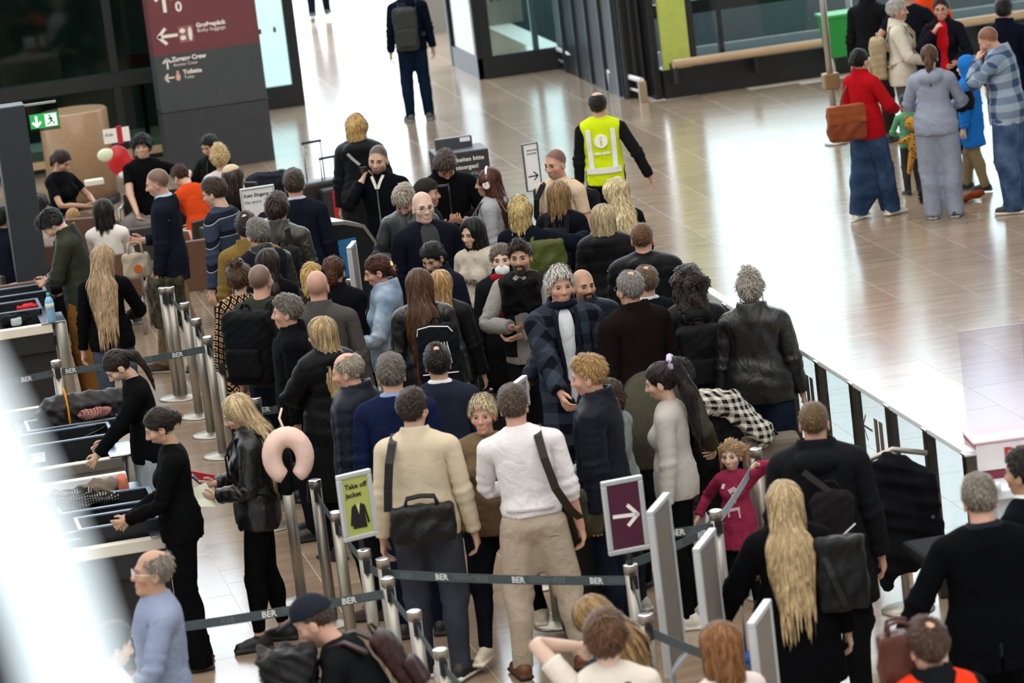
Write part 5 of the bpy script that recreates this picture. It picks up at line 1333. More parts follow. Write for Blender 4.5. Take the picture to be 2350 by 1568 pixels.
soft('red_pouch', 62, 708, .82, [B_((0, 0, .04), (.10, .06, .04), .02)], mat('c0202c', .5, 'bagcloth'), 'bright red pouch in the tray on the far counter', 'pouch', 11, .012)
soft('dark_clothes', 20, 735, .81, [E_((0, 0, .05), (.2, .1, .06))], mat('15161a', .8, 'bagcloth'), 'dark folded clothes in the tray on the far counter', 'clothes', 12, .012)
soft('clear_bag', 37, 738, .86, [B_((0, 0, .03), (.05, .04, .035), .01)], mat('a9b6bc', .3, 'bagcloth'), 'pale see-through pouch in the far counter tray', 'pouch', 13, .006)
bp = gp(119, 739, .873); bt = empty('water_bottle', (bp[0], bp[1], .873), 0, 'clear blue plastic water bottle on the end of the far counter', 'bottle')
MB().lathe([(.030, 0), (.038, .01), (.036, .05), (.038, .055), (.036, .09), (.038, .095), (.037, .15), (.038, .16), (.034, .19), (.014, .225)], 18).build('body', mat('7fb0d6', .12, 'plain', alpha=None), bt)
MB().lathe([(.0385, .115), (.0385, .165)], 18).build('label_sleeve', mat('b9c8c8', .5), bt); MB().lathe([(.016, .222), (.016, .25), (.012, .252)], 14).build('cap', mat('3c9a94', .5), bt)
# ------------------------------------------------------------------ seats on the left
SEAT = mat('5a3d2c', .5, 'wood'); 
def seat(px, py, label, rz=0.0, zt=.86, wd=.58, dark=False, loc=None):
    p = gp(px, py, zt-.2) if loc is None else loc; o = empty('waiting_seat', (p[0], p[1], 0), rz, label, 'seat', None); m_ = SEAT if not dark else mat('2a211d', .55, 'wood')
    MB().bbox(-wd/2, wd/2, -.30, -.25, .38, zt, .012).build('backrest', m_, o)
    MB().bbox(-wd/2, wd/2, -.25, .26, .385, .43, .012).build('seat', m_, o)
    for s in (-1, 1):
        MB().tube([(s*(wd/2-.03), -.22, .385), (s*(wd/2-.03), -.25, .0)], .02, 8).build('leg', STEEL, o); MB().tube([(s*(wd/2-.03), .2, .385), (s*(wd/2-.03), .22, .0)], .02, 8).build('leg', STEEL, o)
        MB().tube([(s*(wd/2), -.26, .43), (s*(wd/2), -.22, .62), (s*(wd/2), .18, .62), (s*(wd/2), .2, .43)], .016, 8).build('armrest', STEEL, o)
    return o
seat(60, 560, 'brown wooden empty waiting seat behind the man in olive jacket')
seat(30, 690, 'brown wooden empty waiting seat beside the dark post', wd=.6)
seat(472, 585, 'brown wooden empty waiting seat between blazer man and striped sweater man')
# ------------------------------------------------------------------ worn and carried things
def chest_M(I):
    """matrix: rest point carried by the chest -> world"""
    R, P, J, sc = I['R']['chest'], I['P']['chest'], I['J']['chest'], I['sc']
    M = Matrix.Identity(4)
    for i in range(3):
        for j in range(3): M[i][j] = R[i][j]*sc*(1, 1, 1)[j]*(I['fat'] if j < 2 else 1)
        M[i][3] = float((P[i]-(R@J)[i])*sc)
    return I['M']@M
def into(o_root, mb, M):
    mb.xf(parent_mw(o_root).inverted()@M); return mb
def sdf_part(name, ops, m, parent, M, vox=.012, seed=None, amp=.006, f=18):
    V, Q = sdf_mesh(ops, vox); me = raw_mesh(name, V, Q)
    if seed is not None:
        N = get_no(me); me.vertices.foreach_set('co', (V+N*crumple(V, seed, amp, f)[:, None]).astype(np.float32).ravel())
    set_vec(me, 'rest', V); me.transform(parent_mw(parent).inverted()@M if parent else M); me.materials.append(m); me.update()
    o = bpy.data.objects.new(name, me); link(o, parent); return o
def backpack(I, color, label, mk='bagcloth', w=.15, h=.23, d=.08, zc=1.20, yb=.155, straps=True, pocket=True, trim=None, dx=0.0, front=False, rough=.75, c2=None):
    M = chest_M(I); kw = dict(c2=c2) if c2 else {}; m = mat(color, rough, mk, **kw)
    c = M@Vector((dx, -yb-d, zc-h)); root = empty('backpack', c, I['rz'], label, 'backpack')
    sdf_part('body', [('add', ('box', (dx, -yb-d, zc), (w, d, h), 0, .055), .03), ('add', ('ell', (dx, -yb-d, zc+h*.55), (w*.92, d*1.02, h*.5)), .04)], m, root, M, .013, PID[0]+3, .007)
    if pocket: sdf_part('pocket', [('add', ('box', (dx, -yb-2*d-.012, zc-h*.35), (w*.78, .03, h*.42), 0, .03), .02)], m, root, M, .012, PID[0]+9, .005)
    if straps:
        for s in (1, -1):
            x = .095*s
            into(root, MB().strip([(x+dx*.5, -yb+.0, zc+h*.75), (x, -.10, 1.475), (x, -.02, 1.50), (x, .08, 1.465), (x*1.1, .155, 1.36), (x*1.35, .15, 1.22), (x*1.75, .06, 1.12), (x*1.6, -yb, 1.06)], .045, .012, up=(1, 0, 0)), M).build('strap', mat(color, .8, 'bagcloth') if mk == 'camo' else m, root)
    into(root, MB().tube([(dx-.04, -yb-d, zc+h*1.0), (dx-.02, -yb-d, zc+h+.045), (dx+.02, -yb-d, zc+h+.045), (dx+.04, -yb-d, zc+h*1.0)], .008, 6), M).build('handle', m, root)
    if trim:
        for pts in trim: into(root, MB().strip([(p[0], -yb-2*d-(.045 if pocket and p[1] < zc+.0 else .008), p[1]) for p in pts], .012, .006, up=(0, 1, 0)), M).build('white_trim', mat('e8e8e6', .6), root)
    return root
def cross_strap(I, color, label, root, rgt=True, end=(.22, .02, .80), w=.035, back=True, loose=0.0):
    """strap over one shoulder; end = where the bag hangs (rest coordinates)"""
    M = chest_M(I); s = 1 if rgt else -1; y = -1 if back else 1
    pts = [(s*.09, y*.145, 1.36), (s*.10, y*.09, 1.465), (s*.105, -.01, 1.495), (s*.09, -y*.12, 1.43), (0, -y*.165, 1.28), (-s*.12, -y*.16, 1.10)]
    p2 = [(s*.09, y*.15, 1.36), (s*.02, y*.175, 1.24), (-s*.08, y*.17, 1.08), end]
    mb = MB().strip(pts, w, .006, up=(1, 0, 0)); mb.strip(p2, w, .006, up=(1, 0, .3)); into(root, mb, M).build('strap', mat(color, .6, 'bagleather'), root)
def bag(name, loc, rz, size, m, label, cat='bag', handles=None, flap=None, seed=3, amp=.008, hm=None):
    """soft bag, origin at its bottom; size = half width, half depth, height"""
    w, d, h = size; root = empty(name, loc, rz, label, cat); M = parent_mw(root)
    sdf_part('body', [('add', ('box', (0, 0, h/2), (w, d, h/2), 0, min(.04, d*.8)), .02), ('add', ('ell', (0, 0, h*.35), (w*1.02, d*1.25, h*.36)), .03)], m, root, M, .012, seed, amp)
    if flap: sdf_part('flap', [('add', ('box', (0, -d*.62, h*.74), (w*1.02, d*.55, h*.28), 0, .02), .02)], flap, root, M, .011, seed+1, amp*.6)
    if handles:
        for s in (-1, 1): MB().tube([(-w*.5, s*d*.5, h*.95), (-w*.42, s*d*.4, h+handles*.8), (0, s*d*.35, h+handles), (w*.42, s*d*.4, h+handles*.8), (w*.5, s*d*.5, h*.95)], .010, 6).build('handle', hm or m, root)
    return root
def suitcase(loc, rz, m, label, w=.20, d=.12, h=.56, handle=.42, ribs=0, tilt=0.0):
    r = empty('suitcase', loc, rz, label, 'suitcase'); r.rotation_euler = (tilt, 0, rz)
    MB().bbox(-w, w, -d, d, .05, .05+h, .035).build('shell', m, r)
    for x in (-w*.75, w*.75):
        for y in (-d*.7, d*.7): MB().lathe([(.022, -.012), (.026, 0), (.022, .012)], 10).xf(Matrix.Translation((x, y, .026))@Matrix.Rotation(math.pi/2, 4, 'Y')).build('wheel', BLACK, r)
    for k in range(ribs):
        x = -w*.7+k*(1.4*w)/max(ribs-1, 1); MB().box(x-.008, x+.008, -d-.006, -d+.004, .12, h-.02).build('rib', m, r)
    MB().box(-w*.6, w*.6, -d-.010, -d+.002, h*.52, h*.54).build('zip', mat('2a2a2c', .4), r)
    if handle:
        for x in (-w*.45, w*.45): MB().tube([(x, d*.6, .05+h), (x, d*.6, .05+h+handle)], .008, 6).build('handle_rod', STEEL, r)
        MB().tube([(-w*.5, d*.6, .05+h+handle), (w*.5, d*.6, .05+h+handle)], .014, 8).build('handle_grip', BLACK, r)
    return r
def phone(I, n, label, color='101114'):
    R = I['R']['ha'+n]; s = 1 if n == 'R' else -1; p = I['hand'](n); o = empty('phone', p, I['rz'], label, 'phone')
    MB().bbox(-.036, .036, -.005, .005, -.04, .10, .004).xf(Matrix.Rotation(-.7, 4, 'X')).build('case', mat(color, .3), o); MB().box(-.032, .032, .0052, .006, -.035, .095).xf(Matrix.Rotation(-.7, 4, 'X')).build('screen', mat('1b2b33', .1), o)
    return o
SIT = dict(pz=-.40, footR=(.12, .43, 0), footL=(.13, .40, 0), knee=.25)
WALK = dict(footR=(.10, .24, 0), footL=(.10, -.22, 0.02), heelL=18)
K = person
NAVY = '161b2c'; BLK = '0c0d10'; CHAR = '1c1e22'
# ------------------------------------------------------------------ seated and standing people at the back left
SEATED = []
def KS(label, dark, *a, **k):
    I = K(*a, **k); SEATED.append(I); seat(0, 0, label, I['rz'], zt=.80 if not dark else .72, wd=.62, dark=dark, loc=I['base']); return I
KS('dark seat under the woman in black t-shirt', 1, 142, 368, 1.68, 128, 'woman in black t-shirt seated with phone and crossed legs', 'f', ('tee', '0d0e11', 'cloth'), None, ('regular', '5a4e42', 'cloth'), ('shoe', 'd8cfc4', 'e8e4dc'), ('tied', '2b1d16'), 'tan', nod=28, fat=1.12, armR='laphi', armL='laphi', **dict(SIT, footR=(-.10, .62, .38)))
KS('dark seat under the person with black fringe', 1, 326, 333, 1.76, 188, 'person with black fringe in black printed t-shirt seated facing the hall', 'm', ('tee', '0c0d10', 'cloth'), None, ('wide', '5b5754', 'denim'), ('shoe', '17181b', 'd0d0d0'), ('mop', '0d0b0a'), 'fair', armR='lap', armL=(.46, .25, 1.28), **SIT)
KS('dark seat under the woman by the direction column', 1, 480, 332, 1.66, 222, 'dark-haired woman in black jacket seated by the direction column', 'f', ('jacket', '101114', 'cloth'), ('shirt', 'b04a28', 'cloth'), ('regular', '14151a', 'denim'), ('shoe', '17181b', '222222'), ('tied', '14100e'), 'tan', nod=18, armR='laphi', armL='lap', **SIT)
KS('dark seat under the woman with curly blond hair', 1, 505, 362, 1.66, 25, 'woman with short curly blond hair and white top seen from behind', 'f', ('sweater', 'cfc6c4', 'knit'), None, ('regular', '3b4a60', 'denim'), ('shoe', '444444', '999999'), ('spiky', 'b08c50', dict(c2='e2cc96')), 'fair', **SIT)
KS('dark seat under the person in orange shirt', 1, 414, 402, 1.66, -35, 'person in orange shirt with reddish scarf bending over a seat', 'f', ('tee', 'c8451c', 'cloth'), None, ('regular', '5d6a4c', 'cloth'), ('shoe', '444444', '999999'), ('short', '3a2017'), 'fair', lean=28, nod=15, armR='lap', armL='lap', **SIT)
KS('dark seat under the person in cream beanie', 1, 537, 408, 1.66, 62, 'person in cream beanie and dark jacket looking sideways', 'f', ('jacket', '181513', 'cloth'), None, ('regular', '22242a', 'denim'), ('shoe', '444444', '999999'), ('beanie', 'c9b79c', {}, ('bob', '2a1a12')), 'fair', armR='lap', armL='lap', **SIT)
I7 = K(362, 416, 1.86, -78, 'balding man in navy blazer and khaki trousers walking with a backpack', 'm', ('blazero', '171b26', 'wool'), ('shirt', 'a9bed6', 'cloth'), ('regular', '7d6c50', 'cloth'), ('shoe', '4a3a2c', '2a2018'), ('shaved', '5a4638'), 'red', nod=12, armR=(.12, .24, 1.14), armL='carry', footR=(.1, .2, 0), footL=(.1, -.2, 0))
K(492, 438, 1.84, -62, 'man with glasses in blue striped sweater looking down', 'm', ('sweater', '343f52', 'stripes', dict(scale=6.5)), None, ('regular', '12141a', 'denim'), ('shoe', '17181b', '222222'), ('short', '33251b'), 'fair', nod=14, stub=.35, glasses='101010', fat=1.1)
I9 = K(118, 512, 1.76, -75, 'black-haired man in olive bomber jacket and brown trousers at the counter', 'm', ('jacket', '2a2d22', 'nylon'), None, ('wide', '7a5227', 'cloth'), ('boot', '6f7a3a', '8a8f4a'), ('full', '0d0c0c'), 'fair', nod=42, lean=10, armR='bent', armL='crosslow')
I10 = K(236, 592, 1.70, 8, 'woman with very long blond hair in black top and grey jeans', 'f', ('sweater', '0b0c0f', 'cloth'), None, ('slim', '363d49', 'denim', dict(c2='4a5362')), ('shoe', '17181b', '222222'), ('verylong', '84694c', dict(c2='c0a582')), 'fair', armR='bent', armL='down', roll=8)
KS('brown seat under the ginger-haired child', 0, 168, 500, 1.05, 20, 'small child with light ginger hair sitting among the seats', 'm', ('sweater', '151a26', 'cloth'), None, ('regular', '22252c', 'denim'), ('shoe', '444444', '999999'), ('short', '9a6c3c', dict(c2='c79a60')), 'pale', hs=1.3, **SIT)
KS('brown seat whose tall back is behind the woman in white', 0, 238, 484, 1.66, 10, 'dark-haired woman in white off-shoulder top sitting on a brown seat', 'f', ('vneck', 'ded8d2', 'knit'), None, ('regular', '14151a', 'denim'), ('shoe', '444444', '999999'), ('bob', '16110f'), 'tan', armR='lap', armL='lap', **SIT)
KS('brown seat under the person in pale pink jacket', 0, 92, 470, 1.64, 15, 'person in pale pink jacket sitting behind the olive jacket man', 'f', ('puffer', 'cfc0b8', 'nylon'), None, ('regular', '22252c', 'denim'), ('shoe', '444444', '999999'), ('tied', '1a1412'), 'fair', armR='lap', armL='lap', **SIT)
KS('dark seat half behind the dark post', 1, 8, 500, 1.70, 60, 'person in dark clothes seated half behind the dark post', 'm', ('jacket', '171a26', 'cloth'), None, ('regular', '14151a', 'denim'), ('shoe', '17181b', '222222'), ('short', '14110f'), 'fair', armR='lap', armL='lap', **SIT)
# ------------------------------------------------------------------ far end
I14 = K(820, 292, 1.72, 18, 'woman with short golden hair in black hooded coat seen from behind', 'f', ('coath', '0f1116', 'nylon'), None, ('regular', '12141a', 'denim'), ('shoe', '17181b', '222222'), ('wavybob', '9c7840', dict(c2='cfae70')), 'fair', fat=1.15, turn=25)
I15 = K(868, 362, 1.86, 196, 'man in black half-zip jacket talking on a phone', 'm', ('polo', '0d0f15', 'cloth'), None, ('regular', '0d0e12', 'denim'), ('shoe', '17181b', 'cccccc'), ('shaved', '1a1310'), 'fair', stub=.5, nod=10, roll=-6, armR='ear', armL='pocket')
K(1022, 378, 1.80, 172, 'man with tousled brown hair and glasses in black jacket looking down', 'm', ('jacket', '0c0d10', 'cloth'), None, ('regular', '12141a', 'denim'), ('shoe', '17181b', '222222'), ('full', '241811', dict(c2='4a3626')), 'red', nod=42, lean=6, glasses='080808', armR='phone', armL='phone', fat=1.1)
I17 = K(1120, 416, 1.68, -82, 'woman with white headphones and long auburn hair in grey hoodie', 'f', ('hoodie', '9a9da2', 'cloth'), None, ('regular', '20242c', 'denim'), ('shoe', 'bbbbbb', 'dddddd'), ('wavylong', '2c150f', dict(c2='5e3020')), 'tan')
K(927, 458, 1.78, 196, 'man with grey hair looking down at a dark phone', 'm', ('jacket', '23272c', 'leather'), None, ('regular', '14151a', 'denim'), ('shoe', '17181b', '222222'), ('full', '7d7468', dict(c2='b0a698')), 'red', nod=40, armR='phone', armL='phone')
K(978, 443, 1.71, 95, 'man in dark baseball cap and dark hooded jacket in profile', 'm', ('hoodie', '1c1d1f', 'cloth'), None, ('regular', '14151a', 'denim'), ('shoe', '17181b', '222222'), ('cap', '2a2724', {}, ('buzz', '2a1d15')), 'red', stub=.4)
I20 = K(970, 472, 1.86, 165, 'bald man with glasses in navy hoodie over grey shirt', 'm', ('hoodieo', '11131f', 'cloth'), ('tee', '3a3b3d', 'cloth'), ('regular', '1a1d26', 'denim'), ('shoe', '17181b', '222222'), ('none', '6a5444'), 'pale', glasses='241a14', stub=.18, fat=1.15)
I21 = K(1084, 533, 1.66, -140, 'young woman with black bob in cream hoodie with dark letters', 'f', ('hoodie', 'b8b0a2', 'cloth'), None, ('regular', '20242c', 'denim'), ('shoe', 'bbbbbb', 'dddddd'), ('bob', '0b0a0b'), 'fair', nod=6)
K(992, 588, 1.68, -148, 'dark-haired woman in navy jacket with hair tied looking down', 'f', ('jacket', '161a26', 'cloth'), None, ('regular', '12141a', 'denim'), ('shoe', '17181b', '222222'), ('tied', '0c0a0a'), 'olive', nod=24)
I23 = K(1150, 592, 1.68, 182, 'woman wearing white face mask and red dotted scarf with dark coat', 'f', ('coat', '17181b', 'wool'), None, ('regular', '14151a', 'denim'), ('shoe', '17181b', '222222'), ('tied', '4a3c34', dict(c2='7a6a5e')), 'pale')
I24 = K(1194, 586, 1.80, -158, 'young man with goatee in grey hoodie and dark vest with folded arms', 'm', ('gilet', '1e1f20', 'cloth'), ('hoodie', '8d8b88', 'cloth'), ('regular', '14151a', 'denim'), ('shoe', '17181b', '222222'), ('quiff', '1c120d', dict(c2='3a281e')), 'tan', beard='1a120e', stub=.35, turn=-12, armR='cross', armL='crosslow')
I25 = K(1275, 372, 1.84, -138, 'shaven-headed man in cream t-shirt with a black shoulder strap', 'm', ('tee', 'c9b399', 'cloth'), None, ('regular', '20242c', 'denim'), ('shoe', '17181b', '222222'), ('shaved', '5a3c2e'), 'red', stub=.3, nod=8, fat=1.08)
I26 = K(1372, 238, 1.78, 4, 'man in yellow safety vest walking away from the queue', 'm', ('vest', 'c8dc1e', 'cloth'), ('sweater', '191a1c', 'cloth'), ('regular', '0d0e10', 'cloth'), ('shoe', '17181b', '222222'), ('fringe', '17120f'), 'red', armR=(.40, .02, .92), armL='down', footR=(.1, .15, 0), footL=(.1, -.18, 0), glasses='dddddd')
I27 = K(1195, 484, 1.66, 20, 'woman with wavy golden hair in navy coat raising a hand', 'f', ('coat', '12151f', 'wool'), None, ('regular', '14151a', 'denim'), ('shoe', '17181b', '222222'), ('wavybob', '9c7e48', dict(c2='d6be86')), 'fair', armR=(.46, .30, 1.34), armL='down')
I28 = K(1284, 448, 1.66, 22, 'woman with straight brown bob in navy coat and backpack', 'f', ('coat', '11141d', 'cloth'), None, ('regular', '14151a', 'denim'), ('shoe', '17181b', '222222'), ('bob', '6a4c2f', dict(c2='9a7a52')), 'fair', nod=8)
K(1412, 440, 1.72, -30, 'woman with long white-blond hair in black jacket', 'f', ('jacket', '0f1013', 'cloth'), None, ('regular', '14151a', 'denim'), ('shoe', '17181b', '222222'), ('wavylong', 'b89f72', dict(c2='ead9ae')), 'fair', turn=-20)
I30 = K(1384, 502, 1.68, 5, 'woman with blond bob in black puffer coat with large hood', 'f', ('longpuffer', '0e0f12', 'nylon'), None, ('slim', '12141a', 'denim'), ('shoe', '17181b', '222222'), ('bob', '857454', dict(c2='c6b48c')), 'fair')
K(1474, 545, 1.80, 6, 'man with ginger crew cut in black hooded puffer jacket', 'm', ('pufferh', '0e0f12', 'nylon'), None, ('regular', '12141a', 'denim'), ('shoe', '17181b', '222222'), ('buzz', '4a3222', dict(c2='7a5636')), 'red', fat=1.08)
# ------------------------------------------------------------------ the middle of the queue
I32 = K(1284, 652, 1.88, 172, 'white-haired man in blue checked coat and patterned scarf', 'm', ('coato', '0d111b', 'plaid', dict(c2='3a4250', scale=7.0)), ('shirt', 'd8dce2', 'cloth'), ('regular', '141826', 'denim'), ('shoe', '2a2018', '1a1410'), ('full', '9a958c', dict(c2='e6e2da')), 'red', turn=-6, armR=(.12, .34, 1.0), armL='down')
I33 = K(1338, 652, 1.73, 158, 'bald man with black goatee in navy quilted jacket', 'm', ('puffer', '151b28', 'nylon'), None, ('regular', '12141a', 'denim'), ('shoe', '17181b', '222222'), ('none', '201812'), 'tan', beard='0c0a09', stub=.5, armR=(.62, .12, .98), armL='down')
K(1446, 660, 1.84, -32, 'grey-haired man with glasses in dark brown fur coat', 'm', ('coat', '171110', 'wool'), None, ('regular', '14151a', 'denim'), ('shoe', '17181b', '222222'), ('thin', '5e5a55', dict(c2='9a958e')), 'red', glasses='22304a', fat=1.1)
K(1482, 644, 1.72, -25, 'balding brown-haired man in charcoal suit with white collar', 'm', ('blazer', '14161b', 'wool'), ('shirt', 'c9ccd2', 'cloth'), ('regular', '14161b', 'cloth'), ('shoe', '17181b', '222222'), ('thin', '4a3a2c', dict(c2='7a6650')), 'red')
I36 = K(1582, 656, 1.70, -8, 'woman with long dark curls in black coat with grey hood', 'f', ('coath', '121316', 'nylon'), None, ('slim', '0d0e11', 'denim'), ('shoe', '17181b', '222222'), ('curly', '120e0c', dict(c2='2e2420')), 'fair', fat=1.12)
I37 = K(1722, 662, 1.72, 8, 'woman with spiky grey hair and hoop earrings in black leather jacket', 'f', ('jacket', '121214', 'leather'), None, ('regular', '161d2c', 'denim'), ('shoe', '2a2a2c', '444444'), ('spiky', '6a6259', dict(c2='b2aaa0')), 'red', fat=1.22, armL='down', armR='down')
K(566, 520, 1.78, 12, 'balding dark-haired man in tan jacket', 'm', ('jacket', '7a6236', 'cloth'), None, ('regular', '20242c', 'denim'), ('shoe', '17181b', '222222'), ('spot', '1c1512'), 'fair', fat=1.1)
I39 = K(592, 535, 1.80, -25, 'grey-haired man with glasses in dark lettered denim vest', 'm', ('gilet', '14161c', 'denim', dict(c2='1e222c')), ('jacket', '14161c', 'leather'), ('regular', '20242c', 'denim'), ('shoe', '17181b', '222222'), ('short', '4a4540', dict(c2='807a72')), 'red', glasses='101010')
I40 = K(636, 478, 1.80, 20, 'dark-haired man in worn olive leather jacket', 'm', ('jacket', '2b2a22', 'leather'), None, ('regular', '20242c', 'denim'), ('shoe', '17181b', '222222'), ('full', '1a110d', dict(c2='3a281e')), 'fair')
K(675, 420, 1.84, 8, 'man in navy suit with neat dark hair seen from behind', 'm', ('blazer', '161a25', 'wool'), ('shirt', 'b9bcd0', 'cloth'), ('regular', '161a25', 'cloth'), ('shoe', '17181b', '222222'), ('short', '2a1d16', dict(c2='4a3a2e')), 'red')
K(616, 602, 1.66, 22, 'woman with long dark hair in black jacket', 'f', ('jacket', '0e0f12', 'cloth'), None, ('slim', '14151a', 'denim'), ('shoe', '17181b', '222222'), ('long', '170f0c', dict(c2='33241c')), 'fair')
K(548, 636, 1.68, 12, 'woman with messy brown bun in tan and black lattice dress', 'f', ('dress', 'a58668', 'lattice', dict(c2='120f0d', scale=19)), None, ('slim', '14151a', 'denim'), ('shoe', '17181b', '222222'), ('topbun', '2c1b12', dict(c2='5a3e28')), 'fair')
I44 = K(597, 640, 1.82, 30, 'buzz-cut man in dark olive sweater with large black backpack', 'm', ('sweater', '2e342c', 'knit'), None, ('regular', '161c2a', 'denim'), ('shoe', '17181b', '222222'), ('shaved', '5a463a'), 'red', fat=1.08)
K(716, 640, 1.60, -20, 'golden-haired woman with sunglasses on her head behind the bald man', 'f', ('jacket', '2a211b', 'wool'), None, ('slim', '14151a', 'denim'), ('shoe', '17181b', '222222'), ('wavybob', '9c7436', dict(c2='cfae66')), 'fair')
K(728, 655, 1.82, 10, 'bald man in dark grey sweater', 'm', ('polo', '4a4846', 'knit'), None, ('regular', '20242c', 'denim'), ('shoe', '17181b', '222222'), ('none', '5a4a3e'), 'red', fat=1.14)
K(766, 620, 1.72, 14, 'woman with pinned-up auburn hair in black coat', 'f', ('coat', '121317', 'wool'), None, ('slim', '14151a', 'denim'), ('shoe', '17181b', '222222'), ('tied', '2e160c', dict(c2='5e3218')), 'fair')
I48 = K(866, 618, 1.72, -92, 'auburn-haired woman with hair tie in pale blue denim jacket', 'f', ('jacket', '64788f', 'denim', dict(c2='a8b7c6')), None, ('regular', 'b3a894', 'cloth'), ('shoe', 'bbbbbb', 'dddddd'), ('tied', '33180e', dict(c2='4e2a1a')), 'red', nod=14, fat=1.1, armR='down', armL='bent')
K(660, 712, 1.78, -88, 'grey-haired man with strong jaw in black coat looking left', 'm', ('coat', '0c0d10', 'cloth'), None, ('regular', '14151a', 'denim'), ('shoe', '17181b', '222222'), ('short', '3e3831', dict(c2='7d766c')), 'red', turn=8)
K(738, 764, 1.72, -32, 'woman with straight blond hair in long black puffer coat touching her face', 'f', ('longpuffer', '0c0d0f', 'nylon'), None, ('slim', '0c0d10', 'denim'), ('shoe', '17181b', '222222'), ('long', '6c543a', dict(c2='c2a87c')), 'fair', armL='chin', armR='down', turn=-18)
I51 = K(962, 652, 1.75, 4, 'young woman with long wavy brown hair in black leather jacket', 'f', ('jacket', '141416', 'leather'), None, ('slim', '20262e', 'denim'), ('shoe', 'bbbbbb', 'dddddd'), ('verylong', '2a1a12', dict(c2='5e4028')), 'fair')
K(1012, 652, 1.62, 15, 'young woman with straight blond hair in dark jacket', 'f', ('jacket', '16171a', 'nylon'), None, ('slim', '14151a', 'denim'), ('shoe', '17181b', '222222'), ('long', '8a6640', dict(c2='c09a68')), 'fair')
K(798, 848, 1.78, -70, 'bald older man in dark navy quilted jacket facing the counters', 'm', ('puffer', '181c26', 'nylon'), None, ('regular', '14151a', 'denim'), ('shoe', '3a1e18', '222222'), ('fringe', '8a7c6c', dict(c2='b0a494')), 'red', nod=10, fat=1.1)
K(898, 856, 1.85, 6, 'man with greying hair in bright blue suit', 'm', ('blazer', '141d3a', 'cloth'), ('shirt', '8a9cc0', 'cloth'), ('regular', '141a2c', 'cloth'), ('shoe', '17181b', '222222'), ('short', '3a342e', dict(c2='766e64')), 'red', fat=1.08)
K(1004, 830, 1.77, -4, 'man with dark hair and bald crown in slate blue blazer', 'm', ('blazer', '222836', 'wool'), ('shirt', 'dfe2e6', 'cloth'), ('regular', '20242c', 'denim'), ('shoe', '17181b', '222222'), ('spot', '120f0e'), 'red')
I56 = K(946, 936, 1.82, 12, 'man in cream sweater with black leather shoulder bag', 'm', ('polo', 'cabca4', 'knit'), None, ('regular', '2f323b', 'denim', dict(c2='3c3f49')), ('shoe', '111216', 'd8d4cc'), ('short', '1e140f', dict(c2='38281e')), 'fair', turn=18, fat=1.12, footR=(.13, -.12, 0), footL=(.12, .02, 0), toe=20)
I57 = K(1108, 948, 1.66, 192, 'older blonde woman in taupe top and black jeans with cream sneakers', 'f', ('vneck', '6b5945', 'cloth'), None, ('slim', '101218', 'denim'), ('shoe', 'd8cdb8', 'e8e0d0'), ('full', 'a8926c', dict(c2='dccba6')), 'red', fat=1.18, footR=(.10, .35, 0), footL=(.16, -.45, 0), extra=[])
I58 = K(1178, 928, 1.82, 4, 'man in white shirt and beige trousers with brown shoes', 'm', ('tucked', 'e2dde0', 'cloth'), None, ('regular', 'b0a292', 'cloth'), ('shoe', '5e3216', '2c180c'), ('short', '3a2c22', dict(c2='5e4e40')), 'red', fat=1.12, nod=4, turn=8, side=-4, armL='crosslow', armR='down', footR=(.20, .05, 0), footL=(.16, -.02, 0), toe=20)
I59 = K(1352, 858, 1.87, -78, 'man with strawberry blond hair in navy quilted jacket and white shirt', 'm', ('puffero', '11151f', 'nylon'), ('shirt', 'e0e2e4', 'cloth'), ('slim', '10141f', 'denim'), ('shoe', '17181b', '222222'), ('short', '86603c', dict(c2='b8935f')), 'red', nod=8, stub=.15, armR='fwd', armL='down')
K(1394, 903, 1.56, -60, 'person in faded denim jacket hidden behind the strawberry blond man', 'f', ('jacket', '767f80', 'denim', dict(c2='9aa2a0')), None, ('regular', '20242c', 'denim'), ('shoe', 'bbbbbb', 'dddddd'), ('tied', '3a2a1e'), 'tan', armR='bent', armL='bent')
I61 = K(1517, 872, 1.70, -78, 'woman with long black ponytail in light grey sweater', 'f', ('sweater', 'aea9a4', 'knit'), None, ('slim', '0b0c0e', 'cloth'), ('shoe', 'cfcac2', 'e8e4dc'), ('highpony', '0c0a0b', dict(c2='221a1c')), 'fair', nod=12, armR=(.20, .05, .82), armL=(.30, .02, .80))
I62 = K(1560, 862, 1.78, 35, 'person in dark olive jacket bent far forward over luggage', 'm', ('jacket', '3b3a30', 'wool'), None, ('regular', '14151a', 'denim'), ('shoe', '17181b', '222222'), ('short', '1a1411'), 'fair', lean=68, nod=20, fat=1.15, armR='reachlow', armL='reachlow')
I63 = K(1678, 1042, 1.06, -162, 'little girl with blond pigtails in raspberry dress', 'f', ('tunic', '8c2c48', 'cloth'), None, ('slim', '0d0d10', 'cloth'), ('shoe', '202024', '444448'), ('pigtails', '7a5c40', dict(c2='b4946c')), 'pale', hs=1.32, armL=(.36, .26, 1.62), armR=(.42, .05, 1.02))
I64 = K(1868, 966, 1.82, 6, 'man with fair crew cut in black hooded jacket with slim sling bag', 'm', ('hoodie', '17181b', 'cloth'), ('coat', '17181b', 'cloth'), ('regular', '101114', 'denim'), ('shoe', '17181b', '222222'), ('buzz', '4a3420', dict(c2='7d6444')), 'red', fat=1.22)
I65 = K(1800, 1150, 1.72, -2, 'woman with long blond hair in black coat reaching for a suitcase', 'f', ('coat', '0c0d10', 'wool'), None, ('regular', '0c0d11', 'denim'), ('shoe', '17181b', '222222'), ('verylong', '84694a', dict(c2='d2b88c')), 'fair', fat=1.1, armL=(.46, .16, .86), armR='down')
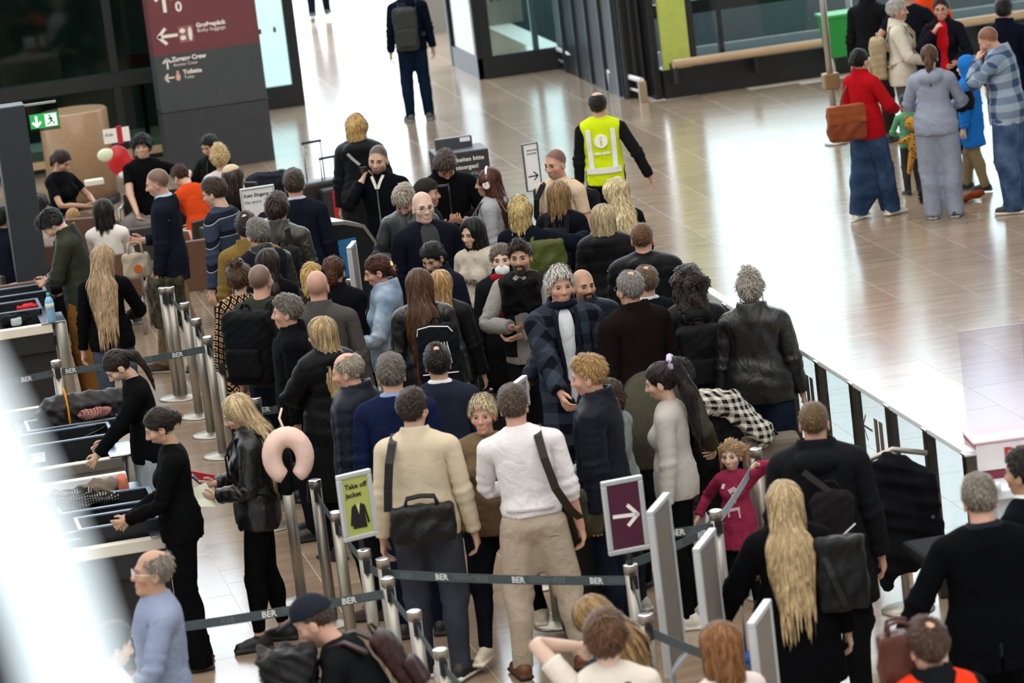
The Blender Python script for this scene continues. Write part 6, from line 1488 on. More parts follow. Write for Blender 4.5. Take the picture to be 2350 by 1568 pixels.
I67 = K(2248, 1142, 1.84, -12, 'grey-haired man in black suit leaning to the round table', 'm', ('blazer', '0a0b0e', 'wool'), ('shirt', '20242c', 'cloth'), ('regular', '0a0b0e', 'cloth'), ('shoe', '17181b', '222222'), ('short', '5a5046', dict(c2='8e8478')), 'red', fat=1.2, armL=(.52, .05, .80), armR='down', nod=10)
K(2352, 1080, 1.80, -60, 'dark-haired man in black suit at the white desk', 'm', ('blazer', '0c0e14', 'wool'), ('shirt', 'd8dadd', 'cloth'), ('regular', '0c0e14', 'cloth'), ('shoe', '17181b', '222222'), ('short', '14100e'), 'tan')
# ------------------------------------------------------------------ the people nearest to the gallery
I69 = K(2130, 1478, 1.80, -25, 'brown-haired man with thin crown in bright orange safety vest', 'm', ('vest', 'e23a1e', 'cloth'), ('jacket', '15161a', 'cloth'), ('regular', '14151a', 'denim'), ('shoe', '17181b', '222222'), ('spot', '2c1c12', dict(c2='54392a')), 'red')
K(1652, 1482, 1.68, -30, 'auburn-haired woman in white cardigan', 'f', ('sweater', 'd8cac6', 'knit'), None, ('regular', '20242c', 'denim'), ('shoe', 'bbbbbb', 'dddddd'), ('bob', '5a3418', dict(c2='94643a')), 'fair')
I71 = K(1390, 1462, 1.74, 2, 'person with tousled brown hair in cream t-shirt with dark straps', 'm', ('tee', 'd5cbc0', 'cloth'), None, ('regular', '20242c', 'denim'), ('shoe', 'bbbbbb', 'dddddd'), ('mop', '2e1c10', dict(c2='6a4628')), 'pale', armL=(.16, .22, 1.55), armR='down')
K(1362, 1420, 1.68, -55, 'woman with long light brown hair in grey blue jacket looking down', 'f', ('jacket', '2b3440', 'cloth'), None, ('regular', '20242c', 'denim'), ('shoe', 'bbbbbb', 'dddddd'), ('long', '5a4226', dict(c2='a8875a')), 'fair', nod=35, lean=10)
I73 = K(722, 1420, 1.80, -72, 'man in dark baseball cap and black t-shirt leaning over a bag', 'm', ('tee', '131417', 'cloth'), None, ('regular', '14161c', 'denim'), ('shoe', '17181b', '222222'), ('cap', '1e212b', {}, ('buzz', '3a2a20')), 'red', lean=30, nod=-2, stub=.4, armL=(.22, .40, 1.0), armR=(.12, .44, .98))
I74 = K(352, 1308, 1.76, -95, 'bald man with glasses in pale blue shirt facing the counters', 'm', ('rolled', '8691ab', 'cloth'), None, ('regular', '20242c', 'cloth'), ('shoe', '2a2018', '1a1410'), ('fringe', '6a5c50', dict(c2='a09488')), 'tan', glasses='dfe2e4', fat=1.12, armR='fwd', armL='bent', nod=-6)
K(258, 1478, 1.70, 70, 'dark-haired person half hidden behind the blurred white rail', 'm', ('shirt', 'b9bfc8', 'cloth'), None, ('regular', '14151a', 'denim'), ('shoe', '17181b', '222222'), ('short', '17130f'), 'pale', nod=12)
I76 = K(268, 838, 1.68, -96, 'woman with dark ponytail in black sweater reaching into a tray', 'f', ('sweater', '0c0d0f', 'knit'), None, ('regular', '8b959c', 'denim', dict(c2='a4adb2')), ('shoe', 'bbbbbb', 'dddddd'), ('pony', '150e0c', dict(c2='2e201a')), 'fair', nod=32, lean=10, armL=(.12, .40, .98), armR=(.16, .30, 1.02))
I77 = K(366, 975, 1.72, -88, 'woman with dark low bun in black outfit at the near counter', 'f', ('sweater', '0a0b0d', 'cloth'), None, ('flare', '0a0b0d', 'cloth'), ('boot', '141210', '241f1a'), ('bun', '0e0a0a', dict(c2='281e1a')), 'olive', nod=22, armL=(.10, .33, 1.06), armR=(.16, .30, 1.02))
I78 = K(545, 945, 1.68, -85, 'blonde woman in black leather jacket and leggings holding papers', 'f', ('jacket', '0e0f10', 'leather'), None, ('cropped', '0a0b0d', 'cloth'), ('shoe', '0d0d0f', '1c1c1e'), ('long', '8e744c', dict(c2='cdb890')), 'fair', nod=22, armL=(.10, .25, 1.10), armR=(.10, .27, 1.14), footR=(.10, -.06, 0), footL=(.10, .10, 0))
# ------------------------------------------------------------------ group at the back right
I80 = K(1973, 136, 1.68, 42, 'woman with dark bun in red jacket and blue jeans', 'f', ('jacket', 'a8141c', 'wool'), None, ('wide', '22324c', 'denim', dict(c2='3c5070')), ('shoe', 'cfc4b8', 'e0d8d0'), ('bun', '120e0d'), 'fair', footR=(.12, .14, 0), footL=(.12, -.12, 0), armR='bent', armL='down')
I81 = K(2078, 236, .98, -20, 'small child in green shirt and grey trousers carrying a plush leopard', 'm', ('sweater', '5fa07a', 'cloth'), None, ('regular', '3c3c3c', 'cloth'), ('shoe', '17181b', '222222'), ('short', '17110e'), 'tan', hs=1.3, armR='bent', armL='bent')
K(2133, 128, 1.70, 6, 'woman with ponytail in pale grey hoodie and sweatpants', 'f', ('hoodie', '8f97ab', 'cloth'), None, ('wide', '8b93a5', 'cloth'), ('shoe', '202226', '999999'), ('pony', '33211a', dict(c2='6a4a34')), 'fair', armR='bent', armL='bent', fat=1.1)
I83 = K(2058, 22, 1.74, 92, 'woman with short grey hair in cream fleece jacket', 'f', ('jacket', 'c9c2b4', 'wool'), None, ('regular', '4c4a46', 'cloth'), ('shoe', 'd8d4d0', 'e8e4e0'), ('short', '9a968f', dict(c2='cfcac2')), 'red', armR='bent', armL='bent')
K(2160, 18, 1.72, 188, 'woman in red top and dark cardigan drinking from a cup', 'f', ('jacketo', '14151d', 'cloth'), ('polo', 'b8161e', 'cloth'), ('regular', '14151a', 'denim'), ('shoe', '17181b', '222222'), ('short', '2e1a12'), 'red', armR='mouth', armL='bent', glasses='301c16')
I85 = K(2218, 152, 1.34, -70, 'child in bright blue hooded towel cape and khaki trousers', 'm', ('coath', '1f6ec0', 'cloth'), None, ('regular', '857558', 'cloth'), ('shoe', '17181b', '222222'), ('hoodup', '1f6ec0'), 'pale', hs=1.15, footR=(.1, .18, 0), footL=(.1, -.14, 0))
K(2268, 88, 1.84, -75, 'man with ginger buzz cut in blue checked shirt eating', 'm', ('jacket', '3e5472', 'plaid', dict(c2='9fb0c4', scale=7.5)), None, ('wide', '2c3f5e', 'denim', dict(c2='54698a')), ('shoe', '17181c', 'd8d4cc'), ('shaved', '6a3c20'), 'red', nod=22, lean=8, armR='mouth', armL='mouth', fat=1.15)
K(2304, 20, 1.80, 20, 'person in dark navy jacket behind the man in checked shirt', 'm', ('jacket', '0e1220', 'cloth'), None, ('regular', '12141a', 'denim'), ('shoe', '17181b', '222222'), ('short', '14100e'), 'fair')
K(2082, -18, 1.80, 8, 'person in dark t-shirt behind the woman in cream fleece', 'm', ('tee', '14161f', 'cloth'), None, ('regular', '12141a', 'denim'), ('shoe', '17181b', '222222'), ('short', '14100e'), 'tan', armL='hip', armR='hip')
K(1990, -22, 1.80, 25, 'person in black jacket with orange lining at the rail', 'm', ('jacket', '17171a', 'cloth'), None, ('regular', '2a201a', 'denim'), ('shoe', '17181b', '222222'), ('short', '14100e'), 'tan')
K(2125, -30, 1.68, 10, 'person in orange work jacket behind the drinking woman', 'm', ('jacket', 'd2421c', 'cloth'), None, ('regular', '12141a', 'denim'), ('shoe', '17181b', '222222'), ('short', '14100e'), 'tan')
I90 = K(928, -28, 1.80, -4, 'man in dark navy jacket standing in the bright doorway', 'm', ('hoodie', '0d1420', 'cloth'), None, ('regular', '0e1a2c', 'denim'), ('shoe', '4a4a48', '8a8a88'), ('short', '14100e'), 'fair', toe=14)
K(706, -195, 1.78, 5, 'person in dark trousers walking away through the doorway', 'm', ('jacket', '0d1018', 'cloth'), None, ('regular', '0b0f18', 'denim'), ('shoe', '2a2a2c', 'cccccc'), ('short', '14100e'), 'fair', **WALK)

# ------------------------------------------------------------------ details worn on people (parts), placed on the resting body and carried by its pose
def worn(I, name, mb, m, parent=None):
    V = np.array(mb.v); Wt = weights(V, I['J']); L_ = I['put'](V, Wt)
    mb.v = [tuple(v) for v in L_]; par = parent or I['root']; return mb.build(name, m, par)
def surf(kind, sex, x, z, side, r=.022):
    V = TPL[kind, sex]['V']; k = (np.abs(V[:, 0]-x) < r) & (np.abs(V[:, 2]-z) < r) & (V[:, 1]*side > 0)
    if not k.any(): return side*.13
    return float((V[k, 1]).max() if side > 0 else V[k, 1].min())
def band(I, kind, pts, w, m, name, side, parent, off=.012):
    """flat band along (x, z) points lying on a garment"""
    mb = MB(); P_ = [(x, surf(kind, I['sex'], x, z, side)+side*off, z) for x, z in pts]
    vs = []; n = len(P_)
    for i in range(n):
        a, b = P_[max(i-1, 0)], P_[min(i+1, n-1)]; dx, dz = b[0]-a[0], b[2]-a[2]; l = math.hypot(dx, dz)+1e-9; nx, nz = -dz/l*w/2, dx/l*w/2
        for sg in (1, -1):
            x, z = P_[i][0]+nx*sg, P_[i][2]+nz*sg; vs.append((x, P_[i][1], z))
        for sg in (1, -1):
            x, z = P_[i][0]+nx*sg, P_[i][2]+nz*sg; vs.append((x, P_[i][1]-side*.02, z))
    fs = []
    for i in range(n-1):
        a, b = i*4, i*4+4; fs += [(a, a+1, b+1, b), (a+2, b+2, b+3, a+3), (a, b, b+2, a+2), (a+1, a+3, b+3, b+1)]
    fs += [(0, 2, 3, 1), (4*n-4, 4*n-3, 4*n-1, 4*n-2)]
    mb.add(vs, fs); return worn(I, name, mb, m, parent)
def lettering(I, kind, s, size, x, z, side, m, parent, vertical=False):
    cu = bpy.data.curves.new('t', 'FONT'); cu.body = s; cu.size = size; cu.align_x = 'CENTER'; cu.resolution_u = 1; cu.extrude = .001; cu.offset = .0008
    o = bpy.data.objects.new('t', cu); COL.objects.link(o); me = bpy.data.meshes.new_from_object(o.evaluated_get(bpy.context.evaluated_depsgraph_get())); bpy.data.objects.remove(o, do_unlink=True)
    V = get_co(me); mb = MB()
    for v in V:
        xx = x+(v[0] if side < 0 else -v[0]); zz = z+v[1]; mb.v.append((xx, surf(kind, I['sex'], xx, zz, side)+side*(.010+max(v[2], 0)), zz))
    mb.f = [tuple(p.vertices) for p in me.polygons]; mb.smooth = [False]*len(mb.f); bpy.data.meshes.remove(me)
    return worn(I, 'lettering', mb, m, parent)
def at_px(px, py, ref, dy=0.0):
    """point seen at a pixel, at the same depth along the hall as ref (a person) shifted by dy"""
    return on_y(px, py, ref['base'][1]+dy)
REFL = mat('dfe3e2', .5)
vp = I26['parts']['safety_vest']
for s in (1, -1): band(I26, 'vest', [(.115*s, 1.42), (.115*s, 1.32), (.112*s, 1.22), (.11*s, 1.12), (.11*s, 1.06)], .045, REFL, 'reflective_stripe', -1, vp)
band(I26, 'vest', [(x, 1.04) for x in np.linspace(-.16, .16, 9)], .05, REFL, 'reflective_stripe', -1, vp)
mb = MB(); cz = 1.315; ring = [(.062*math.cos(a), .062*math.sin(a)) for a in np.linspace(0, 2*math.pi, 21)[:-1]]
yb_ = surf('vest', 'm', 0, cz, -1, .05)-.014
mb.prism([(x, cz+z) for x, z in ring], 'y', yb_-.004, yb_+.02); worn(I26, 'info_disc', mb, mat('eef0ee', .6), vp)
mb = MB(); mb.prism([(-.008, cz-.04), (.008, cz-.04), (.008, cz+.015), (-.008, cz+.015)], 'y', yb_-.007, yb_); mb.prism([(-.008, cz+.026), (.008, cz+.026), (.008, cz+.042), (-.008, cz+.042)], 'y', yb_-.007, yb_); worn(I26, 'info_letter', mb, mat('b8c81e', .6), vp)
for k, (a, b) in enumerate(((-.075, -.01), (.0, .075))): band(I26, 'vest', [(a, 1.20), ((a+b)/2, 1.20), (b, 1.20)], .02, REFL, 'small_print', -1, vp)
lettering(I21, 'hoodie', 'WARD', .075, .0, 1.22, 1, mat('3a2430', .8), I21['parts']['hoodie'])
for s_, z_, sz in (('CLAUS', 1.36, .05), ('PLANET BIKE', 1.16, .034)): lettering(I39, 'gilet', s_, sz, 0, z_, -1, mat('c8c8c4', .8), I39['parts']['vest'])
band(I39, 'gilet', [(x, 1.26) for x in np.linspace(-.09, .09, 5)], .10, mat('4a5058', .8, 'checks', c2='8a8a88', scale=60), 'patch', -1, I39['parts']['vest'])
dp = I63['parts']['dress']; PR = mat('cdb4bc', .8)
for pts, w in (([(.02, 1.30), (-.03, 1.33), (-.06, 1.30)], .05), ([(-.03, 1.27), (-.01, 1.18)], .05), ([(.05, 1.10), (-.07, 1.12)], .03), ([(.05, 1.10), (.05, 1.03)], .015), ([(-.06, 1.11), (-.07, 1.02)], .015), ([(.08, 1.38), (.09, 1.34)], .03)): band(I63, 'tunic', pts, w, PR, 'unicorn_print', 1, dp)
# scarf, face mask, headphones, hair ties
SCF = mat('10141f', .9, 'checks', c2='8d97a8', scale=48)
mb = MB(); mb.tube([(.085*math.cos(a), -.02+.085*math.sin(a)*1.05, 1.50+.02*math.sin(a)) for a in np.linspace(-.9, math.pi+.9, 14)], .030, 8)
for s in (1, -1): mb.tube([(.075*s, .065, 1.48), (.07*s, .135, 1.40), (.062*s, .165, 1.25), (.058*s, .168, 1.05), (.055*s, .165, .86 if s > 0 else .78)], .038, 8, flat=.35, up=(1, 0, 0))
worn(I32, 'scarf', mb, SCF)
for i, (x, z) in enumerate(((.095, 1.15), (.095, 1.02), (-.10, 1.09))): worn(I32, 'button', MB().lathe([(.014, -.004), (.014, .004)], 10).xf(Matrix.Translation((x, .172, z))@Matrix.Rotation(math.pi/2, 4, 'X')), mat('14161c', .3))
mb = MB(); mb.tube([(.080*math.cos(a), -.01+.085*math.sin(a), 1.485+.02*math.sin(a)) for a in np.linspace(-.9, math.pi+.9, 14)], .036, 8); mb.tube([(.03, .085, 1.47), (.04, .15, 1.38), (.045, .16, 1.27), (.04, .155, 1.18)], .045, 8, flat=.4, up=(1, 0, 0))
worn(I23, 'scarf', mb, mat('8c1420', .9, 'dots', c2='d8c8c0'))
mk = sdf_mesh([('add', ('ell', (0, .052, 1.562), (.059, .060, .054)), .01), ('add', ('cap', (0, .10, 1.60), (0, .105, 1.545), .016, .012), .02), ('clip', (0, .030, 1.56), (0, -1, 0)), ('clip', (0, 0, 1.608), (0, 0, 1))], .006)
mbk = MB(); mbk.v = [tuple(v) for v in mk[0]]; mbk.f = [tuple(int(i) for i in q) for q in mk[1]]; mbk.smooth = [True]*len(mbk.f); 
for s in (1, -1): mbk.tube([(.046*s, .055, 1.585), (.07*s, .02, 1.60), (.08*s, -.005, 1.63)], .002, 4)
worn(I23, 'face_mask', mbk, mat('e6e8ea', .8))
hp = empty('headphones', I17['w'](I17['headpt']((0, 0, 1.62))), I17['rz'], 'white over-ear headphones on the auburn-haired woman', 'headphones')
def head_world(I, mb): mb.v = [tuple(I['w'](I['headpt'](v))) for v in mb.v]; return mb
def to_local(o, mb): mb.xf(parent_mw(o).inverted()); return mb
to_local(hp, head_world(I17, MB().tube([(.092*math.cos(a), -.005, 1.65+.115*math.sin(a)) for a in np.linspace(0, math.pi, 14)], .012, 8, flat=1.6))).build('headband', mat('e4e0da', .5), hp)
for s in (1, -1): to_local(hp, head_world(I17, MB().lathe([(.026, -.018), (.036, -.012), (.036, .010), (.028, .018)], 16).xf(Matrix.Translation((.098*s, -.002, 1.625))@Matrix.Rotation(math.pi/2, 4, 'Y')))).build('ear_cup', mat('e4e0da', .5), hp)
def torus(I, name, c, R_, r, m, axis='y', parent=None):
    pts = []
    for a in np.linspace(0, 2*math.pi, 13): pts.append({'y': (c[0]+R_*math.cos(a), c[1], c[2]+R_*math.sin(a)), 'x': (c[0], c[1]+R_*math.cos(a), c[2]+R_*math.sin(a))}[axis])
    mb = MB().tube(pts, r, 7); mb.v = [tuple(I['headpt'](v)) for v in mb.v]; return mb.build(name, m, parent or I['root'])
torus(I48, 'hair_tie', (0, -.118, 1.62), .036, .016, mat('d8c69a', .8)); torus(I61, 'hair_tie', (0, -.105, 1.735), .042, .020, mat('b9b4d0', .7))
for s in (1, -1): torus(I37, 'earring', (.080*s, -.004, 1.562), .015, .003, mat('d8a84a', .25, 'plain', 1.0), 'x'); torus(I77, 'earring', (.078*s, 0, 1.570), .010, .003, mat('d8b46a', .25, 'plain', 1.0), 'x'); torus(I76, 'earring', (.078*s, 0, 1.570), .010, .002, mat('d8b46a', .25, 'plain', 1.0), 'x')
# straps of shirt-braces, zips, pocket flaps
for s in (1, -1): band(I71, 'tee', [(.085*s, 1.44), (.075*s, 1.34), (.055*s, 1.24), (.03*s, 1.12)], .028, mat('191a1e', .7), 'brace', -1, I71['root'])
band(I15, 'polo', [(0, 1.42), (0, 1.30), (0, 1.18), (0, 1.06)], .010, mat('8a8c90', .3, 'plain', .8), 'zip', 1, I15['parts']['sweater'])
for s in (1, -1): band(I15, 'polo', [(.05*s, 1.50), (.03*s, 1.46), (.006*s, 1.40)], .022, mat('d8d6d2', .8), 'white_collar', 1, I15['parts']['sweater'])
band(I58, 'tucked', [(x, 1.04) for x in np.linspace(-.13, .13, 7)], .012, mat('c9c2c4', .8), 'shirt_fold', -1, I58['root'])
mb = MB(); mb.box(.085, .135, -.158, -.150, .875, .878); worn(I58, 'pocket_slit', mb, mat('4a3c30', .8))
# ------------------------------------------------------------------ backpacks
backpack(I44, '0d0e11', 'large black backpack of the buzz-cut man in olive sweater', w=.17, h=.27, d=.095, zc=1.20)
backpack(I51, '10131a', 'black sports backpack with white piping and three white bars', w=.16, h=.24, d=.08, zc=1.14, dx=.10, trim=[[(-.04, 1.32), (-.03, 1.37), (.06, 1.385), (.19, 1.37), (.22, 1.33)], [(-.03, 1.03), (.23, 1.03)], [(.13, 1.26), (.15, 1.10)], [(.15, 1.26), (.17, 1.10)], [(.17, 1.26), (.19, 1.10)]], pocket=False)
backpack(I36, '121316', 'black canvas backpack of the woman with dark curls', w=.16, h=.24, d=.085, zc=1.16)
backpack(I17, '6f6a5e', 'grey green backpack of the woman with headphones', w=.15, h=.20, d=.08, zc=1.22)
backpack(I28, '15171c', 'dark backpack of the woman with brown bob', w=.14, h=.20, d=.075, zc=1.20)
backpack(I40, '121214', 'black leather backpack of the man in worn olive leather jacket', mk='bagleather', w=.14, h=.19, d=.075, zc=1.18, dx=.09)
backpack(I90, '3c3f40', 'grey mesh backpack of the man in the bright doorway', w=.15, h=.27, d=.08, zc=1.16, dx=-.06)
backpack(I83, 'a8987a', 'beige canvas backpack of the woman in cream fleece', w=.16, h=.23, d=.09, zc=1.14)
BP64 = backpack(I64, '1b191c', 'slim dark sling bag with white tick of the man with fair crew cut', w=.105, h=.21, d=.035, zc=1.10, dx=.06, pocket=False, straps=False, trim=[[(.06, 1.06), (.09, 1.05), (.16, 1.12)]])
into(BP64, MB().strip([(-.05, -.20, 1.42), (.06, -.21, 1.30)], .03, .006, up=(1, 0, 0)), chest_M(I64)).build('strap', mat('1b191c', .7), BP64)
backpack(I73, '2a1410', 'brown leather backpack on the man in baseball cap', mk='bagleather', w=.11, h=.20, d=.045, zc=1.22, rough=.5, dx=.06)
backpack(I78, '101012', 'black backpack of the blonde woman in leather jacket', w=.14, h=.18, d=.06, zc=1.22)
backpack(I25, '14151a', 'black backpack worn by the shaven-headed man in cream t-shirt', w=.15, h=.20, d=.075, zc=1.18)
backpack(I48, '2a2622', 'small dark backpack worn by the woman in denim jacket', w=.11, h=.13, d=.05, zc=1.28, straps=False)
# pink neck pillow hung on the backpack
M78 = chest_M(I78); npos = M78@Vector((.16, -.36, .90)); nk = empty('neck_pillow', npos, 0, 'pale pink neck pillow hanging from the black backpack', 'pillow')
pts = [(.105*math.cos(a), .135*math.sin(a)) for a in np.linspace(-math.pi/2+.42, 1.5*math.pi-.42, 22)]
VR = np.array(CR); VR[2] = 0; VR /= np.linalg.norm(VR); 
c_ = at_px(662, 1050, I78, -.36); nk.location = (c_[0], c_[1], c_[2]-.20); 
vv = [tuple(VR*p[0]+np.array([0, 0, .20+p[1]])) for p in pts]
MB().tube(vv, [.045]+[.052+.016*math.sin(math.pi*i/21) for i in range(20)]+[.045], 14, up=(.3, -1, 0)).build('cushion', mat('e2c2b8', .85, 'bagcloth'), nk)
MB().tube([VR*.0+np.array([0, 0, .36]), VR*-.02+np.array([0, .05, .45]), VR*-.01+np.array([.02, .10, .50])], .008, 6).build('loop', mat('d9b6aa', .8), nk)
# phones and papers in hands
phone(I15, 'R', 'black phone held to the ear of the man in half-zip jacket')
pp = I78['hand']('L'); pa = empty('travel_papers', pp, .3, 'pale printed papers in the hands of the blonde woman', 'papers')
for k in range(3): MB().box(-.10, .05, -.001, .001, -.03-.03*k, .09-.03*k).xf(Matrix.Rotation(-.5-.25*k, 4, 'X')@Matrix.Rotation(.25*k-.2, 4, 'Y')).build('sheet', mat('d8dcc8', .8, 'grain'), pa)
phone(I78, 'R', 'black phone in the hand of the blonde woman in leather jacket')
# ------------------------------------------------------------------ bags in hands and on shoulders
BL = mat('0e0f11', .4, 'bagleather', spec=.3)
def bag_at(name, px, py, ref, dy, size, m, label, rz=0.0, **k):
    c = at_px(px, py, ref, dy); return bag(name, (c[0], c[1], max(c[2]-size[2]/2, .0)), rz-.18, size, m, label, **k)
b56 = bag_at('shoulder_bag', 972, 1202, I56, -.24, (.20, .065, .25), BL, 'black leather shoulder bag hanging behind the man in cream sweater', handles=.05, cat='bag')
M56 = chest_M(I56)
into(b56, MB().strip([(-.10, .06, 1.47), (-.105, -.02, 1.50), (-.11, -.10, 1.46), (-.125, -.165, 1.36), (-.145, -.185, 1.20), (-.155, -.20, 1.08)], .045, .006, up=(1, 0, 0)), M56).build('strap', BL, b56)
b58 = bag_at('shoulder_bag', 1336, 1178, I58, .10, (.13, .06, .30), mat('33301f', .6, 'bagleather'), 'dark olive shoulder bag at the side of the man in white shirt')
into(b58, MB().strip([(.10, .10, 1.44), (.10, .0, 1.50), (.105, -.10, 1.46), (.12, -.165, 1.34), (.15, -.175, 1.15), (.20, -.13, 1.0), (.24, -.06, .92)], .045, .006, up=(1, 0, 0)), chest_M(I58)).build('strap', mat('2c261c', .5, 'bagleather'), b58)
b65 = bag_at('tote_bag', 1930, 1315, I65, -.16, (.145, .06, .42), mat('141517', .5, 'bagleather', spec=.25), 'large black leather tote on the blonde woman in black coat')
into(b65, MB().strip([(.12, .08, 1.44), (.125, -.02, 1.50), (.14, -.12, 1.42), (.19, -.19, 1.25), (.24, -.21, 1.08)], .03, .006, up=(1, 0, 0)), chest_M(I65)).build('strap', mat('1a1b1d', .4, 'bagleather'), b65)
b27 = bag_at('tote_bag', 1252, 588, I27, -.16, (.17, .06, .28), mat('4a5226', .4, 'bagleather'), 'olive green tote bag of the woman with wavy golden hair')
into(b27, MB().strip([(.10, .02, 1.48), (.105, -.06, 1.48), (.12, -.15, 1.38), (.16, -.17, 1.22)], .03, .006, up=(1, 0, 0)), chest_M(I27)).build('strap', mat('4a5226', .4, 'bagleather'), b27)
b80 = bag_at('shoulder_bag', 1942, 282, I80, -.24, (.19, .07, .36), mat('7a3a1e', .45, 'bagleather'), 'brown leather bag with folded flap at the woman in red jacket', rz=.15, flap=mat('8a4522', .45, 'bagleather'))
into(b80, MB().strip([(-.10, .05, 1.48), (-.11, -.06, 1.47), (-.16, -.14, 1.30), (-.20, -.17, 1.12)], .025, .006, up=(1, 0, 0)), chest_M(I80)).build('strap', mat('6a3018', .45, 'bagleather'), b80)
h7 = I7['hand']('L'); c7 = at_px(385, 690, I7, -.15)
b7 = bag('hand_carried_backpack', (c7[0], c7[1], c7[2]-.24), .3, (.15, .11, .46), mat('4a4536', .8, 'camo', c2='2c2a20'), 'camouflage backpack hanging from the hand of the man in navy blazer', 'backpack', handles=.06)
for s in (-1, 1): MB().strip([(s*.10, -.10, .10), (s*.14, -.12, .0), (s*.19, -.13, -.12)], .02, .005, up=(0, 1, 0)).build('strap', mat('33301f', .8), b7)
bag_at('belt_bag', 2213, 232, I85, -.16, (.10, .05, .22), mat('101012', .6, 'bagcloth'), 'black shoulder bag of the child in blue hooded cape')
bag_at('black_bag', 662, 1535, I73, -.05, (.15, .12, .22), mat('101114', .45, 'bagleather'), 'open black bag under the hands of the man in baseball cap', seed=6, amp=.02)
bag_at('leather_backpack', 2068, 1535, I69, .1, (.10, .09, .36), mat('4a2418', .45, 'bagleather'), 'brown leather backpack beside the man in orange vest', handles=.05)
bag_at('fluffy_jacket', 1198, 680, I24, -.34, (.14, .08, .26), mat('0a0b0d', .95, 'bagcloth'), 'black fluffy jacket bundled in the folded arms of the young man', cat='jacket', seed=8, amp=.02)
hh = I7['hand']('R'); ct = bag('cloth_tote', (hh[0], hh[1], hh[2]-.34), .0, (.13, .05, .24), mat('b8ab98', .8, 'bagcloth'), 'cream cloth tote with orange print held by the blazer man', handles=.10); MB().lathe([(.04, 0), (.04, .004)], 7).xf(Matrix.Translation((0, -.066, .10))@Matrix.Rotation(math.pi/2, 4, 'X')).build('orange_print', mat('c4601c', .7), ct)
# ------------------------------------------------------------------ luggage on wheels
def case_at(px, py, z, rz, m, label, **k):
    p = gp(px, py, z); return suitcase((p[0], p[1], 0), rz, m, label, **k)
DKC = mat('16171a', .45, 'bagcloth')
c37 = case_at(1768, 1010, .62, -.15, mat('6f665e', .8, 'bagcloth'), 'grey brown fabric trolley held by the woman in leather jacket', w=.20, d=.12, h=.60, handle=0)
MB().box(-.07, .03, -.128, -.122, .20, .25).build('black_badge', BLACK, c37); MB().bbox(-.17, .17, -.15, -.11, .10, .32, .02).build('front_pocket', mat('6a6159', .8, 'bagcloth'), c37); MB().tube([(-.05, 0, .65), (-.03, 0, .69), (.03, 0, .69), (.05, 0, .65)], .012, 6).build('grip', BLACK, c37)
tc_ = case_at(1685, 925, .45, -.1, mat('2f6a70', .35, 'grain'), 'small teal hard case beside the black curly coat', w=.15, d=.10, h=.50, handle=.08)
case_at(1362, 1330, .35, -.1, mat('0e0f11', .4, 'grain'), 'large black hard suitcase in front of the strawberry blond man', w=.24, d=.14, h=.66, handle=0, ribs=5)
case_at(1132, 885, .62, .1, mat('17181b', .45, 'grain'), 'black ribbed suitcase pulled by the man in navy quilted jacket', w=.20, d=.12, h=.52, handle=.38, ribs=5)
s65 = case_at(1752, 1555, .30, -.2, mat('1c3f78', .5, 'bagcloth'), 'dark blue suitcase pulled by the blonde woman with tote', w=.18, d=.11, h=.40, handle=.42)
case_at(735, 445, .45, .2, mat('191512', .4, 'grain'), 'dark suitcase with steel handle behind the man in navy suit', w=.22, d=.13, h=.55, handle=.40, ribs=4)
case_at(700, 455, .40, -.1, mat('2c1a18', .45, 'grain'), 'dark maroon suitcase beside the man in navy suit', w=.20, d=.12, h=.48, handle=.0, ribs=4)
case_at(768, 455, .40, .3, mat('1c1d20', .45, 'grain'), 'black suitcase with red ribbon behind the black terminal', w=.18, d=.12, h=.48, handle=.30, ribs=0)
MB().strip([(-.06, -.128, .08), (-.06, -.128, .50)], .05, .006, up=(1, 0, 0)).build('red_ribbon', mat('a81420', .6), [o for o in COL.objects if o.name.startswith('suitcase') and o.type == 'EMPTY'][-1])
soft('travel_bag', 620, 425, .0, [('add', ('cap', (-.15, 0, .2), (.15, 0, .2), .17, .17), .03)], mat('131722', .6, 'bagcloth'), 'round navy travel bag by the foot of the direction column', 'bag', 21, .012)
# plaid blanket over dark bags between the ponytailed woman and girl
soft('plaid_blanket', 1672, 962, .60, [('add', ('cap', (-.22, .1, .34), (.02, 0, .30), .09, .10), .05), ('add', ('cap', (.02, 0, .30), (.20, -.1, .08), .10, .09), .05)], mat('d8d4c8', .9, 'plaid', c2='1a1a1c', scale=19.0), 'black and white checked blanket draped over dark luggage', 'blanket', 22, .016)
soft('dark_luggage', 1668, 1075, .0, [B_((0, 0, .32), (.20, .20, .32), .1), E_((0, 0, .5), (.22, .22, .18))], mat('0f1012', .8, 'bagcloth'), 'heap of black luggage behind the little girl', 'luggage', 23, .02, .016)
# ------------------------------------------------------------------ things at the right: round table, coat on a stand, desk with box
tp_ = gp(2165, 1262, 1.02); rt_ = empty('bar_table', (tp_[0]+.2, tp_[1], 0), 0, 'tall black round-cornered table next to the man in black suit', 'table')
MB().bbox(-.36, .36, -.30, .30, .96, 1.03, .03).build('tabletop', mat('08090a', .8, 'grain', spec=.15), rt_); MB().bbox(-.26, .26, -.22, .22, .88, .96, .03).build('apron', mat('0c0d0f', .6, 'grain'), rt_)
MB().tube([(0, 0, .04), (0, 0, .9)], .035, 12).build('column', mat('6a5f52', .3, 'brushed', .9), rt_)
for k in range(5): a = k*2*math.pi/5; MB().tube([(0, 0, .10), (.30*math.cos(a), .30*math.sin(a), .045)], .018, 8).build('foot_arm', mat('131417', .4), rt_); MB().lathe([(.02, 0), (.028, .02), (.02, .045)], 10, (.31*math.cos(a), .31*math.sin(a), 0)).build('castor', BLACK, rt_)
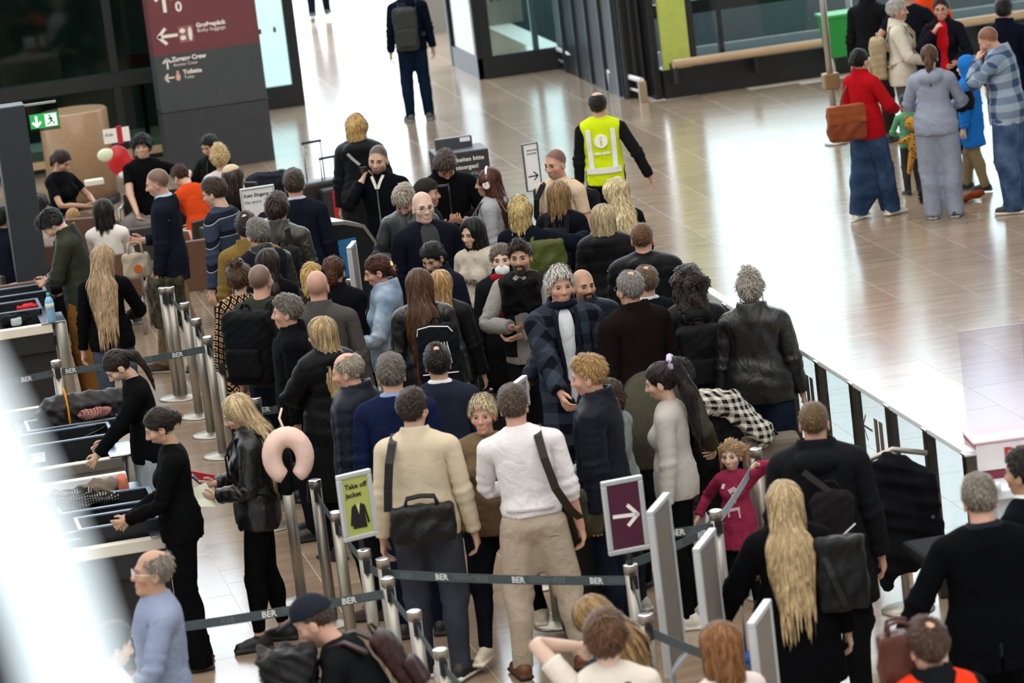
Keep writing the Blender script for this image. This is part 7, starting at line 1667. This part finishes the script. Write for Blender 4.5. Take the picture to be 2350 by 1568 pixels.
MB().box(-.24, -.12, -.10, -.06, 1.031, 1.035).build('white_card', WHITE, rt_)
cs = gp(2084, 1400, 0); st_ = empty('coat_stand', (cs[0], cs[1], 0), 0, 'slim steel stand holding up the dark coat', 'stand')
MB().tube([(0, 0, .01), (0, 0, 1.02)], .025, 10).build('pole', STEEL, st_); MB().lathe([(.17, 0), (.17, .012), (.03, .02)], 18).build('base', STEEL, st_); MB().tube([(-.22, 0, .98), (0, 0, 1.04), (.22, 0, .98)], .018, 8).build('hanger_bar', STEEL, st_)
ops = [('add', ('cap', (-.20, 0, .98), (.20, 0, .98), .08, .08), .05), ('add', ('cap', (0, 0, 1.0), (0, 0, .52), .20, .27, 0, (1.05, .55, 1)), .06), ('add', ('cap', (-.24, -.03, .95), (-.30, -.05, .40), .075, .06), .04), ('add', ('cap', (-.10, -.05, .60), (-.12, -.06, .22), .10, .07, 0, (1, .6, 1)), .05), ('add', ('cap', (.24, -.02, .95), (.27, -.02, .55), .08, .09), .04)]
V, Q = sdf_mesh(ops, .016); me = raw_mesh('draped_coat', V, Q); N = get_no(me); me.vertices.foreach_set('co', (V+N*crumple(V, 31, .022, 12)[:, None]).astype(np.float32).ravel()); set_vec(me, 'rest', V); me.materials.append(mat('090a0f', .95, 'bagcloth', spec=.15)); me.update()
dc = bpy.data.objects.new('draped_coat', me); link(dc); q_ = gp(2078, 1405, 0); dc.location = (float(q_[0]), float(q_[1]), .02); dc.rotation_euler = (0, .0, -.15); dc.scale = (.86, 1, .85); tag(dc, 'long dark navy coat hanging over the steel stand beside the fence', 'coat')
MB().lathe([(.014, -.004), (.014, .004)], 10).xf(Matrix.Translation((.24, -.17, .72))@Matrix.Rotation(math.pi/2, 4, 'X')).build('button', mat('3a3c44', .3), dc)
dk = gp(2262, 1125, .92); dsk = empty('info_desk', (dk[0]+.45, dk[1]+.12, 0), -.18, 'white desk carrying the printed collection box', 'desk')
MB().bbox(-.42, .9, -.25, .35, .86, .92, .01).build('desktop', mat('dfe4ea', .4), dsk); MB().box(-.36, .84, -.18, .30, 0, .86).build('front', mat('c9ced6', .5), dsk)
MB().bbox(-.20, -.14, -.2, -.14, .92, .94, .004).build('foot_disc', STEEL, dsk)
bq = gp(2258, 1108, .92); bx_ = empty('collection_box', (bq[0]+.30*math.cos(.12)-.0, bq[1]+.18+.0, .92), -.12, 'white box with red BER lettering and clear upright panes', 'box')
MB().bbox(-.30, .50, -.18, .18, .06, .23, .008).build('box_body', mat('ddd6da', .5, 'grain'), bx_); MB().bbox(-.28, .48, -.16, .16, 0, .06, .006).build('plinth', mat('7a2334', .5), bx_)
MB().bbox(-.31, .51, -.19, .19, .23, .245, .006).build('lid', mat('c5a9b4', .3), bx_); MB().box(-.302, -.30, -.18, .18, .20, .23).build('edge_band', mat('8a2a3c', .5), bx_)
Mb = parent_mw(bx_); text('BER', .13, Mb@Vector((-.13, -.183, .10)), Mb.to_3x3()@Vector((1, 0, 0)), UP, mat('b0202e', .6), bx_, bold=.004)
text('BER', .08, Mb@Vector((-.303, .12, .12)), Mb.to_3x3()@Vector((0, -1, 0)), UP, mat('b0202e', .6), bx_, bold=.002)
for k, (x, y) in enumerate(((-.30, .02), (.10, .1))): MB().box(x, x+.85, y, y+.006, .245, .90).build('clear_pane', mat('f3f1f7', .03, 'glass', scale=.8), bx_)
cp_ = MB().lathe([(.05, 0), (.05, .05), (.045, .055)], 16); cpo = cp_.build('cup', mat('d8dade', .4), None, (dk[0]+.02, dk[1]-.08, .92)); tag(cpo, 'small white round cup on the desk below the collection box', 'cup')
# ------------------------------------------------------------------ far right: poles, green bin
for (q, l, h_, foot) in (((1921, 330), 'tall slim steel pole with brown clamp behind the brown leather bag', 2.9, True), ((1962, 150), 'second slim steel pole by the glazed wall', 1.0, False)):
    p = gp(*q); po = empty('steel_pole', (p[0], p[1], 0), 0, l, 'pole'); MB().tube([(0, 0, .0), (0, 0, h_)], .038, 12).build('tube', mat('b0aaa2', .35, 'brushed', .8), po)
    if foot: MB().bbox(-.09, .09, -.08, .08, .62, .80, .02).build('clamp', mat('8a6a48', .5, 'grain'), po)
    MB().lathe([(.14, 0), (.14, .02), (.05, .03)], 16).build('base', STEEL, po)
p = gp(1948, 205, .0); gb = empty('green_bin', (p[0]+.05, p[1]+.1, 0), 0, 'green plastic bin standing behind the woman in red jacket', 'bin')
MB().prism([(-.22, .42), (.22, .42), (.28, .92), (-.28, .92)], 'y', -.2, .2).build('tub', mat('128a34', .45), gb); MB().bbox(-.30, .30, -.22, .22, .90, .94, .008).build('rim', mat('2a9a46', .45), gb)
for x in (-.18, .18): MB().tube([(x, 0, 0), (x, 0, .42)], .02, 8).build('leg', STEEL, gb)
MB().tube([(0, 0, 0), (0, 0, .0)], .02, 8) if False else None
# plush leopard carried by the small child
lp = I81['w']((.02, -.20, .30)); le = empty('plush_leopard', lp, I81['rz'], 'spotted plush leopard hugged on the back of the small child', 'toy')
LM = mat('b8863c', .9, 'spots', c2='1c120a')
sdf_part('body', [('add', ('ell', (0, -.16, .52), (.075, .06, .14)), .03), ('add', ('cap', (.05, -.17, .42), (.09, -.18, .26), .035, .028), .02), ('add', ('cap', (-.05, -.17, .42), (-.09, -.18, .26), .035, .028), .02), ('add', ('cap', (.06, -.16, .60), (.13, -.10, .56), .03, .025), .02), ('add', ('cap', (-.06, -.16, .60), (-.13, -.10, .56), .03, .025), .02)], LM, le, I81['M'], .012)
hd_ = sdf_part('head', [('add', ('ell', (0, -.16, .74), (.085, .075, .075)), .02), ('add', ('ell', (.06, -.15, .81), (.024, .015, .026)), .01), ('add', ('ell', (-.06, -.15, .81), (.024, .015, .026)), .01), ('add', ('ell', (0, -.235, .72), (.035, .03, .026)), .015)], LM, le, I81['M'], .010)
# toy balloon on a stick at the seats
bc = on_y(272, 368, 42.2); tb = empty('toy_balloon', (bc[0], bc[1], bc[2]-.62), 0, 'red white and green toy bird balloon with white tag on a black stick', 'balloon')
sdf_part('red_body', [('add', ('ell', (0, 0, .62), (.13, .07, .17)), .04), ('add', ('ell', (.10, 0, .56), (.10, .06, .09)), .05)], mat('b8141e', .35, 'grain'), tb, parent_mw(tb), .012)
sdf_part('wing', [('add', ('ell', (-.13, -.02, .70), (.10, .05, .075)), .02)], mat('cfd8b8', .5), tb, parent_mw(tb), .011)
sdf_part('tail', [('add', ('ell', (.06, -.03, .46), (.09, .05, .05)), .02)], mat('d8d2d0', .5), tb, parent_mw(tb), .011)
MB().box(-.13, .16, -.012, .0, .82, .98).build('white_tag', mat('e2dedc', .6), tb); MB().box(.02, .08, -.016, .004, .80, 1.0).build('red_ribbon', mat('a8141e', .5), tb)
text('Kids', .05, Vector(tb.location)+Vector((-.11, -.014, .90)), XR, UP, DARKG, tb)
MB().tube([(.16, 0, .86), (.20, 0, .40), (.22, 0, -tb.location.z)], .010, 6).build('stick', BLACK, tb)
soft('snack_bag', 296, 470, .43, [B_((0, 0, .08), (.12, .05, .08), .02)], mat('b81e1a', .5, 'dots', c2='e0b020', scale=.5), 'red and yellow snack bag lying on the seats', 'bag', 41, .012)
sbo = bpy.data.objects['snack_bag']; sx_ = SEATED[4]['base']; sbo.location = (float(sx_[0]-.72), float(sx_[1]-.05), .0)
seat(0, 0, 'dark empty seat with the red and yellow snack bag', SEATED[4]['rz']*0, zt=.72, wd=.6, dark=True, loc=(sx_[0]-.72, sx_[1], 0)); sbo.location.z = .432
fb = gp(216, 418, .95); fx_ = MB().bbox(-.10, .10, -.06, .06, 0, .06, .01).build('food_box', mat('d8d2c4', .6), None, (fb[0], fb[1], .92)); tag(fx_, 'small white takeaway box beside the woman in black t-shirt', 'box')

soft('orange_plush', 2220, 452, .0, [E_((-.08, 0, .04), (.14, .08, .05)), E_((.10, .02, .05), (.10, .07, .05))], mat('7a3618', .9, 'bagcloth'), 'rust orange plush toy lying on the floor by the woman in sweatpants', 'toy', 51, .014)
soft('dark_toy', 2122, 452, .0, [E_((0, 0, .06), (.07, .06, .07)), E_((.06, 0, .05), (.05, .04, .05))], mat('1c1a16', .8, 'dots', c2='c8a020', scale=.6), 'small black and yellow toy on the floor by the child in green', 'toy', 52, .01)
band(I14, 'coath', [(-.06, 1.42), (-.02, 1.36), (.03, 1.30)], .02, mat('a8a8a4', .7), 'light_strap', -1, I14['root'], off=.02)
band(I30, 'longpuffer', [(.0, 1.24), (.05, 1.18), (.10, 1.12)], .012, mat('a88a4a', .4, 'plain', .6), 'chain_strap', -1, I30['root'], off=.025)
bandp = [(.12, 1.40), (.08, 1.32), (.04, 1.22), (.0, 1.12), (-.06, 1.0)]
